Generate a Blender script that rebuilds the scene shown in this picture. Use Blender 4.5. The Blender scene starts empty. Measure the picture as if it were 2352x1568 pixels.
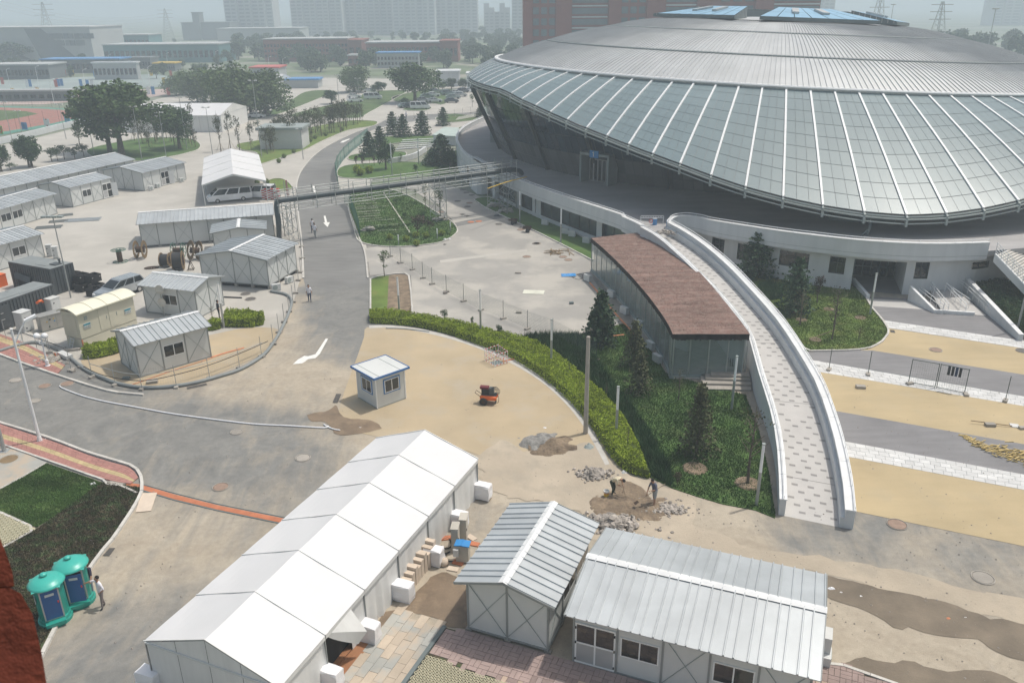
import bpy,math,random
from mathutils import Vector,Matrix,noise
from mathutils.geometry import tessellate_polygon
random.seed(7)
SC=bpy.context.scene
COL=SC.collection
R=math.radians
PI=math.pi
# ------ camera
CAM_H=25.2
PITCH,ROLL,FOC=0.3885,-0.009,1880.0
_F=Vector((0,math.cos(PITCH),-math.sin(PITCH)))
_R0=Vector((1,0,0));_U0=_R0.cross(_F)
_R=_R0*math.cos(ROLL)+_U0*math.sin(ROLL)
_U=-_R0*math.sin(ROLL)+_U0*math.cos(ROLL)
CAM_P=Vector((0,0,CAM_H))
cam_data=bpy.data.cameras.new('camera')
cam_data.sensor_width=36.0
cam_data.lens=FOC/2352*36
cam_data.clip_start=0.05
cam_data.clip_end=9000
cam_data.dof.use_dof=True
cam_data.dof.focus_distance=60
cam_data.dof.aperture_fstop=8.0
cam=bpy.data.objects.new('camera',cam_data)
COL.objects.link(cam)
M=Matrix.Identity(4)
for i in range(3):
 M[i][0],M[i][1],M[i][2],M[i][3]=_R[i],_U[i],-_F[i],CAM_P[i]
cam.matrix_world=M
SC.camera=cam
# ------ light
SUN_AZ,SUN_EL=R(66),R(66)
world=bpy.data.worlds.new('World');SC.world=world
world.use_nodes=True
wn=world.node_tree;wn.nodes.clear()
sky=wn.nodes.new('ShaderNodeTexSky');sky.sky_type='NISHITA';sky.sun_disc=False
sky.sun_elevation=SUN_EL;sky.sun_rotation=SUN_AZ
sky.air_density=1.6;sky.dust_density=6.0;sky.ozone_density=1.5
bg=wn.nodes.new('ShaderNodeBackground');bg.inputs['Strength'].default_value=0.10
wo=wn.nodes.new('ShaderNodeOutputWorld')
wn.links.new(sky.outputs[0],bg.inputs[0]);wn.links.new(bg.outputs[0],wo.inputs[0])
sd=bpy.data.lights.new('sun','SUN');sd.energy=3.3;sd.angle=R(1.5);sd.color=(1.0,0.955,0.88)
sun=bpy.data.objects.new('sun',sd);COL.objects.link(sun)
_sv=Vector((math.sin(SUN_AZ)*math.cos(SUN_EL),math.cos(SUN_AZ)*math.cos(SUN_EL),math.sin(SUN_EL)))
sun.rotation_euler=(-_sv).to_track_quat('-Z','Y').to_euler();sun.location=(60,20,120)
SC.view_settings.view_transform='Standard';SC.view_settings.look='None'
SC.view_settings.exposure=-0.02;SC.view_settings.gamma=1.0
SC.view_settings.use_curve_mapping=False
cy=SC.cycles
cy.max_bounces=5;cy.diffuse_bounces=2;cy.glossy_bounces=2;cy.transmission_bounces=3
cy.transparent_max_bounces=12;cy.volume_bounces=2;cy.volume_step_rate=8
cy.use_denoising=True
try:cy.denoiser='OPENIMAGEDENOISE'
except Exception:pass
# ------ picture -> place
def G(x,y,z=0.0):
 """the point of the place at height z seen at (x, y) of the 2352 wide picture"""
 d=_R*((x-1176)/FOC)-_U*((y-784)/FOC)+_F
 t=(z-CAM_H)/d.z
 return CAM_P+d*t
def GY(x,y,Y):
 d=_R*((x-1176)/FOC)-_U*((y-784)/FOC)+_F
 return CAM_P+d*(Y/d.y)
def crop(ox,oy,s):
 return lambda x,y,z=0.0:G(ox+s*x,oy+s*y,z)
cA=crop(746.5,516.8,.3418)
cB=crop(746.5,1033.6,.3418)
cC=crop(746.5,0,.3418)
cD=crop(1548.1,0,.3418)
cE=crop(1548.1,516.8,.3418)
cF=crop(1548.1,1033.6,.3418)
cG=crop(0,1033.6,.3418)
cL=crop(0,516.8,.3418)
cU=crop(0,0,.3418)
cu=crop(0,229.7,.17087)
def shift(ox,oy,w):
 s=w/2352/1.7415
 return crop(ox/1.7415,oy/1.7415,s)
def V2(p):return Vector((p[0],p[1]))
def cat(pts,n=6,closed=False):
 """Catmull-Rom through 3D points"""
 pts=[Vector(p)for p in pts];out=[]
 m=len(pts)
 rng=range(m if closed else m-1)
 for i in rng:
  if closed:
   p0,p1,p2,p3=pts[(i-1)%m],pts[i],pts[(i+1)%m],pts[(i+2)%m]
  else:
   p0,p1,p2,p3=pts[max(i-1,0)],pts[i],pts[i+1],pts[min(i+2,m-1)]
  for k in range(n):
   t=k/n
   out.append(0.5*((2*p1)+(-p0+p2)*t+(2*p0-5*p1+4*p2-p3)*t*t+(-p0+3*p1-3*p2+p3)*t**3))
 if not closed:out.append(pts[-1])
 return out
def resample(pts,step):
 out=[pts[0].copy()];acc=0.0
 L=[0.0]
 for a,b in zip(pts,pts[1:]):L.append(L[-1]+(b-a).length)
 n=max(1,round(L[-1]/step));j=0
 for k in range(1,n+1):
  s=L[-1]*k/n
  while j<len(L)-2 and L[j+1]<s:j+=1
  t=(s-L[j])/max(1e-9,L[j+1]-L[j])
  out.append(pts[j].lerp(pts[j+1],min(t,1.0)))
 return out
# ------ mesh builder
class MB:
 def __init__(s):s.v=[];s.f=[];s.m=[]
 def add(s,vs,fs,mi=0):
  o=len(s.v);s.v.extend(tuple(v)for v in vs);s.f.extend(tuple(o+i for i in f)for f in fs);s.m.extend([mi]*len(fs));return s
 def box(s,c,d,rz=0.0,mi=0,taper=1.0):
  """box of size d with BOTTOM centre c"""
  cx,cy_,cz=c;a,b=d[0]/2,d[1]/2;co,si=math.cos(rz),math.sin(rz)
  vs=[]
  for z,k in((0,1),(d[2],taper)):
   for x,y in((-a,-b),(a,-b),(a,b),(-a,b)):
    x*=k;y*=k
    vs.append((cx+x*co-y*si,cy_+x*si+y*co,cz+z))
  return s.add(vs,[(3,2,1,0),(4,5,6,7),(0,1,5,4),(1,2,6,5),(2,3,7,6),(3,0,4,7)],mi)
 def beam(s,a,b,w,h=None,mi=0,up=(0,0,1)):
  a,b=Vector(a),Vector(b);h=h or w;d=(b-a)
  if d.length<1e-6:return s
  d.normalize();u=Vector(up)
  if abs(d.dot(u))>.99:u=Vector((1,0,0))
  r=d.cross(u).normalized();u=r.cross(d)
  vs=[]
  for p in(a,b):
   for x,y in((-w/2,-h/2),(w/2,-h/2),(w/2,h/2),(-w/2,h/2)):vs.append(p+r*x+u*y)
  return s.add(vs,[(3,2,1,0),(4,5,6,7),(0,1,5,4),(1,2,6,5),(2,3,7,6),(3,0,4,7)],mi)
 def tube(s,pts,r,n=8,mi=0,caps=True,closed=False):
  pts=[Vector(p)for p in pts];rs=r if isinstance(r,(list,tuple))else[r]*len(pts)
  m=len(pts);vs=[];pu=None
  for i,p in enumerate(pts):
   a=pts[i-1]if(i or closed)else p;b=pts[(i+1)%m]if(i<m-1 or closed)else p
   d=(b-a)
   d=d.normalized()if d.length>1e-9 else Vector((0,0,1))
   u=pu if pu is not None else(Vector((0,0,1))if abs(d.z)<.9 else Vector((1,0,0)))
   rr=d.cross(u)
   if rr.length<1e-6:rr=d.cross(Vector((0,1,0)))
   rr.normalize();u=rr.cross(d);pu=u
   for k in range(n):
    t=2*PI*k/n;vs.append(p+rr*(math.cos(t)*rs[i])+u*(math.sin(t)*rs[i]))
  fs=[]
  for i in range(m if closed else m-1):
   for k in range(n):
    j=(i+1)%m
    fs.append((i*n+k,j*n+k,j*n+(k+1)%n,i*n+(k+1)%n))
  if caps and not closed:fs+=[tuple(range(n)),tuple(reversed(range((m-1)*n,m*n)))]
  return s.add(vs,fs,mi)
 def lathe(s,prof,n=16,c=(0,0,0),mi=0):
  vs=[]
  for r,z in prof:
   for k in range(n):
    t=2*PI*k/n;vs.append((c[0]+r*math.cos(t),c[1]+r*math.sin(t),c[2]+z))
  fs=[(i*n+k,i*n+(k+1)%n,(i+1)*n+(k+1)%n,(i+1)*n+k)for i in range(len(prof)-1)for k in range(n)]
  if prof[0][0]>1e-4:fs.append(tuple(reversed(range(n))))
  if prof[-1][0]>1e-4:fs.append(tuple(range((len(prof)-1)*n,len(prof)*n)))
  return s.add(vs,fs,mi)
 def prism(s,poly,z0,z1,mi=0,top=True,bottom=True):
  """vertical prism over an (x, y) outline; z0 / z1 may be lists"""
  n=len(poly)
  zb=z0 if isinstance(z0,(list,tuple))else[z0]*n
  zt=z1 if isinstance(z1,(list,tuple))else[z1]*n
  area=sum(poly[i][0]*poly[(i+1)%n][1]-poly[(i+1)%n][0]*poly[i][1]for i in range(n))
  if area<0:poly=list(reversed(poly));zb=list(reversed(zb));zt=list(reversed(zt))
  vs=[(p[0],p[1],z)for p,z in zip(poly,zb)]+[(p[0],p[1],z)for p,z in zip(poly,zt)]
  fs=[(i,(i+1)%n,n+(i+1)%n,n+i)for i in range(n)]
  tri=tessellate_polygon([[Vector((p[0],p[1],0))for p in poly]])
  for t in tri:
   a,b,c=(poly[i]for i in t)
   if(b[0]-a[0])*(c[1]-a[1])-(b[1]-a[1])*(c[0]-a[0])<0:t=(t[0],t[2],t[1])
   if top:fs.append(tuple(n+i for i in t))
   if bottom:fs.append(tuple(reversed(t)))
  return s.add(vs,fs,mi)
 def sheet(s,poly,z=0.0,mi=0):
  return s.prism(poly,z-.001,z,mi,bottom=False)if False else s._sheet(poly,z,mi)
 def _sheet(s,poly,z,mi):
  tri=tessellate_polygon([[Vector((p[0],p[1],0))for p in poly]]);fs=[]
  for t in tri:
   a,b,c=(poly[i]for i in t)
   if(b[0]-a[0])*(c[1]-a[1])-(b[1]-a[1])*(c[0]-a[0])<0:t=(t[0],t[2],t[1])
   fs.append(tuple(t))
  return s.add([(p[0],p[1],z)for p in poly],fs,mi)
 def strip(s,A,B,mi=0,closed=False):
  """quads between two rows of points"""
  n=len(A);vs=list(A)+list(B)
  fs=[(i,(i+1)%n,n+(i+1)%n,n+i)for i in range(n if closed else n-1)]
  return s.add(vs,fs,mi)
 def sweep(s,line,prof,mi=0,closed=False,caps=True):
  """prof = [(sideways, up)] carried along a line; sideways is to the right of travel"""
  m=len(line);k=len(prof);vs=[]
  for i,p in enumerate(line):
   a=line[i-1]if(i or closed)else p;b=line[(i+1)%m]if(i<m-1 or closed)else p
   d=Vector((b[0]-a[0],b[1]-a[1],0))
   d=d.normalized()if d.length>1e-9 else Vector((1,0,0))
   r=Vector((d.y,-d.x,0))
   for x,z in prof:vs.append((p[0]+r.x*x,p[1]+r.y*x,p[2]+z))
  fs=[]
  for i in range(m if closed else m-1):
   j=(i+1)%m
   for q in range(k):fs.append((i*k+q,i*k+(q+1)%k,j*k+(q+1)%k,j*k+q))
  if caps and not closed:fs+=[tuple(reversed(range(k))),tuple(range((m-1)*k,m*k))]
  return s.add(vs,fs,mi)
 def mesh(s,name,mats,smooth=False):
  me=bpy.data.meshes.new(name)
  me.from_pydata(s.v,[],s.f)
  if not isinstance(mats,(list,tuple)):mats=[mats]
  for m in mats:me.materials.append(m)
  if any(s.m):me.polygons.foreach_set('material_index',s.m)
  if smooth:me.polygons.foreach_set('use_smooth',[True]*len(s.f))
  me.update()
  return me
def _mw(o):
 m=Matrix.Translation(o.location)@o.rotation_euler.to_matrix().to_4x4()@Matrix.Diagonal((*o.scale,1))
 return(_mw(o.parent)@o.matrix_parent_inverse@m)if o.parent else m
def put(name,me,parent=None,loc=(0,0,0),rz=0.0,scale=None,world=False,rot=None,**kw):
 o=bpy.data.objects.new(name,me);COL.objects.link(o)
 o.location=loc;o.rotation_euler=rot if rot is not None else(0,0,rz)
 if scale:o.scale=scale if isinstance(scale,(tuple,list,Vector))else(scale,)*3
 if parent:
  o.parent=parent
  if world:o.matrix_parent_inverse=_mw(parent).inverted()
 for k,v in kw.items():o[k]=v
 return o
def obj(name,mb,mats,parent=None,smooth=False,**kw):
 return put(name,mb.mesh(name,mats,smooth),parent,**kw)
def thing(name,label,cat_,loc=(0,0,0),rz=0.0,group=None):
 o=bpy.data.objects.new(name,None);COL.objects.link(o)
 o.empty_display_size=.3;o.location=loc;o.rotation_euler=(0,0,rz)
 o['label']=label;o['category']=cat_
 if group:o['group']=group
 return o
def struct(name,mb,mats,smooth=False,parent=None,**kw):
 o=obj(name,mb,mats,parent,smooth,**kw)
 if not parent:o['kind']='structure'
 return o
def kids(o,_c={}):
 return list(o.children)
def copy_tree(o,loc=None,rz=None,label=None,group=None,scale=None,parent=None):
 c=o.copy();COL.objects.link(c)
 if parent is not None:c.parent=parent
 for ch in o.children:copy_tree(ch,parent=c)
 if loc is not None:c.location=loc
 if rz is not None:c.rotation_euler.z=rz
 if scale is not None:c.scale=(scale,)*3 if not isinstance(scale,tuple)else scale
 if label:c['label']=label
 if group:c['group']=group
 return c
# ------ materials
MATS={}
def mat(name,col,rough=.8,metal=0.0,var=.12,vs=.6,spots=None,bump=0.0,bs=8.0,col2=None,streak=None,spec=.5,emit=None,fine=0.0,stretch=(1,1,1),alpha=None,trans=0.0,clear=0.0,rand=0.0,space='world'):
 """procedural material: colour varied by two sizes of noise, optional second colour, grain and relief"""
 if name in MATS:return MATS[name]
 m=bpy.data.materials.new(name);m.use_nodes=True;MATS[name]=m
 nt=m.node_tree;N=nt.nodes;L=nt.links;b=N['Principled BSDF']
 b.inputs['Roughness'].default_value=rough;b.inputs['Metallic'].default_value=metal
 b.inputs['Specular IOR Level'].default_value=spec
 if trans:b.inputs['Transmission Weight'].default_value=trans
 if clear:b.inputs['Coat Weight'].default_value=clear
 if alpha is not None:b.inputs['Alpha'].default_value=alpha
 if space=='world':
  g=N.new('ShaderNodeNewGeometry').outputs['Position']
 else:
  g=N.new('ShaderNodeTexCoord').outputs['Object']
 mp=N.new('ShaderNodeMapping');mp.inputs['Scale'].default_value=stretch;L.new(g,mp.inputs[0]);P=mp.outputs[0]
 def nz(sc,det=4,ro=.55):
  t=N.new('ShaderNodeTexNoise');t.inputs['Scale'].default_value=sc;t.inputs['Detail'].default_value=det;t.inputs['Roughness'].default_value=ro
  L.new(P,t.inputs['Vector']);return t.outputs['Fac']
 def ramp(src,a,c0,bb,c1):
  r=N.new('ShaderNodeValToRGB');e=r.color_ramp.elements
  e[0].position=a;e[0].color=(*c0,1);e[1].position=bb;e[1].color=(*c1,1);L.new(src,r.inputs[0]);return r.outputs[0]
 def mix(f,a,c,mode='MIX'):
  x=N.new('ShaderNodeMix');x.data_type='RGBA';x.blend_type=mode
  if isinstance(f,float):x.inputs[0].default_value=f
  else:L.new(f,x.inputs[0])
  for i,s_ in((6,a),(7,c)):
   if isinstance(s_,tuple):x.inputs[i].default_value=(*s_,1)
   else:L.new(s_,x.inputs[i])
  return x.outputs[2]
 lo=tuple(c*(1-var)for c in col);hi=tuple(min(1,c*(1+var))for c in col)
 c=ramp(nz(vs,5),.3,lo,.7,hi)
 if col2 is not None:
  c2,sc2,a2,b2=col2
  c=mix(ramp(nz(sc2,6,.6),a2,(0,0,0),b2,(1,1,1)),c,c2)
 if fine:
  c=mix(1.0,c,ramp(nz(bs*3,3,.7),.2,(1-fine,)*3,.8,(1+fine*.6,)*3),'MULTIPLY')
 if streak:
  sc_,amt,st=streak
  mp2=N.new('ShaderNodeMapping');mp2.inputs['Scale'].default_value=st;L.new(g,mp2.inputs[0])
  t=N.new('ShaderNodeTexNoise');t.inputs['Scale'].default_value=sc_;t.inputs['Detail'].default_value=5;L.new(mp2.outputs[0],t.inputs['Vector'])
  c=mix(1.0,c,ramp(t.outputs['Fac'],.35,(1-amt,)*3,.65,(1.0,)*3),'MULTIPLY')
 if rand:
  oi=N.new('ShaderNodeObjectInfo')
  c=mix(1.0,c,ramp(oi.outputs['Random'],0.0,(1-rand,)*3,1.0,(1+rand*.5,)*3),'MULTIPLY')
 L.new(c,b.inputs['Base Color'])
 if bump:
  bp=N.new('ShaderNodeBump');bp.inputs['Strength'].default_value=bump;bp.inputs['Distance'].default_value=.05
  L.new(nz(bs,5,.65),bp.inputs['Height']);L.new(bp.outputs[0],b.inputs['Normal'])
 if emit:
  b.inputs['Emission Color'].default_value=(*emit[:3],1);b.inputs['Emission Strength'].default_value=emit[3]
 return m
# ------ palette
m_far=mat('far_ground',(.27,.27,.23),vs=.01,col2=((.12,.16,.09),.02,.40,.55),rough=.95)
m_conc=mat('yard_concrete',(.43,.41,.37),vs=.08,var=.10,col2=((.50,.475,.43),.25,.45,.7),fine=.06,bs=6,bump=.1)
m_asph=mat('road_asphalt',(.222,.220,.212),vs=.12,var=.14,fine=.18,bs=12,bump=.25,rough=.9,streak=(1.2,.16,(.25,1,1)))
m_asphd=mat('plaza_asphalt_dark',(.235,.23,.235),vs=.35,var=.10,fine=.14,bs=12,bump=.2,rough=.9,streak=(1.0,.12,(.3,2.2,1)))
m_tan=mat('tan_paving',(.44,.355,.235),vs=.22,var=.12,col2=((.43,.37,.28),.35,.50,.72),fine=.07,bs=10,bump=.12,rough=.92)
m_tanr=mat('tan_paving_clean',(.47,.375,.225),vs=.2,var=.10,col2=((.45,.37,.24),.5,.5,.8),fine=.09,bs=10,bump=.12,rough=.92,streak=(.8,.06,(.3,1.5,1)))
m_dust=mat('dusty_ground',(.44,.375,.29),vs=.35,var=.13,col2=((.38,.33,.26),.6,.48,.66),fine=.12,bs=7,bump=.3,rough=.95)
m_pave=mat('grey_block_paving',(.34,.325,.30),vs=.3,var=.08,col2=((.45,.425,.38),.18,.46,.6),fine=.08,bs=9,bump=.1)
m_wstone=mat('white_stone_paving',(.66,.66,.65),vs=.9,var=.07,streak=(1.6,.18,(.4,3,1)),rough=.7,rand=.10)
m_grass=mat('lawn_grass',(.125,.19,.035),vs=.5,var=.25,col2=((.19,.20,.05),.55,.50,.72),fine=.4,bs=9,bump=.6,rough=.95)
m_grassd=mat('lawn_grass_dark',(.075,.145,.032),vs=.4,var=.3,col2=((.11,.16,.045),.6,.5,.75),fine=.4,bs=9,bump=.7,rough=.95)
m_grassf=mat('lawn_grass_far',(.075,.125,.035),vs=.12,var=.25,col2=((.14,.16,.07),.3,.5,.75),fine=.3,bs=4,rough=.95)
m_soil=mat('brown_groundcover',(.105,.088,.052),vs=1.3,var=.35,col2=((.085,.12,.05),2.2,.46,.6),fine=.55,bs=7,bump=.9,rough=.97)
m_dirt=mat('bare_dirt',(.25,.19,.13),vs=.9,var=.3,col2=((.16,.12,.085),1.4,.45,.65),fine=.3,bs=7,bump=.8,rough=.97)
m_wet=mat('wet_dirt',(.175,.14,.10),vs=.6,var=.25,fine=.15,bs=8,bump=.25,rough=.75)
m_mud=mat('wet_mud_patch',(.20,.145,.095),vs=.8,var=.25,col2=((.27,.20,.13),1.2,.5,.7),fine=.15,bs=6,bump=.2,rough=.6)
m_kerb=mat('kerb_stone',(.56,.54,.50),vs=1.5,var=.12,fine=.1,bs=8,rough=.85,rand=.15)
m_white=mat('white_render',(.64,.66,.67),vs=.25,var=.04,streak=(.7,.08,(2,2,.2)),rough=.75,bump=.03,bs=20)
m_whitec=mat('white_coping',(.76,.77,.77),vs=.8,var=.05,streak=(1.5,.1,(1,1,1)),rough=.6)
m_terr=mat('terrace_paving',(.40,.39,.385),vs=.2,var=.08,streak=(.5,.16,(.35,1,1)),fine=.07,bs=4,rough=.85)
m_rampf=mat('ramp_tiles',(.50,.485,.465),vs=.6,var=.06,fine=.07,bs=9,rough=.85)
m_rampd=mat('dark_ramp_tile',(.28,.27,.26),vs=.6,var=.12,rough=.85)
m_roofm=mat('silver_roof_sheet',(.50,.515,.52),metal=.15,rough=.5,vs=.15,var=.05,streak=(.35,.08,(1,1,1)),rand=.07)
m_seam=mat('roof_seam',(.66,.68,.68),metal=.5,rough=.4)
m_skyl=mat('canopy_glass_panel',(.185,.245,.26),rough=.30,metal=.0,vs=.06,var=.08,rand=.045,spec=.55)
m_rib=mat('white_roof_rib',(.80,.81,.81),rough=.5,vs=2,var=.04)
m_blue=mat('blue_roof_glass',(.26,.46,.62),rough=.35,vs=.2,var=.06,rand=.05)
m_gutter=mat('dark_gutter',(.14,.17,.17),rough=.6)
m_steel=mat('grey_painted_steel',(.30,.34,.33),rough=.5,vs=1,var=.08)
m_dglass=mat('dark_curtain_glass',(.022,.045,.065),rough=.10,metal=.0,vs=.15,var=.3,spec=.9,rand=.25)
m_lglass=mat('grey_lower_panel',(.14,.145,.14),rough=.25,vs=.15,var=.2,spec=.8,rand=.25)  # lower wall band in its own tile grey, lighter than the glass above
m_win=mat('window_glass',(.018,.022,.024),rough=.08,vs=.5,var=.3,spec=.8)
m_wingr=mat('office_window_glass',(.10,.13,.14),rough=.15,vs=.5,var=.3,spec=.9,rand=.3)
m_frame=mat('dark_window_frame',(.06,.07,.07),rough=.5)
m_hutw=mat('hut_wall_panel',(.63,.645,.63),vs=.5,var=.03,streak=(.9,.05,(1,1,.3)),rough=.55,rand=.05)
m_hutf=mat('hut_steel_post',(.27,.285,.28),rough=.5,vs=1,var=.08)
m_hutr=mat('hut_roof_sheet',(.49,.52,.535),metal=.15,rough=.38,vs=.4,var=.05,streak=(.8,.09,(1,1,1)),rand=.10)
m_pvc=mat('white_window_frame',(.82,.83,.82),rough=.5,vs=2,var=.02)
m_doorp=mat('grey_door_panel',(.40,.40,.40),rough=.6)
m_tentr=mat('white_tent_roof',(.68,.68,.685),vs=.3,var=.02,rough=.55,bump=.05,bs=1.2,streak=(.5,.03,(1,1,1)))
m_tentw=mat('white_tent_wall',(.74,.74,.72),vs=.5,var=.04,rough=.5,bump=.35,bs=1.0,streak=(1.3,.08,(2,2,.3)))
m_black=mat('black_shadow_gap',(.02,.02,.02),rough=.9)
m_brown=mat('brown_shaggy_matting',(.27,.165,.135),vs=.9,var=.2,col2=((.31,.225,.19),2.5,.42,.62),fine=.6,bs=8,bump=1.0,rough=1.0,streak=(.8,.3,(.3,2.0,1)))
m_browne=mat('dark_matting_edge',(.055,.045,.04),vs=2,var=.4,fine=.5,bs=9,bump=1.0,rough=1.0)
m_pglass=mat('pavilion_glass',(.40,.50,.47),rough=.12,vs=.3,var=.15,alpha=.42,spec=.9)
m_conb=mat('concrete_block',(.38,.35,.31),vs=2,var=.12,fine=.15,bs=10,bump=.3,rough=.95,rand=.2)
m_pole=mat('grey_lamp_pole',(.38,.395,.39),rough=.45,metal=.3)
m_polew=mat('white_lamp_pole',(.80,.81,.82),rough=.4)
m_lampw=mat('lamp_diffuser',(.85,.86,.87),rough=.35)
m_green=mat('green_fence_steel',(.03,.13,.09),rough=.55)
m_greend=mat('dark_green_post',(.03,.06,.05),rough=.55)
m_scaf=mat('galvanised_scaffold_tube',(.42,.44,.43),metal=.6,rough=.45,vs=2,var=.15)
m_duct=mat('dark_blue_pipe_duct',(.035,.055,.065),rough=.5,vs=1,var=.2)
m_bark=mat('tree_bark',(.13,.105,.08),vs=3,var=.3,rough=.95,fine=.3,bs=10)
m_poleb=mat('stay_wood',(.33,.26,.17),vs=3,var=.2,rough=.9)
def leafm(name,c,v=.35):
 return mat(name,c,vs=.8,var=v,rough=.8,spec=.25,fine=.25,bs=3,space='world')
m_leaf=leafm('leaf_mid_green',(.075,.125,.04))
m_leafd=leafm('leaf_dark_green',(.05,.095,.036))
m_leafw=leafm('leaf_willow',(.11,.16,.065),.25)
m_leafp=leafm('needle_blue_green',(.06,.105,.055))
m_leafo=leafm('leaf_olive',(.095,.105,.052))
m_leaff=leafm('leaf_far_tree',(.075,.115,.06))
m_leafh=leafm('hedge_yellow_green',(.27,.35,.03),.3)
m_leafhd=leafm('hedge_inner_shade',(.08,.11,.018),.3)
m_leafr=leafm('leaf_bronze',(.075,.055,.04),.3)
m_reed=leafm('tall_grass_blade',(.045,.10,.035),.4)
m_brick=mat('red_brick_wall',(.26,.085,.065),vs=.3,var=.10,rough=.85,fine=.1,bs=3)
m_redcol=mat('red_brick_column',(.24,.05,.025),vs=1.5,var=.25,col2=((.20,.03,.016),3.0,.5,.7),fine=.2,bs=6,bump=.5,rough=.9)
m_towerw=mat('tower_wall',(.50,.52,.53),vs=.05,var=.05)
m_towerd=mat('tower_window_band',(.31,.34,.36),vs=.05,var=.1)
m_orange=mat('orange_paint',(.70,.13,.02),rough=.5)
m_red=mat('red_paint',(.55,.05,.04),rough=.5)
m_teal=mat('teal_plastic',(.02,.30,.24),rough=.35,vs=1.5,var=.08,spec=.5)
m_bdoor=mat('blue_door',(.015,.10,.30),rough=.4)
m_alu=mat('aluminium_trim',(.50,.50,.49),rough=.4,metal=.5)
m_cream=mat('cream_steel_cladding',(.60,.57,.45),rough=.6,vs=1,var=.03,streak=(1,.06,(1,1,.3)))
m_creamr=mat('cream_steel_roof',(.78,.75,.60),rough=.5,vs=1,var=.03)
m_contd=mat('dark_grey_container',(.075,.085,.092),rough=.55,vs=1,var=.12,streak=(1,.1,(1,1,.3)))
m_contt=mat('grey_container_roof',(.23,.25,.25),rough=.6,vs=1,var=.12)
m_cabw=mat('light_grey_cabinet',(.60,.61,.60),rough=.5,vs=2,var=.03)
m_ss=mat('stainless_cabinet',(.42,.41,.38),rough=.4,metal=.4,vs=2,var=.08)
m_rubber=mat('black_rubber',(.028,.028,.03),rough=.75,vs=3,var=.3)
m_rust=mat('rusty_steel',(.075,.045,.03),rough=.85,vs=3,var=.35,fine=.3,bs=12)
m_wood=mat('drum_wood',(.22,.155,.085),rough=.85,vs=3,var=.2)
m_plast=mat('white_plastic_wrap',(.83,.83,.85),rough=.35,vs=1,var=.03,bump=.6,bs=7)
m_board=mat('beige_board',(.62,.52,.42),rough=.8,vs=2,var=.08,rand=.12)
m_otile=mat('orange_brick_paver',(.56,.20,.10),rough=.85,vs=2,var=.15,rand=.2)
m_pinkb=mat('pink_paving_brick',(.36,.27,.245),vs=1.5,var=.12,rough=.85,fine=.12,bs=10,rand=.28)
m_greyb=mat('grey_paving_slab',(.40,.40,.37),vs=.7,var=.10,col2=((.50,.42,.33),.6,.44,.58),rough=.8,fine=.08,bs=10,rand=.10)
m_gpave=mat('perforated_grass_paver',(.47,.44,.31),vs=1,var=.08,rough=.9,fine=.1,bs=10)
m_redp=mat('red_pavement',(.40,.20,.17),vs=.8,var=.12,rough=.85,fine=.15,bs=10,rand=.12)
m_yelp=mat('yellow_tactile_paving',(.50,.40,.22),vs=.8,var=.12,rough=.85,fine=.12,bs=10,rand=.12)
m_iron=mat('cast_iron_cover',(.13,.12,.11),rough=.7,vs=4,var=.2,fine=.3,bs=14)
m_ironr=mat('rusty_iron_cover',(.30,.21,.16),rough=.8,vs=4,var=.2,fine=.3,bs=14)
m_stone=mat('broken_concrete',(.40,.36,.32),vs=2,var=.2,fine=.2,bs=10,bump=.5,rough=.95,rand=.35)
m_gravel=mat('grey_gravel',(.30,.29,.27),vs=3,var=.3,fine=.5,bs=14,bump=1.0,rough=.95)
m_skin=mat('skin',(.36,.20,.13),rough=.6)
m_hair=mat('black_hair',(.015,.012,.012),rough=.7)
m_shirtw=mat('white_shirt',(.78,.76,.80),rough=.8)
m_cloth_k=mat('dark_cloth',(.03,.035,.04),rough=.9)
m_cloth_g=mat('grey_trousers',(.24,.20,.19),rough=.9)
m_cloth_b=mat('blue_grey_shirt',(.11,.12,.17),rough=.9)
m_cloth_l=mat('light_grey_shorts',(.33,.35,.35),rough=.9)
m_cloth_y=mat('pale_yellow_shirt',(.60,.53,.38),rough=.9)
m_cloth_d=mat('dark_olive_trousers',(.05,.06,.04),rough=.9)
m_jean=mat('navy_trousers',(.03,.05,.11),rough=.9)
m_carw=mat('white_car_paint',(.78,.79,.80),rough=.25,clear=.5)
m_cars=mat('silver_car_paint',(.42,.45,.47),rough=.25,metal=.5,clear=.5)
m_card=mat('dark_car_paint',(.03,.045,.065),rough=.25,clear=.5)
m_carg=mat('grey_green_car_paint',(.22,.29,.29),rough=.25,clear=.5)
m_mark=mat('white_road_paint',(.78,.77,.73),rough=.7,vs=3,var=.1,fine=.12,bs=10)
m_court=mat('court_red',(.33,.15,.12),rough=.9)
m_courtg=mat('court_green',(.09,.26,.20),rough=.9)
m_straw=mat('dry_maize_stalks',(.55,.42,.18),rough=.9,vs=3,var=.25,rand=.2)
m_bluet=mat('blue_tarpaulin',(.04,.26,.60),rough=.5)
m_bluer=mat('blue_sheet_roof',(.09,.27,.55),rough=.5)
m_redr=mat('red_sheet_roof',(.55,.13,.11),rough=.6)
m_yellow=mat('yellow_paint',(.62,.42,.05),rough=.6)
m_greyw=mat('grey_building_wall',(.42,.44,.44),vs=.1,var=.06)
m_greyd=mat('dark_building_wall',(.16,.18,.19),vs=.1,var=.1)
m_tealb=mat('teal_building_wall',(.10,.24,.25),vs=.1,var=.1)
m_pipeo=mat('orange_conduit',(.62,.24,.12),rough=.7,vs=2,var=.15)
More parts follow.
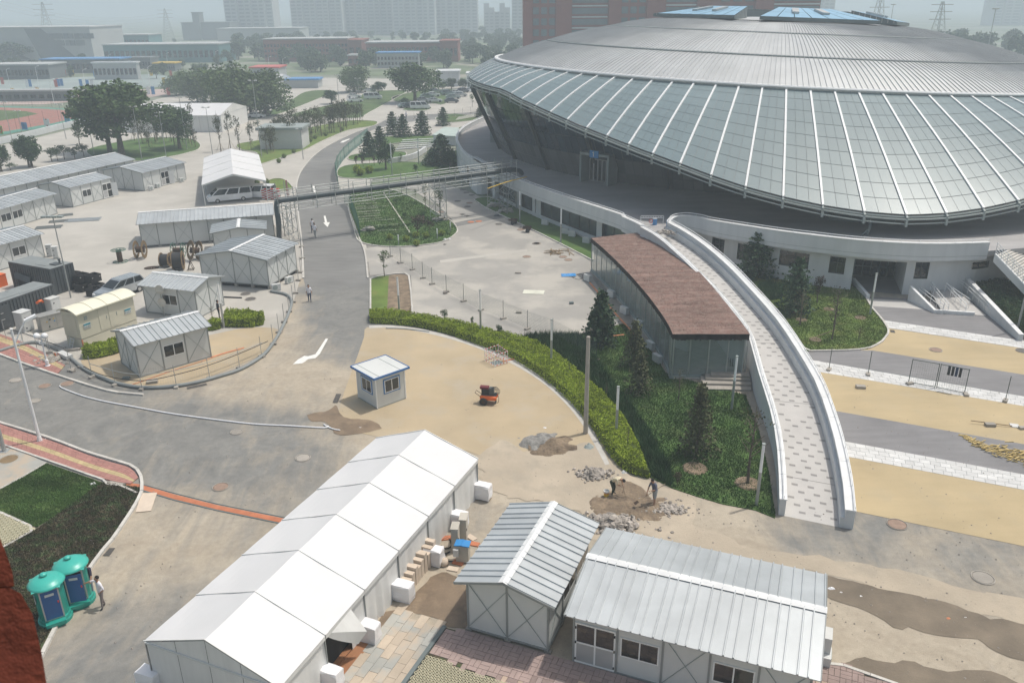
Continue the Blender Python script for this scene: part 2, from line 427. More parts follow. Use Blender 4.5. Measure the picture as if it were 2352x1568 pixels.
# ------ ground
def hitline(line,px,py):
 """where the upright surface over a plan line is seen at (px, py): (point, distance along the line)"""
 d=_R*((px-1176)/FOC)-_U*((py-784)/FOC)+_F
 best=None;s=0.0
 for a,b in zip(line,line[1:]):
  ex,ey=b[0]-a[0],b[1]-a[1];L=math.hypot(ex,ey)
  den=d.x*ey-d.y*ex
  if abs(den)>1e-9:
   t=(a[0]*ey-a[1]*ex)/den
   u=(a[0]*d.y-a[1]*d.x)/den
   if t>0 and-1e-6<=u<=1+1e-6 and(best is None or t<best[2]):
    best=(CAM_P+d*t,s+u*L,t)
  s+=L
 return(best[0],best[1])if best else(None,None)
def grid_ground():
 x0,x1,y0,y1,st=-62.0,62.0,12.0,112.0,.55
 cps=[(50,850,1),(200,950,1),(90,930,1),(300,960,1),(420,930,.9),(560,945,.85),(650,970,.9),(450,1000,1),(300,1010,.95),(500,1070,.95),(400,1080,.95),(690,1020,.8),(740,995,.5),(600,1130,.6),(400,1150,.45),(500,1210,.4),(330,1250,.15),(400,1300,.25),(300,1400,.65),(200,1500,.8),(150,1450,.55),(250,1540,.85),(60,1560,.6),(450,1250,.25),(300,1190,.2),(230,1350,.1),(140,1400,.3),(620,1060,.75),(400,1400,.7),(640,860,0),(700,850,.1),(620,900,.25),(760,880,0),(560,870,.15),(690,760,.35),(760,760,.85),(745,700,1),(820,745,1.1),(800,810,.85),(705,665,1),(760,665,1.1),(820,665,1.1),(715,700,1),(790,700,1.1),(835,700,1.1),(720,735,.8),(770,730,1.1),(775,770,1),(745,790,.5),(790,790,1),(680,690,.25),(672,730,.1),(745,600,1),(720,540,.8),(700,560,.6),(690,650,.15),(660,700,0),(640,780,0),(830,620,.85),(780,930,.15),(740,930,.3),(700,690,.5),(600,900,.3),(500,900,.3),(400,920,.55),(660,910,.3),(800,520,.9),(750,470,1),(1180,1120,0),(1300,1100,0),(1500,1190,0),(1600,1220,0),(1700,1210,0),(1900,1450,0),(2100,1500,0),(2300,1480,0),(1250,1180,0),(950,1400,0),(1080,1290,0),(1850,1240,.8),(1980,1250,.75),(1790,1210,.55),(2100,1270,.5),(2250,1300,.55),(2330,1360,.45),(2000,1230,.8),(1120,1180,.55),(1140,1230,.4),(2000,1350,0),(2200,1400,0),(1700,1270,0),(1880,1300,.3),(1000,1100,0),(900,1000,0),(1200,1000,0),(1600,1560,0),(2150,1330,.45)]
 C=[(*G(px,py)[:2],v)for px,py,v in cps]
 nx,ny=int((x1-x0)/st)+1,int((y1-y0)/st)+1
 vs=[];val=[]
 for j in range(ny):
  for i in range(nx):
   x,y=x0+i*st,y0+j*st
   sw=sv=0.0
   for cx_,cy_,v in C:
    w=1.0/(((x-cx_)**2+(y-cy_)**2)+1.2)**2
    sw+=w;sv+=w*v
   vs.append((x,y,0.0));val.append(sv/sw)
 fs=[(j*nx+i,j*nx+i+1,(j+1)*nx+i+1,(j+1)*nx+i)for j in range(ny-1)for i in range(nx-1)]
 me=bpy.data.meshes.new('road');me.from_pydata(vs,[],fs)
 at=me.attributes.new('asphalt_amount','FLOAT','POINT');at.data.foreach_set('value',val)
 m=bpy.data.materials.new('silted_road');m.use_nodes=True;nt=m.node_tree;N=nt.nodes;L=nt.links;b=N['Principled BSDF']
 b.inputs['Roughness'].default_value=.93
 pos=N.new('ShaderNodeNewGeometry').outputs['Position']
 a=N.new('ShaderNodeAttribute');a.attribute_name='asphalt_amount'
 def nz(sc,det,dist=0.0,stretch=None,rot=0.0):
  v=pos
  if stretch:
   mp=N.new('ShaderNodeMapping');mp.inputs['Scale'].default_value=stretch;mp.inputs['Rotation'].default_value=(0,0,rot);L.new(pos,mp.inputs[0]);v=mp.outputs[0]
  t=N.new('ShaderNodeTexNoise');t.inputs['Scale'].default_value=sc;t.inputs['Detail'].default_value=det;t.inputs['Roughness'].default_value=.62;t.inputs['Distortion'].default_value=dist;L.new(v,t.inputs['Vector']);return t.outputs['Fac']
 def mth(op,x,y):
  q=N.new('ShaderNodeMath');q.operation=op
  for k,s_ in((0,x),(1,y)):
   if isinstance(s_,(int,float)):q.inputs[k].default_value=s_
   else:L.new(s_,q.inputs[k])
  return q.outputs[0]
 def ramp(src,a_,c0,b_,c1):
  r=N.new('ShaderNodeValToRGB');e=r.color_ramp.elements;e[0].position=a_;e[0].color=(*c0,1);e[1].position=b_;e[1].color=(*c1,1);L.new(src,r.inputs[0]);return r.outputs[0]
 def mix(f,c0,c1,mode='MIX'):
  q=N.new('ShaderNodeMix');q.data_type='RGBA';q.blend_type=mode
  if isinstance(f,float):q.inputs[0].default_value=f
  else:L.new(f,q.inputs[0])
  L.new(c0,q.inputs[6]);L.new(c1,q.inputs[7]);return q.outputs[2]
 n1=nz(.16,6,1.5);n2=nz(.55,6,2.2,(1,.28,1),R(38));n3=nz(1.6,5,.5,(1,.2,1),R(-52))
 f=mth('ADD',a.outputs['Fac'],mth('MULTIPLY',mth('SUBTRACT',n1,.5),1.1))
 f=mth('ADD',f,mth('MULTIPLY',mth('SUBTRACT',n2,.5),.9))
 f=mth('ADD',f,mth('MULTIPLY',mth('SUBTRACT',n3,.5),.5))
 fac=ramp(f,.12,(0,0,0),.88,(1,1,1))
 asp=ramp(nz(.5,6,1.0),.3,(.175,.175,.17),.7,(.26,.255,.24))
 dus=ramp(nz(.4,6,.8),.3,(.37,.315,.245),.7,(.48,.42,.335))
 c=mix(fac,dus,asp)
 c=mix(1.0,c,ramp(nz(28,3),.25,(.80,.80,.80),.75,(1.12,1.12,1.12)),'MULTIPLY')
 c=mix(1.0,c,ramp(nz(3.0,5,.3),.3,(.88,.88,.87),.7,(1.06,1.06,1.05)),'MULTIPLY')
 L.new(c,b.inputs['Base Color'])
 bp=N.new('ShaderNodeBump');bp.inputs['Strength'].default_value=.35;bp.inputs['Distance'].default_value=.03;L.new(nz(9,6),bp.inputs['Height']);L.new(bp.outputs[0],b.inputs['Normal'])
 me.materials.append(m)
 o=put('road',me);o['kind']='structure'
 return o
grid_ground()
_b=MB();_b.add([(-3200,-300,-.05),(3200,-300,-.05),(3200,5200,-.05),(-3200,5200,-.05)],[(0,1,2,3)])
struct('ground',_b,m_far)
LAY=[0.004]
def area(name,pts,m,z=None,smooth=0,raw=None,kind='structure',closed=True):
 P=raw if raw is not None else[G(*p)for p in pts]
 if smooth:P=cat(P,smooth,closed=True)
 if z is None:z=LAY[0]
 LAY[0]+=.0001;z+=LAY[0]-.004
 b=MB();b._sheet([(p[0],p[1])for p in P],z,0)
 o=obj(name,b,m);o['kind']=kind
 return[V2(p)for p in P]
def ragged(P,amp=.35,step=.6,seed=0):
 P=[Vector((p[0],p[1],0))for p in P];P=resample(P+[P[0]],step)[:-1]
 return[p+Vector((noise.noise(Vector((p.x*.7,p.y*.7,seed))),noise.noise(Vector((p.x*.7,p.y*.7,seed+9))),0))*amp*1.6+Vector((noise.noise(Vector((p.x*2.7,p.y*2.7,seed))),noise.noise(Vector((p.x*2.7,p.y*2.7,seed+9))),0))*amp*.5 for p in P]
_seg={}
def kerb(line,h=.13,w=.16,m=None,L=1.0,name='kerb',stones=True):
 line=[Vector((p[0],p[1],0))for p in line];m=m or m_kerb
 if not stones:
  b=MB();b.sweep(line,[(-w/2,0),(w/2,0),(w/2,h),(-w/2,h)]);return struct(name,b,m)
 root=None;P=resample(line,L);key=(h,w,m.name)
 if key not in _seg:
  b=MB();b.beam((-.5,0,h/2-.02),(.5,0,h/2-.02),w,h+.04);_seg[key]=b.mesh('kerb_stone',m)
 root=bpy.data.objects.new(name,None);COL.objects.link(root);root['kind']='structure'
 for a,c in zip(P,P[1:]):
  d=c-a
  put('kerb_stone',_seg[key],root,loc=((a.x+c.x)/2,(a.y+c.y)/2,0),rz=math.atan2(d.y,d.x),scale=(max(.05,d.length-.018),1,1+random.uniform(-.06,.06)))
 return root
area('yard',[(-60,520),(-60,345),(60,322),(215,285),(300,250),(360,228),(560,190),(700,178),(1100,185),(1180,230),(1180,330),(1080,300),(900,330),(820,480),(860,640),(850,600),(690,640),(672,700),(610,755),(500,762),(300,700),(-60,640)],m_conc,.004)
area('yard',[(-80,840),(-80,620),(300,640),(640,700),(665,705),(640,760),(600,812),(520,850),(440,880),(330,885),(230,860),(150,815),(60,800)],m_conc,.008)
_rl=[(697,640),(693,560),(684,480),(681,440),(684,412),(700,382),(738,345),(800,312),(866,286),(905,270),(1000,262),(1080,258),(1180,240)]
_rr=[(845,640),(838,580),(822,540),(808,500),(790,455),(778,418),(772,385),(782,352),(812,325),(842,305),(880,292),(960,278),(1050,272),(1100,268),(1190,250)]
RL=cat([G(*p)for p in _rl],5);RR=cat([G(*p)for p in _rr],5)
_b=MB();_b._sheet([(p.x,p.y)for p in[G(818,668),G(790,655),G(755,672),G(725,658),G(703,664)]+RL+RR[::-1]+[G(846,660)]],.012,0);struct('road',_b,m_asph)
area('pavement',[(470,772),(540,757),(600,752),(640,758),(628,790),(600,815),(520,850),(440,880),(380,890),(290,884),(225,858),(185,828),(240,806),(300,800)],m_tan,.016,smooth=3)
TAN=area('parking_apron',[(843,752),(900,752),(960,760),(1030,776),(1110,800),(1180,834),(1240,868),(1290,912),(1330,962),(1362,1010),(1388,1062),(1402,1100),(1350,1108),(1290,1085),(1210,1060),(1150,1062),(1100,1045),(1000,1015),(900,1010),(862,1002),(800,985),(778,960),(786,915),(802,870),(822,815),(836,775)],m_tan,.016,raw=None,smooth=3)
_so=[(848,748),(900,747),(970,756),(1040,773),(1115,797),(1185,828),(1250,868),(1305,916),(1348,968),(1378,1018),(1400,1066)];_si=[(1390,1068),(1366,1022),(1337,974),(1296,924),(1243,877),(1180,838),(1110,805),(1038,780),(968,763),(900,753),(848,754)]
area('paving_strip',None,m_kerb,.0225,raw=cat([G(*p)for p in _so],4)+cat([G(*p)for p in _si],4))
area('plaza',[(850,632),(846,600),(835,572),(870,565),(960,566),(1030,553),(1052,528),(1035,500),(1000,470),(950,438),(900,425),(1000,415),(1075,440),(1110,455),(1130,478),(1200,508),(1260,540),(1320,575),(1355,600),(1362,640),(1400,700),(1425,742),(1380,760),(1330,772),(1250,773),(1190,770),(1100,760),(1020,745),(950,728),(944,632),(900,628)],m_pave,.010)
area('plaza',[(1005,520),(1150,490),(1170,498),(1010,528)],m_asph,.014)
area('plaza',[(1010,598),(1210,572),(1213,577),(1012,604)],m_conc,.014)
def EL(x,*q):return None
_ext=900
def stripe(name,top,bot,m,z):
 area(name,None,m,z,raw=[G(*p)for p in top]+[G(*p)for p in bot[::-1]])
eD=lambda x,y:(1548.1+.3418*x,516.8+.3418*y)
fD=lambda x,y:(1548.1+.3418*x,1033.6+.3418*y)
stripe('plaza',[eD(1180,480),eD(1750,500),eD(2700,520)],[eD(1290,640),eD(1405,640),eD(2310,772),eD(2900,860)],m_asphd,.010)
stripe('plaza',[eD(1290,495),eD(1690,515)],[eD(1330,545),eD(1725,570)],m_rampf,.014)
stripe('plaza',[eD(1290,690),eD(1440,694),eD(2352,830),eD(2900,912)],[eD(880,850),eD(1330,842),eD(2352,1005),eD(2900,1092)],m_tanr,.012)
stripe('plaza',[eD(700,840),eD(1330,842),eD(2352,1005),eD(2900,1092)],[eD(850,900),eD(915,905),eD(1560,1012),eD(2352,1150),eD(2900,1246)],m_asphd,.012)
stripe('plaza',[eD(850,980),eD(960,985),eD(1500,1067),eD(2352,1215),eD(2900,1310)],[eD(950,1225),eD(1065,1245),eD(2352,1472),eD(2900,1570)],m_tanr,.012)
stripe('plaza',[eD(950,1225),eD(1065,1245),eD(2352,1472),eD(2900,1570)],[fD(1080,-72),fD(1140,-62),fD(1500,10),fD(2352,165),fD(2900,265)],m_asphd,.012)
stripe('plaza',[fD(1080,25),fD(1170,45),fD(2352,268),fD(2900,372)],[fD(1120,395),fD(1215,410),fD(2352,645),fD(2900,760)],m_tanr,.012)
def slabs(name,tl,tr,bl,br,m,z,nu,rows,part='paving_slab',jitter=.35,h=.02,gap=.012):
 root=bpy.data.objects.new(name,None);COL.objects.link(root);root['kind']='structure'
 tl,tr,bl,br=(G(*p)for p in(tl,tr,bl,br))
 for r in range(rows):
  v0,v1=r/rows,(r+1)/rows;off=(r%2)*.5+random.random()*.2
  cuts=[0.0]+sorted(min(1,max(0,(k+off+random.uniform(-jitter,jitter)*.3)/nu))for k in range(nu))+[1.0]
  for a,b_ in zip(cuts,cuts[1:]):
   if b_-a<.15/nu:continue
   q=lambda u,v:tl.lerp(tr,u).lerp(bl.lerp(br,u),v)
   P=[q(a,v0),q(b_,v0),q(b_,v1),q(a,v1)];c=sum(P,Vector())/4
   P=[c+(p-c)*(1-gap/max(.05,(p-c).length))for p in P]
   mb=MB();mb.prism([(p.x,p.y)for p in P],0.0,z+random.uniform(-.003,.003),bottom=False)
   obj(part,mb,m,root)
 return root
slabs('white_stone_band',eD(1405,640),eD(2700,829),eD(1430,690),eD(2700,882),m_wstone,.022,22,3)
slabs('white_stone_band',eD(915,906),eD(2700,1211),eD(960,985),eD(2700,1275),m_wstone,.022,30,4)
slabs('white_stone_band',fD(1140,-60),fD(2700,228),fD(1170,45),fD(2700,333),m_wstone,.022,22,4)
_b=MB();_b.add([(*G(*fD(1130,-90))[:2],.005),(*G(*fD(2900,250))[:2],.005),(*G(*fD(2900,380))[:2],.005),(*G(*fD(1150,60))[:2],.005)],[(0,1,2,3)])
_b.add([(*G(*eD(900,890))[:2],.005),(*G(*eD(2900,1230))[:2],.005),(*G(*eD(2900,1330))[:2],.005),(*G(*eD(950,1000))[:2],.005)],[(0,1,2,3)])
struct('plaza',_b,m_gutter)
area('dirt_track',None,m_dust,.010,raw=ragged([G(*fD(x,y))for x,y in[(-600,480),(0,520),(300,590),(700,690),(1000,735),(1400,800),(1800,880),(2352,1000),(2900,1130),(2900,1300),(2352,1180),(1900,1060),(1500,960),(1050,850),(1000,840),(600,760),(0,640),(-600,600)]],.5))
area('wet_hollow',None,m_wet,.016,raw=ragged([G(*fD(x,y))for x,y in[(960,850),(1040,842),(1110,868),(1250,895),(1400,925),(1560,960),(1700,995),(1850,1035),(1990,1075),(2080,1112),(2130,1145),(2230,1130),(2352,1165),(2700,1230),(2700,1480),(2352,1425),(2230,1400),(2130,1350),(2080,1290),(2060,1262),(1950,1262),(1830,1262),(1740,1250),(1640,1225),(1580,1190),(1500,1195),(1420,1140),(1300,1105),(1190,1055),(1100,1010),(1010,935),(950,905)]],.22,.4))
area('wet_hollow',None,m_wet,.016,raw=ragged([G(*fD(x,y))for x,y in[(1050,1440),(1130,1425),(1200,1425),(1290,1395),(1380,1400),(1500,1415),(1600,1410),(1720,1465),(1850,1490),(2000,1470),(2150,1490),(2352,1580),(2700,1700),(2000,1720),(1400,1600),(1000,1480)]],.2,.4))
area('wet_hollow',None,m_mud,.020,raw=ragged([G(*p)for p in[(703,952),(725,946),(745,946),(764,938),(772,930),(777,938),(787,957),(802,963),(850,963),(868,972),(878,985),(850,993),(820,996),(785,998),(770,996),(765,985),(745,968),(715,968)]],.10,.3))
area('wet_hollow',None,m_mud,.018,raw=ragged([cB(x,y)for x,y in[(380,1090),(560,1040),(700,860),(800,820),(880,850),(965,930),(975,1200),(820,1185),(770,1140),(640,1100),(540,1070),(480,1060),(360,1230),(100,1540),(60,1500),(350,1150)]],.12,.3))
area('dug_earth',None,m_dirt,.024,raw=ragged([cB(x,y)for x,y in[(1780,370),(1810,350),(1900,345),(1940,290),(1925,220),(1990,205),(2060,215),(2130,250),(2170,290),(2200,330),(2205,380),(2190,450),(2160,470),(2090,465),(2000,440),(1900,410),(1800,395)]],.08,.25))
area('dug_earth',None,m_dust,.020,raw=ragged([cB(x,y)for x,y in[(1000,50),(1100,230),(1300,330),(1700,420),(1900,520),(2200,600),(2500,700),(2500,420),(2352,260),(2250,230),(2100,190),(1960,110),(1900,0),(1700,-60),(1500,60),(1300,-40),(1150,-60)]],.5))
LAWNS=[]
def lawn(pts,m=None,z=.05,smooth=4,k=True,name='lawn',kh=.12,stones=True,raw=None):
 P=raw or[G(*p)for p in pts]
 if smooth:P=cat(P,smooth,closed=True)
 b=MB();b.prism([(p.x,p.y)for p in P],0.0,z,bottom=False);obj(name,b,m or m_grass)['kind']='structure'
 if k:kerb([Vector((p.x,p.y,0))for p in P]+[Vector((P[0].x,P[0].y,0))],kh,stones=stones)
 LAWNS.append([V2(p)for p in P]);return P
L_MID=lawn([(822,552),(812,520),(802,485),(800,455),(808,437),(850,433),(885,433),(925,445),(960,462),(1000,487),(1035,508),(1050,525),(1047,538),(1020,555),(980,563),(930,567),(880,567),(845,562)],m_grassd)
L_UP=lawn([(774,402),(778,388),(800,380),(850,376),(920,372),(1000,372),(1050,345),(1060,372),(1085,400),(1050,404),(960,408),(880,412),(820,411),(785,409)],m_grassd)
L_UP2=lawn([(800,366),(805,358),(840,352),(880,350),(930,350),(925,362),(870,368),(820,370)],m_grassd,stones=False)
lawn([(850,330),(870,318),(930,312),(1000,312),(1040,300),(1060,292),(1065,300),(1045,320),(1000,328),(930,328),(890,332)],m_grassd,stones=False)
lawn([(1000,272),(1040,262),(1100,268),(1145,262),(1142,272),(1080,278),(1030,282)],m_grassf,stones=False)
lawn([(590,378),(640,365),(700,345),(740,325),(800,300),(852,291),(866,285),(860,279),(800,278),(720,292),(680,305),(600,322),(545,332),(555,345),(590,352)],m_grass,stones=False)
lawn([(612,420),(625,412),(650,412),(668,425),(671,436),(650,440),(625,436)],m_grass,stones=False)
L_ISL=lawn([(200,345),(255,330),(330,318),(400,317),(440,320),(460,332),(455,344),(430,352),(395,360),(330,370),(250,372),(215,362)],m_grassd,stones=False)
lawn([(560,268),(600,262),(655,240),(700,212),(755,208),(758,216),(720,232),(660,256),(620,268),(585,275)],m_grassf,stones=False)
lawn([(660,268),(720,250),(800,232),(850,212),(930,208),(928,215),(850,258),(820,272),(740,268)],m_grassf,stones=False)
lawn([(930,240),(990,238),(1020,240),(1050,222),(1078,207),(1020,205),(950,212),(900,225)],m_grassf,stones=False)
lawn([(925,251),(950,246),(990,247),(980,254),(940,255)],m_grassf,stones=False)
lawn([(1118,232),(1128,218),(1150,212),(1160,238),(1130,238)],m_grassf,stones=False)
lawn([(1088,459),(1100,454),(1122,453),(1150,462),(1200,478),(1260,505),(1320,535),(1362,560),(1362,600),(1340,588),(1290,562),(1240,537),(1190,513),(1140,490),(1110,475)],m_grassd,smooth=0)
GARD=[(1196,772),(1250,772),(1330,770),(1372,758),(1430,745),(1470,770),(1530,858),(1620,885),(1712,908),(1742,985),(1765,1080),(1780,1178),(1780,1190),(1735,1172),(1660,1158),(1600,1140),(1540,1120),(1492,1096),(1480,1060),(1455,1000),(1420,945),(1370,893),(1310,842),(1255,800)]
GARDP=[G(*p)for p in GARD]
_b=MB();_b.prism([(p.x,p.y)for p in GARDP],0,.05,bottom=False);obj('lawn',_b,m_grassd)['kind']='structure'
LAWNS.append([V2(p)for p in GARDP])
RLAWN=[eD(*p)for p in[(300,330),(420,330),(560,300),(700,320),(950,350),(1060,372),(1190,362),(1240,430),(1290,492),(1330,560),(1400,640),(1440,700),(1438,735),(1390,795),(1300,835),(1150,846),(885,850),(780,700),(620,500),(460,380)]]
lawn(RLAWN,m_grass,smooth=0)
lawn([(851,640),(872,636),(893,634),(890,700),(888,722),(852,722)],m_grass,smooth=0,k=False)
area('planting_bed',[(893,633),(920,630),(938,632),(945,680),(948,728),(888,722)],m_dirt,.04)
kerb([G(*p)for p in[(851,728),(851,640),(872,635),(905,630),(930,629),(939,634),(944,670),(948,728)]],.12)
KLL=[G(*p)for p in[(-40,955),(0,972),(60,990),(130,1013),(200,1040),(260,1058),(300,1070),(318,1083),(325,1098),(327,1125),(320,1145),(306,1170),(283,1205),(262,1236),(238,1264),(222,1285),(205,1310),(180,1350),(140,1420),(100,1500),(60,1580),(-60,1800)]]
KLLs=cat(KLL,4)
area('lawn',[(108,1065),(150,1080),(205,1098),(235,1110),(225,1125),(180,1155),(120,1190),(85,1212),(60,1200),(0,1178),(-60,1160),(-60,1160),(-60,1155),(0,1125)],m_grassd,.05)
area('groundcover',[(235,1110),(250,1112),(270,1117),(322,1120),(318,1142),(283,1202),(240,1258),(210,1298),(150,1390),(90,1500),(40,1580),(-80,1620),(-80,1300),(0,1256),(85,1216),(120,1190),(180,1155),(225,1125)],m_soil,.046)
LAWNS.append([V2(G(*p))for p in[(108,1065),(205,1098),(235,1110),(180,1155),(85,1212),(0,1178),(-60,1160),(0,1125)]])
area('grass_paver_area',[(-60,1160),(0,1178),(85,1216),(0,1258),(-60,1290)],m_gpave,.052)
kerb(KLLs,.14,.17,L=.9)
kerb([G(*p)for p in[(-40,1010),(0,1020),(46,1036),(120,1062),(180,1083),(243,1105),(246,1113),(252,1118),(262,1119),(275,1116),(290,1122),(315,1134)]],.10,.12,L=.8)
kerb([G(*p)for p in[(108,1064),(50,1098),(0,1125),(-40,1145)]],.10,.12,L=.8)
kerb([G(*p)for p in[(-40,1162),(0,1178),(85,1216),(0,1262),(-40,1282)]],.10,.14,L=.8)
def tiled_path(name,A,B,rows,m_of,step,part,z=.06):
 """courses of pavers between two pixel lines"""
 root=bpy.data.objects.new(name,None);COL.objects.link(root);root['kind']='structure'
 n=40
 PA=resample(cat([G(*p)for p in A],4),.01 if False else step);PB=resample(cat([G(*p)for p in B],4),step)
 k=min(len(PA),len(PB));PA=resample(PA,sum((a-b).length for a,b in zip(PA,PA[1:]))/k);PB=resample(PB,sum((a-b).length for a,b in zip(PB,PB[1:]))/k)
 k=min(len(PA),len(PB))-1
 for i in range(k):
  for r in range(rows):
   q=lambda a,b_,v:a.lerp(b_,v)
   g=.01
   P=[q(PA[i],PB[i],r/rows+g/rows),q(PA[i+1],PB[i+1],r/rows+g/rows),q(PA[i+1],PB[i+1],(r+1)/rows-g/rows),q(PA[i],PB[i],(r+1)/rows-g/rows)]
   c=sum(P,Vector())/4;P=[c+(p-c)*.965 for p in P]
   mb=MB();mb.prism([(p.x,p.y)for p in P],0,z+random.uniform(-.004,.004),bottom=False);obj(part,mb,m_of(r),root)
 return root
_A=[(-30,962),(0,975),(60,995),(130,1018),(200,1045),(260,1064),(300,1076),(318,1098)]
_B=[(-30,1014),(0,1024),(46,1036),(120,1060),(180,1081),(230,1098),(270,1108),(300,1112)]
tiled_path('pavement',_A,_B,9,lambda r:m_yelp if r in(4,5)else m_redp,.42,'paving_brick',.07)
_b=MB();P=[G(*p)for p in _A+_B[::-1]];_b._sheet([(p.x,p.y)for p in P],.03,0);struct('pavement',_b,m_soil)
area('pavement',[(-40,1014),(0,1024),(46,1036),(108,1063),(50,1096),(0,1122),(-60,1150)],m_greyb,.03)
_A2=[(-30,758),(0,768),(60,790),(120,822),(150,840)];_B2=[(-30,800),(0,812),(50,830),(100,852),(130,862)]
tiled_path('pavement',_A2,_B2,7,lambda r:m_yelp if r in(1,2)else m_redp,.5,'paving_brick',.07)
_b=MB();P=[G(*p)for p in _A2+_B2[::-1]];_b._sheet([(p.x,p.y)for p in P],.03,0);struct('pavement',_b,m_soil)
kerb([G(*p)for p in[(-40,800),(0,815),(60,838),(130,862),(200,885),(260,902),(330,908)]],.13,.17)
kerb([G(*p)for p in[(-40,736),(0,748),(60,766),(110,785),(150,800)]],.12,.17)
kerb([RL[i]for i in range(0,40)],.12,.2,m=m_kerb,stones=False)
kerb([p for p in RR[:18]],.12,.18,stones=False)
def arrow(name,pts,label):
 b=MB();b._sheet([(p.x,p.y)for p in(G(*q)for q in pts)],.018,0);o=obj(name,b,m_mark);o['label']=label;o['category']='road marking'
s3=lambda x,y:(1040/1.7415+x*.13672,560/1.7415+y*.13672)
arrow('road_arrow',[s3(*p)for p in[(1070,1275),(1100,1275),(1130,1385),(1175,1385),(1135,1465),(1060,1390),(1092,1385)]],'white straight arrow painted on the road beside the two walking men')
arrow('road_arrow',[s3(*p)for p in[(880,770),(912,770),(938,850),(955,862),(932,908),(900,865),(895,850)]],'white arrow on the road seen behind the pipe bridge')
arrow('road_arrow',[s3(*p)for p in[(1345,50),(1380,20),(1500,-20),(1510,-10),(1400,45)]],'faint white arrow far up the curving road')
lD=lambda x,y:(.3418*x,516.8+.3418*y)
arrow('road_arrow',[lD(*p)for p in[(2190,762),(2205,765),(2150,865),(2120,895),(2070,902),(2050,918),(2030,930),(1968,936),(2000,905),(2045,880),(2070,882),(2120,868)]],'worn white turning arrow on the road above the white-roofed booth')
_b=MB();P=[G(*p)for p in[(290,1108),(322,1112),(400,1135),(500,1160),(660,1192),(655,1202),(500,1170),(400,1146),(320,1122),(290,1114)]];_b._sheet([(p.x,p.y)for p in P],.012,0);struct('cable_trench',_b,m_otile)
_b=MB()
for a,c in zip([(322,1110),(400,1132),(500,1157)],[(400,1132),(500,1157),(660,1189)]):_b.beam(G(*a,.01),G(*c,.01),.05,.04)
for a,c in zip([(322,1124),(400,1148),(500,1172)],[(400,1148),(500,1172),(655,1204)]):_b.beam(G(*a,.01),G(*c,.01),.07,.05)
struct('cable_trench',_b,m_gutter)
# ------ velodrome
DC=Vector((43.8,142.0,0));TX,TY=-.044,-.011
RING={2:(45.7,15.28),3:(37.3,18.26),4:(27.1,20.84),5:(18.9,22.25)}
NB=110;DA=2*PI/NB;A0=R(-115.1)
RIMT=[(-147.2,65.3,12.6),(-144.8,65.4,12.1),(-141.7,66.2,11.6),(-138.9,66.6,11.1),(-135.8,67.3,10.5),(-132.5,68.2,9.9),(-129.6,68.6,9.1),(-126.1,69.6,8.4),(-122.6,71.0,7.65),(-118.7,73.0,6.9),(-115.1,74.9,6.1),(-111.7,76.6,5.15),(-108.3,78.0,4.2),(-104.9,79.0,3.4),(-101.6,79.8,2.75),(-98.3,80.6,2.35),(-95.2,81.0,2.2)]
def rim(a):
 d=math.degrees(a)
 while d>85:d-=360
 while d<-275:d+=360
 if d>-95.2:d=-190.4-d
 if d<-147.2:
  t=min(1,(-147.2-d)/33);t=t*t*(3-2*t);r=65.3+(62.5-65.3)*min(1,t);z=12.6+1.0*min(1,t)
  e=max(-188,d)
  r=65.3+(e+147.2)*.124;z=12.6-(e+147.2)*.011
 else:
  sw=sr=sz=0
  for k,(q,rr,zz)in enumerate(RIMT):
   w=math.exp(-((q-d)/2.6)**2);sw+=w;sr+=w*rr;sz+=w*zz
   if q<-146:continue
  r,z=sr/sw,sz/sw
  for(q0,r0,z0),(q1,r1,z1)in zip(RIMT,RIMT[1:]):
   if q0<=d<=q1:
    t=(d-q0)/(q1-q0);r=.35*r+.65*(r0+(r1-r0)*t);z=.35*z+.65*(z0+(z1-z0)*t)
 return r*.816,25.2-(25-z)*.816
def tilt(x,y,z):return z+TX*x+TY*y
def rp(a,r,z,t=1.0):
 x,y=r*math.cos(a),r*math.sin(a)
 return Vector((x,y,z+(TX*x+TY*y)*t))
VEL=thing('velodrome','huge saucer shaped velodrome with silver metal roof and wide sloping glass skirt','sports hall',DC)
def canopy(a,t,dz=0.0):
 """point on the glass skirt, t 0 at the metal roof, 1 at the rim (the tilt is already in the rim table)"""
 r1,z1=rim(a);r0,z0=RING[2];p0=rp(a,r0,z0);p1=Vector((r1*math.cos(a),r1*math.sin(a),z1))
 p=p0.lerp(p1,t);p.z+=.28*math.sin(PI*t)+dz
 return p
NR=9
cuts=[0,.12,.24,.355,.47,.58,.69,.795,.90,1.0]
def vis(a):
 d=(math.degrees(a)+540)%360-180
 return-165<=d<=-52
glass=[];rest=MB()
for k in range(NB):
 a=A0+k*DA
 am=a+DA/2
 for c in range(3):
  b0=a+DA*(.035+c*.31);b1=b0+DA*.31
  for r in range(NR):
   t0,t1=cuts[r],cuts[r+1]
   g=.035/3;ga=DA*.0045
   P=[canopy(b0+ga,t0+.0018),canopy(b0+ga,t1-.0018),canopy(b1-ga,t1-.0018),canopy(b1-ga,t0+.0018)]
   if vis(am):glass.append((-(P[0]+DC-CAM_P).length,P))
   else:rest.add(P,[(0,1,2,3)])
glass.sort(key=lambda q:-q[0])
def _big(P):
 q=[(p+DC-CAM_P)for p in P];c=sum(q,Vector())/4
 n=(q[2]-q[0]).cross(q[3]-q[1]);return abs(n.dot(c.normalized()))/c.length_squared
glass.sort(key=lambda q:-_big(q[1])if((q[1][0]+DC).x/(q[1][0]+DC).y)<.68 else 0)
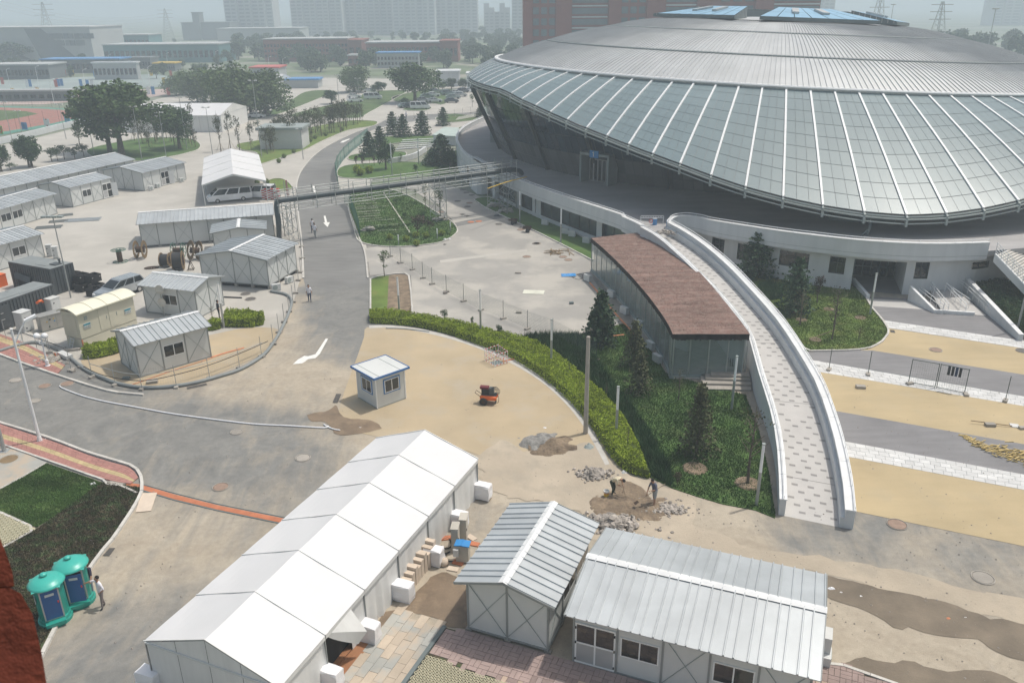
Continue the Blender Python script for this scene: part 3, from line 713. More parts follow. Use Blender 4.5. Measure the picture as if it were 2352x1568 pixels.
for i,(_,P)in enumerate(glass):
 if i<300:
  c=sum(P,Vector())/4;lowP=[p-Vector((0,0,.02))for p in P]
  mb=MB();mb.add([p-c for p in P]+[p-c for p in lowP],[(0,1,2,3),(0,4,5,1),(1,5,6,2),(2,6,7,3),(3,7,4,0)])
  put('glass_panel',mb.mesh('glass_panel',m_skyl),VEL,loc=c)
 else:rest.add(P,[(0,1,2,3)])
obj('glass_skirt',rest,m_skyl,VEL,kind='stuff')
bk=MB();A_,B_=[],[]
for j,t in enumerate([i/8 for i in range(9)]):
 pass
rows=[[canopy(A0+k*DA,t,-.055)for k in range(NB)]for t in(0,.25,.5,.75,1)]
for a_,b_ in zip(rows,rows[1:]):bk.strip(b_,a_,closed=True)
rows2=[[canopy(A0+k*DA,t,-.40)for k in range(NB)]for t in(0,.25,.5,.75,1)]
for a_,b_ in zip(rows2,rows2[1:]):bk.strip(a_,b_,closed=True)
obj('skirt_soffit',bk,mat('skirt_joint_brown',(.30,.285,.28),rough=.7),VEL)
for k in range(NB):
 a=A0+k*DA;mb=MB()
 line=[canopy(a,t,.07)for t in(-.005,.2,.4,.6,.8,1.005)]
 for p,q in zip(line,line[1:]):mb.beam(p,q,.21,.14)
 obj('roof_rib',mb,m_rib,VEL)
 if vis(a):
  mb=MB();p=canopy(a,1.0,-.35);u=Vector((math.cos(a),math.sin(a),0))
  mb.beam(canopy(a,.9,-.45),p+u*.35,.18,.35);mb.beam(p+u*.30+Vector((0,0,-.1)),p+u*.30-Vector((0,0,.75)),.22,.22)
  obj('rim_bracket',mb,m_steel,VEL)
mb=MB()
for off,dz,rr in((.35,-.42,.09),(.30,-.85,.07),(.05,-.25,.10)):
 line=[]
 for k in range(NB*2):
  a=A0+k*DA/2;p=canopy(a,1.0,dz);line.append(p+Vector((math.cos(a),math.sin(a),0))*off)
 mb.tube(line,rr,6,closed=True)
obj('rim_tube',mb,m_steel,VEL)
sheets=[];mrest=MB();NS=NB*4
def tier(i,j,lip):
 r0,z0=RING[i];r1,z1=RING[j]
 out=[]
 for k in range(NS):
  a=A0+k*2*PI/NS;b=a+2*PI/NS*.88;b2=a+2*PI/NS
  L=[]
  for t in(0,.33,.66,1):
   r=r0+(r1-r0)*t;z=z0+(z1+lip*0-z0)*t+.22*math.sin(PI*t)+.12
   L.append((rp(a,r,z),rp(b,r,z),rp(b,r,z+.09),rp(b2,r,z+.09),rp(b2,r,z)))
  out.append((a,L))
 return out
def sheet_mesh(L,mb):
 for p,q in zip(L,L[1:]):
  for k in range(4):mb.add([p[k],p[k+1],q[k+1],q[k]],[(0,1,2,3)])
TIERS=[(2,3),(3,4),(4,5)]
cand=[]
for i,j in TIERS:
 for a,L in tier(i,j,0):
  c=L[1][0]+DC
  d=(math.degrees(a)+540)%360-180
  cand.append((((c-CAM_P).length if(-170<d<0 and c.x/c.y<.66)else 1e6),L))
cand.sort(key=lambda q:q[0])
for n_,(s_,L)in enumerate(cand):
 if n_<300 and s_<1e5:
  c=L[1][0].copy();mb=MB();sheet_mesh([[p-c for p in row]for row in L],mb)
  put('roof_sheet',mb.mesh('roof_sheet',m_roofm),VEL,loc=c)
 else:sheet_mesh(L,mrest)
obj('roof_sheets',mrest,m_roofm,VEL,kind='stuff')
mb=MB();r_,z_=RING[5]
top=[rp(A0+k*2*PI/96,r_,z_+.25)for k in range(96)];apex=Vector((0,0,z_+1.0))
mb.add(top+[apex],[(k,(k+1)%96,96)for k in range(96)])
obj('roof_crown',mb,m_roofm,VEL,smooth=False)
for i in(2,3,4):
 r_,z_=RING[i];mb=MB()
 lo=[rp(A0+k*2*PI/220,r_+.25,z_-.18)for k in range(220)];hi=[rp(A0+k*2*PI/220,r_+.25,z_+.16)for k in range(220)];hi2=[rp(A0+k*2*PI/220,r_-.3,z_+.26)for k in range(220)]
 lo2=[rp(A0+k*2*PI/220,r_+.25+(.5 if i==2 else .0),z_-.2)for k in range(220)]
 mb.strip(lo,hi,closed=True);mb.strip(hi,hi2,closed=True)
 obj('roof_step',mb,m_rib if i==2 else m_gutter,VEL)
 if i!=2:
  mb=MB()
  for k in range(NS):
   a=A0+k*2*PI/NS
   mb.box(rp(a,r_+.28,z_-.12),(.22,.16,.26),a)
  obj('snow_cleats',mb,m_gutter,VEL,kind='stuff')
mb=MB();mb.tube([rp(A0+k*2*PI/220,RING[2][0]+.45,RING[2][1]+.12)for k in range(220)],.16,5,closed=True);obj('roof_edge_trim',mb,m_rib,VEL)
for k in range(6):
 a=R(-114+60*k+24)
 ca=[]
 rin,rout,zin,zout=11.0,19.6,RING[5][1]+2.15,RING[5][1]+.75
 half_o,half_i=R(25),R(23)
 O0,O1=rp(a-half_o,rout/math.cos(half_o)*.94,zout),rp(a+half_o,rout/math.cos(half_o)*.94,zout)
 I0,I1=rp(a-half_i*.82,rin/math.cos(half_i),zin),rp(a+half_i*.82,rin/math.cos(half_i),zin)
 root=obj('skylight',MB().add([O0,O1,I1,I0,O0-Vector((0,0,.45)),O1-Vector((0,0,.45)),I1-Vector((0,0,1.9)),I0-Vector((0,0,1.9))],[(4,5,1,0),(5,6,2,1),(6,7,3,2),(7,4,0,3),(7,6,5,4)]),m_gutter,VEL)
 for u in range(7):
  for v in range(2):
   q=lambda s,t:O0.lerp(O1,s).lerp(I0.lerp(I1,s),t)+Vector((0,0,.04))
   g=.004
   P=[q(u/7+g,v/2+g),q((u+1)/7-g,v/2+g),q((u+1)/7-g,(v+1)/2-g),q(u/7+g,(v+1)/2-g)]
   obj('pane',MB().add(P,[(0,1,2,3)]),m_blue,root)
 for u in(.3,.62):
  q=O0.lerp(O1,u).lerp(I0.lerp(I1,u),.55);w=(O1-O0).normalized();v_=(I0.lerp(I1,u)-O0.lerp(O1,u)).normalized()
  mb=MB();n_=w.cross(v_)
  mb.add([q+w*x+v_*y+n_*z for z in(0,.35)for x,y in((-.5,-1.4),(.5,-1.4),(.5,1.4),(-.5,1.4))],[(3,2,1,0),(4,5,6,7),(0,1,5,4),(1,2,6,5),(2,3,7,6),(3,0,4,7)])
  obj('roof_hatch',mb,m_alu,root)
 for s_,sg in((0,1),(1,1)):
  o_,i_=(O0,I0)if s_==0 else(O1,I1)
  for n_ in range(8):
   mb=MB();p=o_.lerp(i_,(n_+.5)/8);h=.3+1.4*(n_/8)
   mb.beam(p-Vector((0,0,h)),p,.10,.10);obj('skylight_frame',mb,m_alu,root)
FLOOR=3.95
def zfloor(x):
 t=max(0,min(1,(x-5)/25));t=t*t*(3-2*t);return 3.55+.85*t
rw0,rw1,zt=45.6,50.2,13.6
def wallp(a,z):
 f=(z-3.4)/(zt-3.4);r=rw0+(rw1-rw0)*f
 return Vector((r*math.cos(a),r*math.sin(a),z))
W0,W1,NW=R(-212),R(-58),96
mb=MB()
hs=[3.3,5.1,6.9,9.3,11.4,13.8]
for k in range(NW):
 a,b=W0+(W1-W0)*k/NW,W0+(W1-W0)*(k+1)/NW
 d=math.degrees(a)%360-360
 for i in range(5):
  g=.0012;P=[wallp(a+g,hs[i]+.05),wallp(b-g,hs[i]+.05),wallp(b-g,hs[i+1]-.05),wallp(a+g,hs[i+1]-.05)]
  mm=m_lglass if i<2 else m_dglass
  if-185<d<-75 and i<5 and not(i==4 and d>-130)and not(i>=3 and d>-112):
   c=sum(P,Vector())/4;put('wall_pane',MB().add([p-c for p in P],[(0,1,2,3)]).mesh('wall_pane',mm),VEL,loc=c)
  else:mb.add(P,[(0,1,2,3)])
obj('wall_glazing',mb,m_dglass,VEL,kind='stuff')
mb=MB();n=160
for z0_,z1_ in((3.3,13.9),):
 lo=[wallp(2*PI*k/n,z0_)*1 for k in range(n)];hi=[wallp(2*PI*k/n,z1_)for k in range(n)]
 lo=[Vector((p.x*.995,p.y*.995,p.z))for p in lo];hi=[Vector((p.x*.995,p.y*.995,p.z))for p in hi]
 mb.strip(lo,hi,closed=True)
obj('wall_core',mb,m_frame,VEL)
for k in range(0,NW,8):
 a=W0+(W1-W0)*(k+.5)/NW
 mb=MB();mb.beam(wallp(a,3.3)*1.004,(wallp(a,13.4))*1.004+Vector((0,0,0)),.42,.5);obj('leaning_column',mb,m_frame,VEL)
def ebox(a,w,h,d,sign):
 u=Vector((math.cos(a),math.sin(a),0));s=Vector((-u.y,u.x,0));base=u*(rw0+1.0);base.z=zfloor(base.x+DC.x)
 root=obj('entrance_portal',(lambda m:(m.beam(base+s*w/2+u*d/2,base+s*w/2+u*d/2+Vector((0,0,h)),d,.28,up=s),m.beam(base-s*w/2+u*d/2,base-s*w/2+u*d/2+Vector((0,0,h)),d,.28,up=s),m.beam(base+u*d/2+Vector((0,0,h))+s*(w/2+.14),base+u*d/2+Vector((0,0,h))-s*(w/2+.14),d,.32),m)[-1])(MB()),m_steel,VEL)
 nd=5
 for i in range(nd):
  x0=-w/2+.5+(w-1)*i/nd;x1=x0+(w-1)/nd-.1
  P=[base+u*.6+s*x+Vector((0,0,z))for x,z in((x0,.05),(x1,.05),(x1,h*.78),(x0,h*.78))]
  fr=MB()
  for p,q in zip(P,P[1:]+P[:1]):fr.beam(p,q,.09,.09)
  f_=obj('door',fr,m_alu,root);obj('pane',MB().add([p-u*.02 for p in P],[(0,1,2,3)]),m_win,f_)if False else None
  f_ and None
 if sign:
  c=base+u*(d+.05)+Vector((0,0,h+.1));P=[c+s*x+Vector((0,0,z))for x,z in((-.7,-.45),(.7,-.45),(.7,.45),(-.7,.45))]
  sg=obj('entrance_sign',MB().add(P+[p-u*.1 for p in P],[(0,1,2,3),(7,6,5,4),(0,4,5,1),(1,5,6,2),(2,6,7,3),(3,7,4,0)]),m_bluet,root)
  q=c+u*.02;mk=MB()
  mk.beam(q+s*-.05+Vector((0,0,-.3)),q+s*-.05+Vector((0,0,.3)),.12,.03,up=u);mk.beam(q+s*-.05+Vector((0,0,.3)),q+s*-.22+Vector((0,0,.16)),.1,.03,up=u)
  obj('sign_numeral',mk,m_rib,sg)
 return root
_pt=GY(1381,418,96.5)-DC
ebox(math.atan2((G(1381,418,3.7)-DC).y,(G(1381,418,3.7)-DC).x),4.4,3.7,2.0,True)
ebox(math.atan2((G(1750,462,4.3)-DC).y,(G(1750,462,4.3)-DC).x),5.0,3.2,1.2,False)
_p=G(1160,325,3.6)
mb=MB();mb.box((_p.x,_p.y+1.5,3.4),(4.6,5.0,4.0),R(-6));o=obj('plant_room',mb,m_steel,VEL,world=False);o.matrix_parent_inverse=_mw(VEL).inverted()
_p=G(1990,540,4.35)
mb=MB();mb.tube([_p,_p+Vector((.2,.1,.5)),_p+Vector((.35,.3,.9)),_p+Vector((.3,.8,2.6))],.13,8);mb.tube([_p+Vector((-.5,0,0)),_p+Vector((-.1,.05,.35)),_p+Vector((.2,.1,.6))],.1,6)
o=obj('rain_pipe',mb,m_gutter,VEL);o.matrix_parent_inverse=_mw(VEL).inverted()
_P=[G(*p,4.4)for p in[(1888,483),(1900,500),(2050,512),(2048,503),(1960,495)]]
mb=MB();mb.prism([(p.x,p.y)for p in[G(1890,486,4.4),G(1905,505,4.4),G(2055,512,4.4),G(2048,498,4.4)]],4.3,4.75);o=obj('planter_box',mb,m_gutter,VEL);o.matrix_parent_inverse=_mw(VEL).inverted()
# ------ raised terrace
def zpar(x):return zfloor(x)+.72
def GP(px,py,f,it=12):
 p=G(px,py,4.5)
 for _ in range(it):p=G(px,py,f(p))
 return p
s5=lambda x,y:(1800/1.7415+x*.13672,300/1.7415+y*.13672)
s4=lambda x,y:(1500/1.7415+x*.15869,600/1.7415+y*.15869)
s23=lambda x,y:(1320.7+.13672*x,488.1+.13672*y)
s25=lambda x,y:(1464.3+.1709*x,493.8+.1709*y)
s34=lambda x,y:(1952.3+.16992*x,516.8+.16992*y)
parL=[s5(740,650),s5(500,730),s5(300,830),s5(190,900),s5(122,980),s5(100,1060),s5(112,1130),s5(170,1240),s5(250,1330),s5(350,1400),s5(450,1460),s5(560,1510),s4(1450,130),s4(1580,200),s4(1750,290),s4(1900,365),s4(2050,430),s4(2200,485),s4(2352,545),s23(640,0),s23(800,80),s23(1000,170),s23(1120,235)]
parR=[(1539.5,511),(1543,504.5),(1552,499.5),(1567,497),(1583.9,497),(1610,501),(1635.2,507.5),(1703.6,518.6),(1789,531.4),(1866,541),(1952.3,550.8),(2054,558.4),(2156,561.3),(2273.5,558.4)]
ZP=lambda p:zpar(p.x)
PL=cat([GP(x,y,ZP)for x,y in parL],4);PR=cat([GP(x,y,ZP)for x,y in parR],4)
parR2=[GP(x,y,ZP)for x,y in[(2343,553),(2420,545),(2520,530)]]
back=[PL[0]+Vector((10,8,0)),PL[0]+Vector((22,30,0))]
outl=[(p.x,p.y)for p in PL]+[(p.x,p.y)for p in PR]+[(p.x,p.y)for p in parR2]+[(110,80),(120,140),(60,190),(0,180)]+[(p.x,p.y)for p in back[::-1]]
mb=MB();zz=[zfloor(x)for x,y in outl]
mb.prism(outl,[z-.5 for z in zz],zz,bottom=True)
TER=thing('raised_terrace','curved white walled terrace storey running round the velodrome with windows beneath','building',(0,0,0))
obj('terrace_floor',mb,m_terr,TER)
def parapet(line,name='parapet'):
 line=[Vector((p.x,p.y,0))for p in line];mb=MB();n=len(line)
 A,B,C_,D_=[],[],[],[]
 for i,p in enumerate(line):
  a=line[max(0,i-1)];b=line[min(n-1,i+1)];d=(b-a).normalized();r=Vector((d.y,-d.x,0));z=zpar(p.x)
  A.append(p+Vector((0,0,z-1.55))+r*.02);B.append(p+Vector((0,0,z))+r*.02);C_.append(p-r*.33+Vector((0,0,z)));D_.append(p-r*.33+Vector((0,0,z-1.55)))
 mb.strip(A,B);mb.strip(B,C_);mb.strip(C_,D_);mb.strip(D_,A)
 mb.add([A[0],B[0],C_[0],D_[0]],[(0,1,2,3)]);mb.add([A[-1],B[-1],C_[-1],D_[-1]],[(3,2,1,0)])
 obj(name,mb,m_white,TER)
 mb=MB();ln=[Vector(((b.x+c.x)/2,(b.y+c.y)/2,b.z+.02))for b,c in zip(B,C_)]
 mb.sweep(ln,[(-.22,0),(.22,0),(.22,.07),(-.22,.07)]);obj('coping',mb,m_whitec,TER)
 mb=MB();rl=[p+Vector((0,0,.30))for p in ln];mb.tube(rl,.035,6)
 for p in resample(rl,1.6):mb.tube([p-Vector((0,0,.3)),p],.018,5)
 obj('handrail',mb,m_rib,TER)
 mb=MB();ln2=[p+Vector((0,0,.38))for p in A];mb.sweep(ln2,[(-.02,0),(.012,0),(.012,.03),(-.02,.03)]);obj('fascia_joint',mb,m_steel,TER)
parapet(PL);parapet(PR)
def inset(line,d):
 out=[];n=len(line)
 for i,p in enumerate(line):
  a=line[max(0,i-1)];b=line[min(n-1,i+1)];t=Vector((b.x-a.x,b.y-a.y,0)).normalized();r=Vector((t.y,-t.x,0));out.append(Vector((p.x,p.y,0))-r*d)
 return out
WLL=resample(inset(PL[30:],.9),1.0);WLR=resample(inset(PR[12:]+[GP(2330,552,ZP),GP(2420,545,ZP)],1.0),1.0)
def lowwall(line,holes,name='lower_wall'):
 """wall under the terrace, cut round openings given as (s0, s1, z0, z1)"""
 L=[0.0]
 for a,b in zip(line,line[1:]):L.append(L[-1]+(b-a).length)
 def at(s,z):
  s=max(0,min(L[-1],s))
  for i in range(len(L)-1):
   if s<=L[i+1]+1e-9:
    t=(s-L[i])/(L[i+1]-L[i]);p=line[i].lerp(line[i+1],t);return Vector((p.x,p.y,z))
  return Vector((line[-1].x,line[-1].y,z))
 ss=sorted(set([x for x in L]+[h[0]for h in holes]+[h[1]for h in holes]));mb=MB()
 for a,b in zip(ss,ss[1:]):
  if b-a<1e-6:continue
  m_=(a+b)/2;ztop=zpar(at(m_,0).x)-1.3;cuts_=[0.0]
  for h in holes:
   if h[0]-1e-6<=m_<=h[1]+1e-6:
    if h[2]>cuts_[-1]+.01:mb.add([at(a,cuts_[-1]),at(b,cuts_[-1]),at(b,h[2]),at(a,h[2])],[(0,1,2,3)])
    cuts_.append(h[3])
  if ztop>cuts_[-1]:mb.add([at(a,cuts_[-1]),at(b,cuts_[-1]),at(b,ztop),at(a,ztop)],[(0,1,2,3)])
 obj(name,mb,m_white,TER)
 return at
def window_in(at,s0,s1,z0,z1,n=2,depth=.16,glass=None,dirn=None,tr=None,fm=None):
 """framed window set back in the wall: the frame is a part, its panes are sub-parts"""
 a,b=at(s0,0),at(s1,0);d=(b-a).normalized();nrm=Vector((d.y,-d.x,0));o_=-nrm*depth
 fr=MB();q=lambda u,z,e=0:a.lerp(b,u)+Vector((0,0,z))+o_+nrm*e
 rv=MB()
 for P in([a+Vector((0,0,z0)),b+Vector((0,0,z0))],[a+Vector((0,0,z1)),b+Vector((0,0,z1))]):fr.add([P[0],P[1],P[1]+o_,P[0]+o_],[(0,1,2,3)])
 for p in(a,b):fr.add([p+Vector((0,0,z0)),p+Vector((0,0,z1)),p+Vector((0,0,z1))+o_,p+Vector((0,0,z0))+o_],[(0,1,2,3)])
 for k in range(n+1):fr.beam(q(k/n,z0),q(k/n,z1),.07,.07,up=nrm)
 for z in(z0+.03,z1-.03)+((tr,)if tr else()):fr.beam(q(0,z),q(1,z),.07,.07)
 f_=obj('window',fr,fm or m_frame,TER)
 for k in range(n):obj('pane',MB().add([q(k/n,z0,-.03),q((k+1)/n,z0,-.03),q((k+1)/n,z1,-.03),q(k/n,z1,-.03)],[(0,1,2,3)]),glass or m_wingr,f_)
 return f_
def hs_(line,x,y):p,s=hitline(line,x,y);return(s,p.z)if p else(None,None)
cDx=lambda x,y:(746.5+.3418*x,.3418*y)
wL=[]
for x0,x1,yt0,yb0,yt1,yb1,n in[(1165,1285,1245,1360,1300,1440,2),(1320,1418,1315,1430,1355,1470,2),(1450,1825,1365,1490,1500,1650,6),(1862,2060,1510,1660,1580,1700,3)]:
 s0,zt0=hs_(WLL,*cDx(x0,yt0));s1,zt1=hs_(WLL,*cDx(x1,yt1))
 if s0 is None or s1 is None:continue
 wL.append((s0,s1,.55,2.75,n))
atL=lowwall(WLL,[w[:4]for w in wL])
for s0,s1,z0,z1,n in wL:window_in(atL,s0,s1,z0,z1,n,.35)
def wr(x0,x1,yt,yb):
 s0,a=hs_(WLR,*eD(x0,yt));s1,b=hs_(WLR,*eD(x1,yt));s2,c=hs_(WLR,*eD((x0+x1)/2,yb));return s0,s1,c,(a+b)/2
wR=[]
for q in[(258,343,90,215),(430,505,128,238),(712,915,180,285),(1050,1158,215,328),(1628,1722,250,362),(2010,2120,245,292)]:
 r=wr(*q)
 if None not in r:wR.append((r[0],r[1],max(.3,r[2]),r[3]))
sd0,zd=hs_(WLR,*eD(1215,230));sd1,zd1=hs_(WLR,*eD(1568,248));DOOR=(sd0,sd1,0.0,(zd+zd1)/2)
atR=lowwall(WLR,wR+[DOOR])
for s0,s1,z0,z1 in wR:window_in(atR,s0,s1,z0,z1,2,.2,glass=m_win,tr=z0+(z1-z0)*.62)
a,b=atR(sd0,0),atR(sd1,0);d=(b-a).normalized();nv=Vector((-d.y,d.x,0))*7.0;zt_=DOOR[3]
mb=MB();U=Vector((0,0,zt_))
mb.add([a,a+nv,a+nv+U,a+U,b,b+nv,b+nv+U,b+U],[(0,1,2,3),(4,5,6,7),(3,2,6,7),])
obj('entrance_recess',mb,m_white,TER)
gl=MB();gl.add([a+nv*.75,b+nv*.75,b+nv*.75+U,a+nv*.75+U],[(0,1,2,3)]);g_=obj('entrance_glazing',gl,m_win,TER)
fr=MB()
for k in range(7):p=a.lerp(b,k/6)+nv*.74;fr.beam(p,p+U,.08,.08)
for z in(1.0,2.2):fr.beam(a+nv*.74+Vector((0,0,z)),b+nv*.74+Vector((0,0,z)),.08,.08)
obj('glazing_bars',fr,m_gutter,g_)
mb=MB();mb.add([a,b,b+nv,a+nv],[(0,1,2,3)]);o=obj('recess_floor',mb,m_asphd,TER);o.location.z=.02
mb=MB();ln=PL[6:34];A_=[Vector((p.x,p.y,0))for p in inset(ln,.02)];B_=[Vector((p.x,p.y,zpar(p.x)-1.5))for p in inset(ln,.02)];mb.strip(A_,B_);obj('lower_wall',mb,m_white,TER)
mb=MB();ln=PL[0:7];A_=[Vector((p.x,p.y,0))for p in inset(ln,.02)];B_=[Vector((p.x,p.y,zpar(p.x)-1.5))for p in inset(ln,.02)];mb.strip(A_,B_);obj('lower_wall',mb,m_white,TER)
for x,y in[s4(1412,540),s4(1750,700),s4(2330,960)]:
 p=G(x,y);mb=MB();mb.box((p.x,p.y+.3,0),(.7,.7,3.0),R(30));obj('column',mb,m_white,TER)
# ------ ramp
RY0,RY1=37.2,86.0
def zdeck(y,x=30):t=max(0,min(1,(y-RY0)/(RY1-RY0)));return t*zfloor(18)
def GR(px,py,dz):
 p=G(px,py,dz)
 for _ in range(30):
  q=G(px,py,zdeck(p.y)+dz);p=p.lerp(q,.6)
 return p
capL=[(1473.8,520.2),(1498.4,533.2),(1525.8,552.4),(1553,577),(1580.5,601.6),(1607.8,628.9),(1642.3,661.7),(1686.5,712.5),(1720.6,760),(1737,812),(1753.2,869),(1770.3,920),(1783.9,971.4),(1792.5,1022.7),(1797.6,1090),(1799.5,1147)]
capR=[(1541,509),(1583.9,532),(1635.2,568),(1686.5,612.5),(1737.7,665.5),(1789,722),(1814.6,756),(1848.9,808),(1889.9,876.5),(1917.2,948),(1934.3,1003),(1948,1061),(1958.3,1119),(1963.4,1173.7)]
deckR=[(1545,535),(1566.8,551.9),(1618,592.9),(1669.4,644.2),(1720.6,700.6),(1754.8,746.7),(1807.9,807.3),(1845.5,875.7),(1876.2,947.5),(1893.3,995.3),(1910.4,1033.6),(1927.5,1102),(1939.5,1196)]
WH=.98
CL=resample(cat([GR(x,y,WH)for x,y in capL],4),1.0);CR=resample(cat([GR(x,y,WH+.12)for x,y in capR],4),1.0);DR=resample(cat([GR(x,y,0)for x,y in deckR],4),1.0)
RAMP=thing('access_ramp','long curved concrete ramp with white parapet walls climbing to the terrace','ramp',(0,0,0))
N_=48
def even(l,n):
 L=sum((b-a).length for a,b in zip(l,l[1:]));return resample(l,L/n)
CLe,CRe,DRe=even(CL,N_),even(CR,N_),even(DR,N_)
k_=min(len(CLe),len(CRe),len(DRe))
def zl(p):return zdeck(p.y)
def offs(line,d):
 out=[];n=len(line)
 for i,p in enumerate(line):
  a=line[max(0,i-1)];b=line[min(n-1,i+1)];t=Vector((b.x-a.x,b.y-a.y,0)).normalized();r=Vector((t.y,-t.x,0));out.append(Vector((p.x,p.y,0))+r*d)
 return out
LO=offs(CLe,.16);LI=offs(CLe,-.16)
RO=offs(CRe,-.05);RI=offs(CRe,.42);RI2=[Vector((p.x,p.y,0))for p in DRe]
def wallmesh(O,I,top,base=None):
 mb=MB();T=lambda l,f:[Vector((p.x,p.y,f(p)))for p in l]
 b_=base or(lambda p:0.0)
 o0,o1,i1,i0=T(O,b_),T(O,top),T(I,top),T(I,b_)
 mb.strip(o0,o1);mb.strip(o1,i1);mb.strip(i1,i0)
 mb.add([o0[0],o1[0],i1[0],i0[0]],[(0,1,2,3)]);mb.add([o0[-1],o1[-1],i1[-1],i0[-1]],[(3,2,1,0)])
 return mb
obj('parapet_wall',wallmesh(LO,LI,lambda p:zl(p)+WH-.06),m_white,RAMP)
obj('parapet_wall',wallmesh(RO,RI,lambda p:zl(p)+WH+.06),m_white,RAMP)
def coping(line,w0,w1,dz,lab='coping_slab',step=2.4):
 P=resample([Vector((p.x,p.y,zl(p)+dz))for p in line],step)
 for a,b in zip(P,P[1:]):
  d=(b-a).normalized();mb=MB();q=[a+d*.012,b-d*.012]
  mb.sweep(q,[(w0,0),(w1,0),(w1,.07),(w0,.07)]);obj(lab,mb,m_whitec,RAMP)
coping(CLe,-.2,.2,WH-.055);coping(CRe,-.08,.46,WH+.065)
for line,dx,dz in((CLe,-.02,WH+.2),(CRe,.0,WH+.34)):
 mb=MB();P=[Vector((p.x,p.y,zl(p)+dz))for p in offs(line,dx)];mb.tube(P,.03,6)
 for p in resample(P,1.2):mb.tube([p-Vector((0,0,.22)),p],.014,4)
 obj('handrail',mb,m_rib,RAMP)
obj('inner_ledge',wallmesh(offs(CRe,.42),offs(CRe,.62),lambda p:zl(p)+.62),m_white,RAMP)
mb=MB();n=min(len(LI),len(RO));T=lambda l:[Vector((p.x,p.y,zl(p)))for p in l]
cols=[[a.lerp(b,u)for a,b in zip(T(LI),T(offs(CRe,.55)))]for u in(0,.25,.5,.75,1)]
for a_,b_ in zip(cols,cols[1:]):mb.strip(a_,b_)
obj('deck',mb,m_rampf,RAMP)
Ltot=sum((b-a).length for a,b in zip(CLe,CLe[1:]));rnd=random.Random(3)
di,dj=T(LI),T(offs(CRe,.55));M_=len(di)-1
nt=0
for r in range(int(Ltot/.62)):
 for off in(0.13,.43,.72):
  if rnd.random()<.12:continue
  u=off+(r%3)*.09+rnd.uniform(-.02,.02);s=(r+.5)/(Ltot/.62)*M_;i=min(M_-1,int(s));f=s-i
  p=di[i].lerp(dj[i],u).lerp(di[i+1].lerp(dj[i+1],u),f);d=(di[i+1]-di[i]).normalized();sd=(dj[i]-di[i]).normalized();up=sd.cross(d)
  if up.z<0:up=-up
  if nt>=300:continue
  nt+=1;c=p+up*.006
  P=[c+d*x+sd*y for x,y in((-.10,-.17),(.10,-.17),(.10,.17),(-.10,.17))]
  obj('dark_tile',MB().add(P,[(0,1,2,3)]if(P[1]-P[0]).cross(P[2]-P[1]).z>0 else[(3,2,1,0)]),m_rampd,RAMP)
for r in range(8,M_,9):
 mb=MB();mb.beam(di[r]+Vector((0,0,.004)),dj[r]+Vector((0,0,.004)),.03,.012);obj('deck_joint',mb,m_rampd,RAMP)
# ------ prefab huts
MOD=1.82
_hm={}
def share(key,fn):
 if key not in _hm:_hm[key]=fn()
 return _hm[key]
def panel_mesh(w,h):
 return share(('p',round(w,3),round(h,3)),lambda:MB().box((0,0,0),(w,.05,h)).mesh('wall_panel',m_hutw))
def win_parts(parent,w,z0,z1,x,y,rz,frame=m_pvc,n=2,lower=None,trim=None):
 """sliding window standing 2 cm proud of the wall: frame part, pane sub-parts"""
 h=z1-z0
 def mk():
  b=MB()
  for k in range(n+1):b.box((-w/2+w*k/n,0,0),(.055,.07,h))
  for z in(0,h-.05):b.box((0,0,z),(w+.05,.068,.05))
  return b.mesh('window',frame)
 f_=put('window',share(('w',w,h,n,frame.name),mk),parent,loc=(x,y,z0),rz=rz)
 pm=share(('wp',w,h,n),lambda:MB().box((0,0,.03),(w/n-.04,.055,h-.06)).mesh('pane',m_win))
 for k in range(n):put('pane',pm,f_,loc=(-w/2+w*(k+.5)/n,0,0))
 return f_
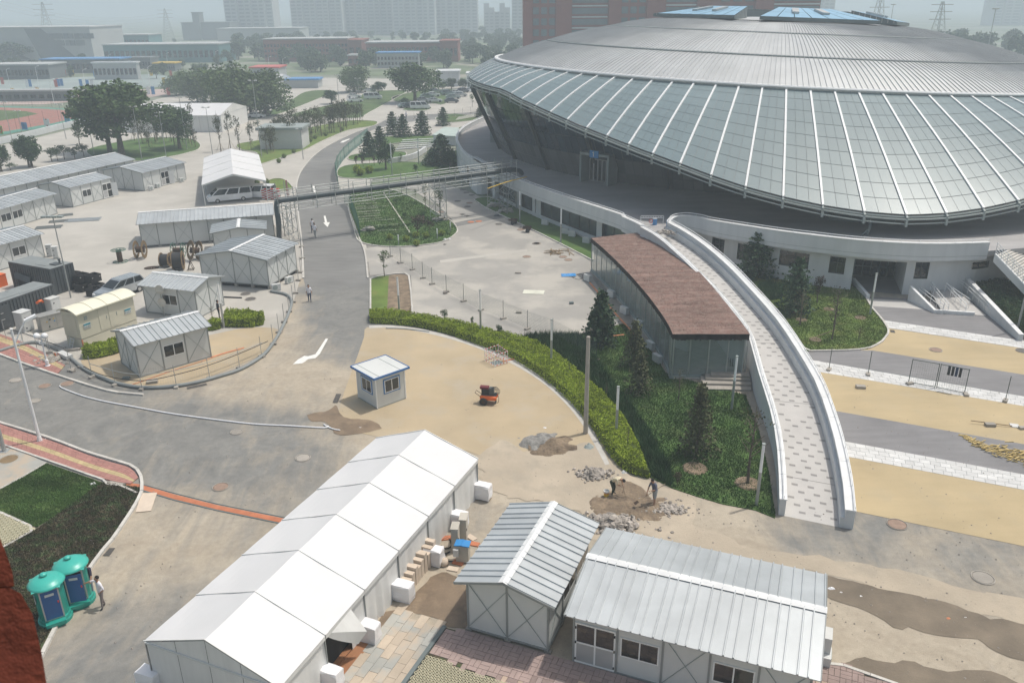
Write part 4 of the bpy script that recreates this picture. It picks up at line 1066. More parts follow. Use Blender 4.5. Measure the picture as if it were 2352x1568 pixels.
def hut(name,label,A,ang,nf,ns,h=2.72,rise=.55,ridge='x',ov=(.25,.44),z0=0.0,feats=(),braces=(),group='prefabricated site huts',cat_='hut',mono=False,sheet_w=.455,gap=False,plinth=True,wallm=None,base=None):
 W,D=nf*MOD,ns*MOD
 t=thing(name,label,cat_,(A[0],A[1],z0),R(ang),group)
 b=MB()
 for(x,y,w,d)in((W/2,0,W+.08,.1),(W/2,D,W+.08,.1),(0,D/2,.1,D-.1),(W,D/2,.1,D-.1)):b.box((x,y,.02),(w,d,.1))
 obj('base_frame',b,m_hutf,t)
 if gap:
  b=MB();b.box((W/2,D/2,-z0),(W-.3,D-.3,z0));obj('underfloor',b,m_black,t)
  b=MB()
  for i in range(nf+1):
   for y in(0.05,D-.05):b.box((i*MOD,y,-z0),(.3,.22,z0))
  for j in range(1,ns):
   for x in(0.05,W-.05):b.box((x,j*MOD,-z0),(.22,.3,z0))
  obj('foundation_blocks',b,m_conb,t)
 sides={'F':(lambda u:(u,0.0),0.0,nf),'R':(lambda u:(W,u),PI/2,ns),'B':(lambda u:(W-u,D),PI,nf),'L':(lambda u:(0.0,D-u),-PI/2,ns)}
 fe={(f_[0],f_[1]):f_ for f_ in feats}
 pitch=lambda x,y:0.0
 if ridge=='x':
  half=D/2;topz=lambda x,y:h+rise*(1-abs(y-half)/half)
 elif ridge=='y':
  half=W/2;topz=lambda x,y:h+rise*(1-abs(x-half)/half)
 else:
  topz=lambda x,y:h+rise*y/D
 for sname,(at_,rz,n)in sides.items():
  co,si=math.cos(rz),math.sin(rz);nx,ny=si,-co
  for i in range(n):
   u0,u1=i*MOD,(i+1)*MOD;x0,y0=at_(u0);x1,y1=at_(u1)
   za,zb=topz(x0,y0)-.02,topz(x1,y1)-.02
   if abs(za-zb)<1e-3 and abs(za-h+.02)<1e-3:
    put('wall_panel',panel_mesh(MOD-.07,h-.14),t,loc=((x0+x1)/2,(y0+y1)/2,.12),rz=rz)
   else:
    g=.035;e=.025;q=lambda u,o_:(x0+(x1-x0)*u/MOD+nx*o_,y0+(y1-y0)*u/MOD+ny*o_)
    mb=MB();zA,zB=za+(zb-za)*g/MOD,za+(zb-za)*(MOD-g)/MOD
    mid=[g,MOD-g]
    vs=[(*q(u,e),z)for u,z in((g,.12),(MOD-g,.12),(MOD-g,zB),(g,zA))]+[(*q(u,-e),z)for u,z in((g,.12),(MOD-g,.12),(MOD-g,zB),(g,zA))]
    if(n%2==1)and i==n//2:
     zm=h+rise-.02
     vs=[(*q(u,e),z)for u,z in((g,.12),(MOD-g,.12),(MOD-g,zB),(MOD/2,zm),(g,zA))]+[(*q(u,-e),z)for u,z in((g,.12),(MOD-g,.12),(MOD-g,zB),(MOD/2,zm),(g,zA))]
     mb.add(vs,[(0,1,2,3,4),(9,8,7,6,5)]+[(k,5+k,5+(k+1)%5,(k+1)%5)for k in range(5)])
    else:mb.add(vs,[(0,1,2,3),(7,6,5,4)]+[(k,4+k,4+(k+1)%4,(k+1)%4)for k in range(4)])
    obj('wall_panel',mb,m_hutw,t)
   xm,ym=(x0+x1)/2,(y0+y1)/2
   f_=fe.get((sname,i))
   if f_:
    kind=f_[2];o_=.02
    if kind=='win':win_parts(t,1.5,1.0,1.95,xm+nx*o_,ym+ny*o_,rz)
    elif kind=='longwin':win_parts(t,1.62,1.05,1.95,xm+nx*o_,ym+ny*o_,rz)
    elif kind in('door','opendoor'):
     w2=1.62;b=MB()
     for k in range(3):b.box((-w2/2+w2*k/2,0,.0),(.07,.08,2.02))
     for z in(0,1.0,1.96):b.box((0,0,z),(w2+.07,.076,.08))
     d_=put('door',share(('door',kind),lambda:b.mesh('door',m_pvc)),t,loc=(xm+nx*.03,ym+ny*.03,.1),rz=rz)
     gp=share(('dg',kind),lambda:MB().box((0,0,0),(w2/2-.06,.05,.88)).mesh('pane',m_win));lp=share(('dl',kind),lambda:MB().box((0,0,0),(w2/2-.06,.05,.9)).mesh('door_panel',m_doorp));dk=share(('dk',),lambda:MB().box((0,0,0),(w2/2-.06,.058,1.85)).mesh('doorway',m_black))
     for k,sx in((0,-.25),(1,.25)):
      if kind=='opendoor' and k==1:
       put('doorway',dk,d_,loc=(w2*sx,0,.09))
       lf=MB();lf.box((.38,0,0),(.76,.04,1.9));put('door_leaf',share(('lf',),lambda:lf.mesh('door_leaf',m_pvc)),d_,loc=(w2/2,-.05,.05),rz=R(-50))
      else:
       put('pane',gp,d_,loc=(w2*sx,0,1.08));put('door_panel',lp,d_,loc=(w2*sx,0,.08))
     if kind=='door':
      hb_=share(('hinge',),lambda:MB().box((0,0,0),(.05,.06,.1)).mesh('hinge',m_black))
      for sx in(-.81,.81):
       for z in(.15,1.0,1.75):put('hinge',hb_,d_,loc=(sx,-.05,z))
   if(sname,i)in braces or(braces=='all')or(sname+'*')in braces:
    if f_:continue
    def mkb():
     b=MB();b.beam((-MOD/2+.05,0,.2),(MOD/2-.05,0,h-.25),.022,.022,up=(0,1,0));b.beam((-MOD/2+.05,0,h-.25),(MOD/2-.05,0,.2),.022,.022,up=(0,1,0));return b.mesh('cross_brace',m_steel)
    put('cross_brace',share(('br',h),mkb),t,loc=(xm+nx*.045,ym+ny*.045,0),rz=rz)
  for i in range(n+(0)):
   x0,y0=at_(i*MOD);hh=topz(x0,y0)
   put('post',share(('post',round(hh,3)),lambda:MB().box((0,0,0),(.085,.085,hh-.02)).mesh('post',m_hutf)),t,loc=(x0+nx*.012,y0+ny*.012,0))
 ox,oy=ov
 th=.05
 def slope(p00,p10,p01,along_n,label_m=m_hutr):
  """sheets side by side from eave edge p00-p10 up to p01"""
  ex=p10-p00;L=ex.length;ex=ex/L;up=p01-p00;n=max(1,round(L/(sheet_w*2)));w=L/n;nrm=ex.cross(up).normalized()
  if nrm.z<0:nrm=-nrm
  def mk():
   b=MB();prof=[(0,.0),(.03*1,0),(.045,.06),(.085,.06),(.11,0),(w/2-.04,0),(w/2-.025,.06),(w/2+.015,.06),(w/2+.03,0),(w-.002,0)]
   lo=[ex*x+nrm*z for x,z in prof];hi=[p+up for p in lo];b.strip(lo,hi)
   lo2=[ex*x-nrm*th for x in(0,w-.002)];b.strip([p+up for p in lo2],lo2)
   b.strip([lo[0],lo[-1]],[lo2[0],lo2[1]])
   return b.mesh('roof_sheet',m_hutr)
  me=mk()
  for k in range(n):put('roof_sheet',me,t,loc=p00+ex*(w*k))
  for q in(p00,p10):
   b=MB();b.beam(q-nrm*.03,q+up-nrm*.03,.03,.12);obj('verge_trim',b,m_hutf,t)
 V=Vector
 if ridge=='x':
  s_=rise/(D/2);ze=h-oy*s_+.06;zr=h+rise+.06
  slope(V((-ox,-oy,ze)),V((W+ox,-oy,ze)),V((-ox,D/2,zr)),0)
  slope(V((W+ox,D+oy,ze)),V((-ox,D+oy,ze)),V((W+ox,D/2,zr)),0)
  b=MB();b.add([(-ox-.02,D/2-.2,zr-.2*s_+.05),(W+ox+.02,D/2-.2,zr-.2*s_+.05),(W+ox+.02,D/2,zr+.07),(-ox-.02,D/2,zr+.07),(W+ox+.02,D/2+.2,zr-.2*s_+.05),(-ox-.02,D/2+.2,zr-.2*s_+.05)],[(0,1,2,3),(3,2,4,5)])
  obj('ridge_cap',b,m_whitec,t)
 elif ridge=='y':
  s_=rise/(W/2);ze=h-ox*s_+.06;zr=h+rise+.06
  slope(V((-ox,D+oy,ze)),V((-ox,-oy,ze)),V((W/2,D+oy,zr)),0)
  slope(V((W+ox,-oy,ze)),V((W+ox,D+oy,ze)),V((W/2,-oy,zr)),0)
  b=MB();b.add([(W/2-.2,-oy-.02,zr-.2*s_+.05),(W/2-.2,D+oy+.02,zr-.2*s_+.05),(W/2,D+oy+.02,zr+.07),(W/2,-oy-.02,zr+.07),(W/2+.2,D+oy+.02,zr-.2*s_+.05),(W/2+.2,-oy-.02,zr-.2*s_+.05)],[(3,2,1,0),(5,4,2,3)])
  obj('ridge_cap',b,m_whitec,t)
 else:
  s_=rise/D;slope(V((-ox,-oy,h-oy*s_+.06)),V((W+ox,-oy,h-oy*s_+.06)),V((-ox,D+oy,h+rise+oy*s_+.06)),0)
 return t
def rot(a):return Vector((math.cos(R(a)),math.sin(R(a)),0)),Vector((-math.sin(R(a)),math.cos(R(a)),0))
_A=cB(968,1210)
hut('prefab_hut','pale grey hut standing gable end on between the long white tent and the wide hut',_A,-22.3,2,3,ridge='y',rise=.5,ov=(.44,.44),feats=[('R',1,'longwin'),('R',2,'longwin')],braces=[('F',0),('F',1),('R',0)],z0=.12,gap=True)
hut('prefab_hut','wide silver roofed hut with glazed double door at the bottom right corner',cB(1668,1418),-21.6,5,3,rise=.55,ov=(.3,.46),feats=[('F',0,'door'),('F',1,'win'),('F',3,'win')],braces=[('F',2),('F',4),('L',1)])
hut('prefab_hut','small hut with one window standing on the tan paving inside the curved wire fence',cL(945,1025),43.4,3,2,rise=.5,ov=(.25,.4),feats=[('F',1,'win')],braces=[('F',0),('F',2),('L',0),('L',1)])
_B=cL(1335,628);u,v=rot(-18)
hut('prefab_hut','small hut behind the round traffic sign, roofed with loose overlapping ridge sheets',_B-u*5.46,-18,3,2,rise=.45,ov=(.25,.42),feats=[('F',1,'win')],braces=[('F',0),('F',2),('R',0),('R',1)])
_B=cL(1810,412,.3);u,v=rot(-15)
hut('prefab_hut','square hut raised on concrete blocks beside the road, wider gable facing us',_B-u*7.28,-15,4,3,ridge='y',rise=.62,ov=(.3,.44),z0=.32,gap=True,braces=['F*','R*'])
u,v=rot(16.3);_E=cU(915,1522,2.6)
hut('prefab_hut','long hut behind the cable drums with the black pipe at its far end',_E+u*.25+v*.44,16.3,8,3,rise=.6,braces=[('F',0),('F',2),('F',6),('F',4)],gap=True,z0=.12)
_E=G(481,537,2.45);u,v=rot(15.5)
hut('prefab_hut','low lean-to hut squeezed between the long hut and the square raised hut',_E+u*.3+v*.3,15.5,3,2,ridge='y',h=2.45,rise=.4,ov=(.3,.3),braces=[('F',0)])
hut('prefab_hut','hut with a window and an open door in front of the longest hut',cu(985,1445),70,4,3,rise=.55,ov=(.25,.2),feats=[('F',1,'win'),('F',3,'opendoor')],braces=[('F',0),('F',2),('L',0),('L',2)])
hut('prefab_hut','hut with open door and air conditioners nearest the tree island',cu(1945,1225),70,5,4,rise=.65,ov=(.25,.3),feats=[('F',2,'opendoor')],braces=[('F',0),('F',3),('L',1),('L',2)])
u,v=rot(69.2);_E=cu(1825,805,2.6)
hut('prefab_hut','longest hut of all with its roof running off the left edge',_E-u*(19*MOD+.25)+v*.44,69.2,19,4,rise=.8,feats=[('F',12,'win'),('F',14,'win')])
u,v=rot(76);_B=cU(385,1437)
hut('prefab_hut','hut with two windows cut by the left edge above the dark container',_B-u*(6*MOD),76,6,3,rise=.5,feats=[('F',2,'win'),('F',1,'win')],braces=[('F',4),('F',5),('F',3)])
u,v=rot(65);_B=cL(302,218)
hut('prefab_hut','hut cut by the left edge directly behind the dark grey container',_B-u*(5*MOD),65,5,3,rise=.5,feats=[('F',3,'win')],braces=[('F',2),('F',4)])
for i,(x,y,r_,w,l)in enumerate([(395,1490,20,2.2,1.0),(560,1480,12,4.2,1.6),(440,1448,30,1.8,.9),(330,1530,15,3.0,1.2)]):
 p=cU(x,y);mb=MB();mb.box((0,0,0),(w,l,.12));
 for k in range(5):mb.box((0,-l/2+l*(k+.5)/5,.12),(w,.05,.04))
 t=obj('sheet_stack',mb,m_hutf if i!=1 else m_hutr);t.location=(p.x,p.y,0);t.rotation_euler.z=R(r_);t['label']=['small dark stack of sheets nearest the pole foot','flat grey roofing sheets lying on the yard concrete','dark heap of sheets against the left hut corner','long dark timber stack cut from view by a hut roof'][i];t['category']='sheet stack';t['group']='loose sheets lying in the yard'
# ------ guard booth
_A=cA(353,1237)
t=thing('guard_booth','white guard booth with flat roof edged in blue and two sliding windows','booth',(_A.x,_A.y,0),R(42))
mb=MB();mb.box((1.17,1.17,.02),(2.34,2.34,.08));obj('base_frame',mb,m_steel,t)
for nm,c,d in(('wall_panel',(1.17,0.02,.1),(2.34,.05,2.22)),('wall_panel',(1.17,2.32,.1),(2.34,.05,2.22)),('wall_panel',(.02,1.17,.1),(.05,2.24,2.22)),('wall_panel',(2.32,1.17,.1),(.05,2.24,2.22))):
 mb=MB();mb.box(c,d);obj(nm,mb,m_hutw,t)
for x,y in((0,0),(2.34,0),(0,2.34),(2.34,2.34)):mb=MB();mb.box((x,y,.08),(.07,.07,2.26));obj('corner_post',mb,m_pvc,t)
mb=MB();mb.box((1.17,1.17,2.335),(2.85,2.85,.09));rf=obj('roof',mb,m_hutw,t)
mb=MB()
for c,d in(((1.17,-.27,2.31),(2.92,.05,.15)),((1.17,2.61,2.31),(2.92,.05,.15)),((-.27,1.17,2.31),(.05,2.82,.15)),((2.61,1.17,2.31),(.05,2.82,.15))):mb.box(c,d)
obj('blue_edging',mb,mat('blue_edge_paint',(.05,.16,.40),rough=.5),rf)
mb=MB();mb.beam((.2,-.24,2.43),(.2,2.58,2.43),.03,.02);mb.beam((1.9,-.24,2.43),(1.9,2.58,2.43),.03,.02);obj('roof_seams',mb,m_steel,rf)
m_bf=mat('blue_window_surround',(.06,.20,.46),rough=.5)
for x,y,r_ in((1.25,-.02,0),(-.02,1.1,-PI/2)):
 mb=MB()
 for c,d in(((0,0,.92),(1.32,.05,.07)),((0,0,1.93),(1.32,.05,.07)),((-.63,0,.92),(.07,.05,1.08)),((.63,0,.92),(.07,.05,1.08))):mb.box(c,d)
 s_=put('window_surround',mb.mesh('window_surround',m_bf),t,loc=(x,y,0),rz=r_)
 win_parts(t,1.12,1.0,1.92,x,y,r_)
# ------ tents
def frame_tent(name,label,O,ang,W,L,nb,he,hr,ov=.12,walls=True,openings=(),group=None,legs=False,roofm=m_tentr,cat_='tent'):
 """ridge along local y; O is the near left corner"""
 t=thing(name,label,cat_,(O[0],O[1],0),R(ang),group);bl=L/nb
 s_=(hr-he)/(W/2)
 for i in range(nb):
  for sd in(0,1):
   def mk():
    b=MB();N1,N2=8,6
    for(a)in range(1):
     P=[]
     for ui in range(N1+1):
      row=[]
      for vi in range(N2+1):
       u,v=ui/N1,vi/N2
       x=(-ov+(W/2+ov)*u);z=he-ov*s_+(hr-he+ov*s_)*u
       sag=-.09*math.sin(PI*u)*max(0,math.sin(PI*v))**.8+.012*math.sin(9*u+5*v)
       if sd:x=W-x
       row.append((x,.02+(bl-.04)*v,z+sag))
      P.append(row)
     for q,w in zip(P,P[1:]):b.strip(q,w)if sd==0 else b.strip(w,q)
    return b.mesh('roof_panel',roofm,True)
   put('roof_panel',share((name,L,W,'roof',sd),mk),t,loc=(0,i*bl,0))
 for i in range(nb+1):
  b=MB();y=i*bl
  b.beam((-ov,y,he-ov*s_+.02),(W/2,y,hr+.02),.045,.04);b.beam((W+ov,y,he-ov*s_+.02),(W/2,y,hr+.02),.045,.04)
  obj('roof_keder',b,m_tentw,t)
  if legs:
   for x in(0,W):b=MB();b.box((x,y,0),(.12,.2,he));obj('leg',b,m_alu if False else m_hutw,t)
   b=MB();b.beam((0,y,he-.08),(W/2,y,hr-.12),.08,.16);b.beam((W,y,he-.08),(W/2,y,hr-.12),.08,.16);obj('rafter',b,m_hutw,t)
 if walls:
  def side(sx,i):
   b=MB();n=14;lo,hi=[],[]
   rr=random.Random(i*7+sx)
   for k in range(n+1):
    y=i*bl+bl*k/n;wv=.05*math.sin(k*1.9+i)+rr.uniform(-.03,.03)
    lo.append((sx*W+(1 if sx else-1)*(.03+wv*1.2),y,.0));hi.append((sx*W+(1 if sx else-1)*.0,y,he-.02))
   mid=[((a[0]+c[0])/2+(.02*math.sin(k*2.3)),a[1],he*.45)for k,(a,c)in enumerate(zip(lo,hi))]
   if sx:b.strip(lo,mid);b.strip(mid,hi)
   else:b.strip(mid,lo);b.strip(hi,mid)
   return b
  for i in range(nb):
   for sx in(0,1):
    if(sx,i)in openings:continue
    obj('side_curtain',side(sx,i),m_tentw,t,smooth=True)
   for sx in(0,1):
    b=MB();X=sx*(W+ov*.9)-(0 if sx else ov*.9)
    b.add([(X,i*bl+.02,he-ov*s_-.22),(X,(i+1)*bl-.02,he-ov*s_-.22),(X,(i+1)*bl-.02,he-ov*s_+.0),(X,i*bl+.02,he-ov*s_+.0)],[(0,1,2,3)]if sx else[(3,2,1,0)]);obj('valance',b,m_tentw,t)
  for i in range(nb+1):
   for x in(0,W):b=MB();b.box((x+(.05 if x else-.05),i*bl,0),(.05,.05,he-.05));obj('leg',b,m_hutf if x else m_alu,t)
  for y,fl in((0,1),(L,0)):
   for k in range(4):
    x0,x1=W*k/4+.01,W*(k+1)/4-.01;z=lambda x:he+(hr-he)*(1-abs(x-W/2)/(W/2))-.03
    b=MB();b.add([(x0,y,0),(x1,y,0),(x1,y,he-.1),(x0,y,he-.1)],[(0,1,2,3)]if fl else[(3,2,1,0)]);obj('end_curtain',b,m_tentw,t)
    b=MB();b.add([(x0,y-.02*(1 if fl else-1),he-.09),(x1,y-.02*(1 if fl else-1),he-.09),(x1,y-.02*(1 if fl else-1),z(x1)),(x0,y-.02*(1 if fl else-1),z(x0))],[(0,1,2,3)]if fl else[(3,2,1,0)]);obj('gable_panel',b,m_tentw,t)
   b=MB();b.beam((-.02,y-.04*(1 if fl else-1),he-.05),(W+.02,y-.04*(1 if fl else-1),he-.05),.05,.09);obj('end_beam',b,m_hutw,t)
 return t
u,v=rot(-22.4)
T1O=G(0+.3418*1000,1033.6+.3418*1250,2.4)-v*.25+u*.1
T1O.z=0
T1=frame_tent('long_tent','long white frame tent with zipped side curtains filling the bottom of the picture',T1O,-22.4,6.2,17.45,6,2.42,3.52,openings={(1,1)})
Lc=lambda x,y,z:(x,y,z)
W_=6.2;b0=17.45/6
mb=MB();mb.add([(W_,b0*1.62,0.0),(W_+.06,b0*2-.02,0),(W_,b0*2-.02,2.4),(W_,b0*1.62,2.4)],[(0,1,2,3)]);obj('side_curtain',mb,m_tentw,T1)
mb=MB();n=8
A_,B_=[],[]
for k in range(n+1):
 f=k/n;A_.append((W_+.02+.75*f**1.3,b0*(1.02+.62*f),2.38-1.15*f+.0));B_.append((W_-.02+.55*f,b0*(1.02+.5*f),2.34-1.55*f**.8))
C_=[(W_,b0*(1.02+.6*k/n),2.38)for k in range(n+1)]
mb.strip(B_,A_);mb.strip(A_,C_);obj('gathered_flap',mb,m_tentw,T1,smooth=True)
mb=MB();mb.box((W_/2,17.45/2,.0),(W_-.1,17.3,.1));obj('plywood_floor',mb,mat('plywood',(.33,.15,.07),rough=.6,vs=1),T1)
mb=MB();mb.box((W_+.25,b0*1.0,0),(.55,b0*1.9,.06),0);obj('plywood_floor',mb,MATS['plywood'],T1)
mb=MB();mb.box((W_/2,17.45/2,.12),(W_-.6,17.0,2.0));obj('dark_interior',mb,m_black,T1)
p0=cU(1360,1245,2.9);p1=cU(1783,1212,2.9);p2=cU(1770,1035,2.9)
ang2=math.degrees(math.atan2(p1.y-p0.y,p1.x-p0.x));W2=(p1-p0).length;L2=(p2-p1).length
ax2=math.degrees(math.atan2(p2.y-p1.y,p2.x-p1.x))-90;pc=(p0+p1)/2;ang2=ang2*.4+ax2*.6;p0=pc-rot(ang2)[0]*W2/2
frame_tent('canopy_tent','open sided white canopy tent sheltering two parked vans',(p0.x,p0.y),ang2,W2,L2,4,2.9,4.1,walls=False,legs=True)
q0,q1=cU(1440,870),cU(1680,850)
p0=cU(1205,885);ang3=-3
u,v=rot(20)
frame_tent('marquee','big white marquee half hidden behind the large trees',(G(500,300).x,G(500,300).y),68,10,26,6,3.6,5.6,group=None)if False else None
_o=G(492,303);
t=frame_tent('marquee','big white marquee half hidden behind the large trees',(_o.x-20.5,_o.y+2.5),-8+90-90,10,10,2,3.6,5.4)if False else None
def marq():
 a=cU(1440,895);a.z=0
 e0,e1=cU(1480,775,3.6),cU(1655,715,3.6)
 gx=math.degrees(math.atan2(e1.y-e0.y,e1.x-e0.x));Wm=(e1-e0).length
 return frame_tent('marquee','big white marquee half hidden behind the large trees',(e0.x,e0.y),gx,Wm,24,5,3.6,5.3)
marq()
e0,e1=cU(1890,525,3.0),cU(1945,515,3.0)
frame_tent('party_tent','small white tent with pointed gable right of the willows',(G(640,205).x,G(640,205).y),60,7,8,2,3.0,4.6)
# ------ glass pavilion with shaggy brown roof
ZR=3.55
Lf=cat([G(x,y,ZR)for x,y in[(1357,547),(1380,566),(1410,594),(1440,624),(1468,655),(1495,688),(1520,722),(1536,748),(1545,768)]],3)
Rg=cat([G(x,y,ZR)for x,y in[(1475,534),(1512,553),(1548,574),(1585,604),(1620,640),(1650,675),(1680,712),(1704,742),(1722,768)]],3)
PAV=thing('glass_pavilion','curved glass walled pavilion with shaggy brown matted roof beside the ramp','pavilion',(0,0,0))
outp=[(p.x,p.y)for p in Lf]+[(p.x,p.y)for p in Rg[::-1]]
mb=MB();mb.prism(outp,ZR-.34,ZR-.02);obj('roof_deck',mb,m_browne,PAV)
def rough_top():
 b=MB();n=len(Lf);K=14;rows=[]
 m2=min(len(Lf),len(Rg));A_=even(Lf,60);B_=even(Rg,60)
 for a_,c_ in zip(A_,B_):
  rows.append([a_.lerp(c_,k/K)+Vector((0,0,.02+.05*noise.noise(a_.lerp(c_,k/K)*1.7)))for k in range(K+1)])
 for r0,r1 in zip(rows,rows[1:]):b.strip(r0,r1)
 return b,A_,B_
b,A_,B_=rough_top();rt=obj('roof_matting',b,m_brown,PAV,smooth=True)
rr=random.Random(5);b=MB()
for k in range(16000):
 s=rr.random()*59.99;i=int(s);f=s-i;u_=rr.random()
 p=A_[i].lerp(B_[i],u_).lerp(A_[i+1].lerp(B_[i+1],u_),f);a_=rr.uniform(0,PI);l=rr.uniform(.06,.16)
 d=Vector((math.cos(a_),math.sin(a_),0))*l;w=Vector((-math.sin(a_),math.cos(a_),0))*.022;z=Vector((0,0,rr.uniform(.02,.10)))
 b.add([p+w,p-w,p+d+z],[(0,1,2)])
obj('matting_fibres',b,m_brown,PAV,kind='stuff')
b=MB()
for side in(Lf,Rg,[Lf[-1],Rg[-1]],[Rg[0],Lf[0]]):
 P=resample([Vector(p)for p in side],.12)
 for a_,c_ in zip(P,P[1:]):
  z0=Vector((0,0,-.42+rr.uniform(-.05,.04)));b.add([a_+Vector((0,0,.03)),c_+Vector((0,0,.03)),c_+z0,a_+z0+Vector((0,0,rr.uniform(-.03,.03)))],[(0,1,2,3),(3,2,1,0)][:1])
obj('matting_fringe',b,m_browne,PAV,kind='stuff')
def glasswall(line,n,base=.28,inset_=.12):
 L_=resample(inset(line,inset_),sum((a-b).length for a,b in zip(line,line[1:]))/n)
 mb=MB();mb.sweep([Vector((p.x,p.y,0))for p in L_],[(-.18,0),(.1,0),(.1,base),(-.18,base)]);obj('plinth',mb,m_steel,PAV)
 for a_,c_ in zip(L_,L_[1:]):
  d=(c_-a_).normalized();a2,c2=a_+d*.03,c_-d*.03
  obj('glass_pane',MB().add([(a2.x,a2.y,base),(c2.x,c2.y,base),(c2.x,c2.y,ZR-.35),(a2.x,a2.y,ZR-.35)],[(0,1,2,3)]),m_pglass,PAV)
 for p in L_:mb=MB();mb.box((p.x,p.y,base),(.07,.07,ZR-.36-base));obj('glazing_post',mb,m_alu,PAV)
glasswall(Lf,17,inset_=-.15 if False else .15);
Fr=[Lf[-1],Rg[-1]]
glasswall(Fr,4,inset_=.15 if False else .2)
mb=MB();mb.prism([(p[0]+(0),p[1])for p in outp],.0,.12);obj('floor_slab',mb,m_conb,PAV)
mb=MB();l=inset(Rg,-.25);mb.strip([Vector((p.x,p.y,.1))for p in l],[Vector((p.x,p.y,ZR-.4))for p in l]);obj('back_wall',mb,m_white,PAV)
for i_,(x,y,w,h_,mm)in enumerate([(1445,650,3.0,.5,m_bluet),(1500,725,1.6,.9,m_cabw),(1540,800,1.4,.8,m_cabw),(1415,625,1.2,.8,m_greyw),(1520,765,1.0,1.3,m_board)]):
 p=G(x,y,.3);mb=MB();mb.box((p.x+1.0,p.y+.4,.13),(w,.5,h_),R(-50));obj('stored_unit',mb,mm,PAV)
a_,c_=Fr[0],Fr[1];d=(c_-a_).normalized();nn=Vector((d.y,-d.x,0))
if nn.y>0:nn=-nn
mb=MB();q=a_.lerp(c_,.80)+nn*.02
for o_ in(-.08,.08):mb.tube([Vector((q.x,q.y,1.1))+d*o_+nn*.0,Vector((q.x,q.y,1.7))+d*o_],.02,6)
obj('door_handle',mb,m_black,PAV)
st=thing('entrance_steps','three broad concrete steps below the pavilion door','steps',(0,0,0))
e1=lambda x,y:cE(x,y)
for i,(z,P)in enumerate([(.14,[(150,1130),(200,1110),(515,1125),(525,1040),(250,975)]),(.28,[(185,1075),(215,1068),(515,1075),(520,1030),(250,975)]),(.42,[(215,1040),(240,1040),(515,1040),(515,1000),(250,975)]),(.56,[(248,1038),(262,1040),(508,1048),(480,975),(238,985)])]):
 P=[cE(x,y,z)for x,y in[[(195,1100),(520,1105),(520,960),(190,960)],[(180,1062),(520,1070),(520,960),(178,960)],[(212,1030),(515,1040),(515,960),(205,960)],[(248,1035-30),(510,1045-30),(500,960),(245,960)]][i]]
 mb=MB();mb.prism([(p.x,p.y)for p in P],0,z);obj('step',mb,m_conb,st)
# ------ yard equipment
c1=lambda x,y,z=0.0:G(.13672*x,574.2+.13672*y,z)
def topz(b,px,py):
 """height above b's spot that is seen at (px, py)"""
 d=_R*((px-1176)/FOC)-_U*((py-784)/FOC)+_F
 return CAM_H+d.z*(b.y/d.y)
def ang_of(a,b):return math.atan2(b.y-a.y,b.x-a.x)
def container(label,P0,ang,L,W,Hh,roofm=m_contt,wallm=m_contd,cat_='container',name='shipping_container'):
 t=thing(name,label,cat_,(P0[0],P0[1],0),ang)
 b=MB();b.box((L/2,W/2,.1),(L-.12,W-.12,Hh-.15));obj('body',b,wallm,t)
 rib_=share(('cr',Hh,wallm.name),lambda:MB().box((0,0,0),(.16,.05,Hh-.35)).mesh('corrugation',wallm))
 n=int(L/.32)
 for k in range(n):
  for y in(.03,W-.03):put('corrugation',rib_,t,loc=((k+.5)*L/n,y,.22))
 for k in range(int(W/.32)):
  for x in(.03,L-.03):put('corrugation',rib_,t,loc=(x,(k+.5)*W/int(W/.32),.22),rz=PI/2)
 b=MB()
 for x in(0.06,L-.06):
  for y in(.06,W-.06):b.box((x,y,0),(.14,.14,Hh))
 for y in(.06,W-.06):b.box((L/2,y,Hh-.12),(L-.2,.1,.12));b.box((L/2,y,.04),(L-.2,.1,.14))
 for x in(.06,L-.06):b.box((x,W/2,Hh-.12),(.1,W-.2,.12));b.box((x,W/2,.04),(.1,W-.2,.14))
 obj('frame',b,wallm,t);b=MB();b.box((L/2,W/2,Hh-.03),(L-.1,W-.1,.05));obj('roof',b,roofm,t)
 return t
A,B,C_=c1(135,200,2.6),c1(840,325,2.6),c1(1160,215,2.6)
t=container('dark grey generator container standing behind the other, nearest the black crates',A,ang_of(A,B),(B-A).length,2.44,2.6)
L=(B-A).length
b=MB();b.box((L-.9,1.3,2.6),(.9,.7,.12));b.tube([(L-.7,1.6,2.7),(L-.7,1.6,3.05)],.09,8);b.lathe([(.16,3.05),(.16,3.12)],10,(L-.7,1.6,0));obj('exhaust',b,m_contd,t)
b=MB();b.box((L-2.0,1.2,2.6),(1.6,1.4,.05));obj('roof_hatch',b,m_contt,t)
b=MB();b.box((1.9,-.03,.3),(2.0,.05,1.1));obj('air_intake',b,m_black,t);b=MB();b.beam((1.0,-.28,1.5),(3.1,-.28,1.2),.05,.6,up=(0,.4,1));obj('hinged_flap',b,m_contd,t)
B2,C2,A2=c1(895,575,2.45),c1(620,505,2.45),c1(0,885,2.45)
an=ang_of(A2,B2);u=(B2-A2).normalized();O_=B2-u*9.0;
t=container('dark green-grey generator container in front, cut by the left edge',O_,an,9.0,2.44,2.45)
b=MB();b.box((4.2,1.2,2.46),(4.6,1.2,.05));b.box((7.2,1.3,2.46),(2.4,1.9,.04));obj('roof_hatch',b,m_contt,t)
for x in(3.8,):
 b=MB();b.box((x,-.03,.25),(1.0,.06,1.9));d_=obj('door',b,m_contd,t);b=MB();b.box((x-.2,-.08,1.5),(.25,.05,.07));b.box((x-.2,-.08,.95),(.3,.05,.07));obj('handle',b,m_alu,d_)
b=MB();b.tube([(6.9,-.1,1.35),(7.05,-.25,1.5),(7.3,-.25,1.5),(7.5,-.1,1.3)],.11,7);o=obj('orange_cable_coil',b,m_orange,t)
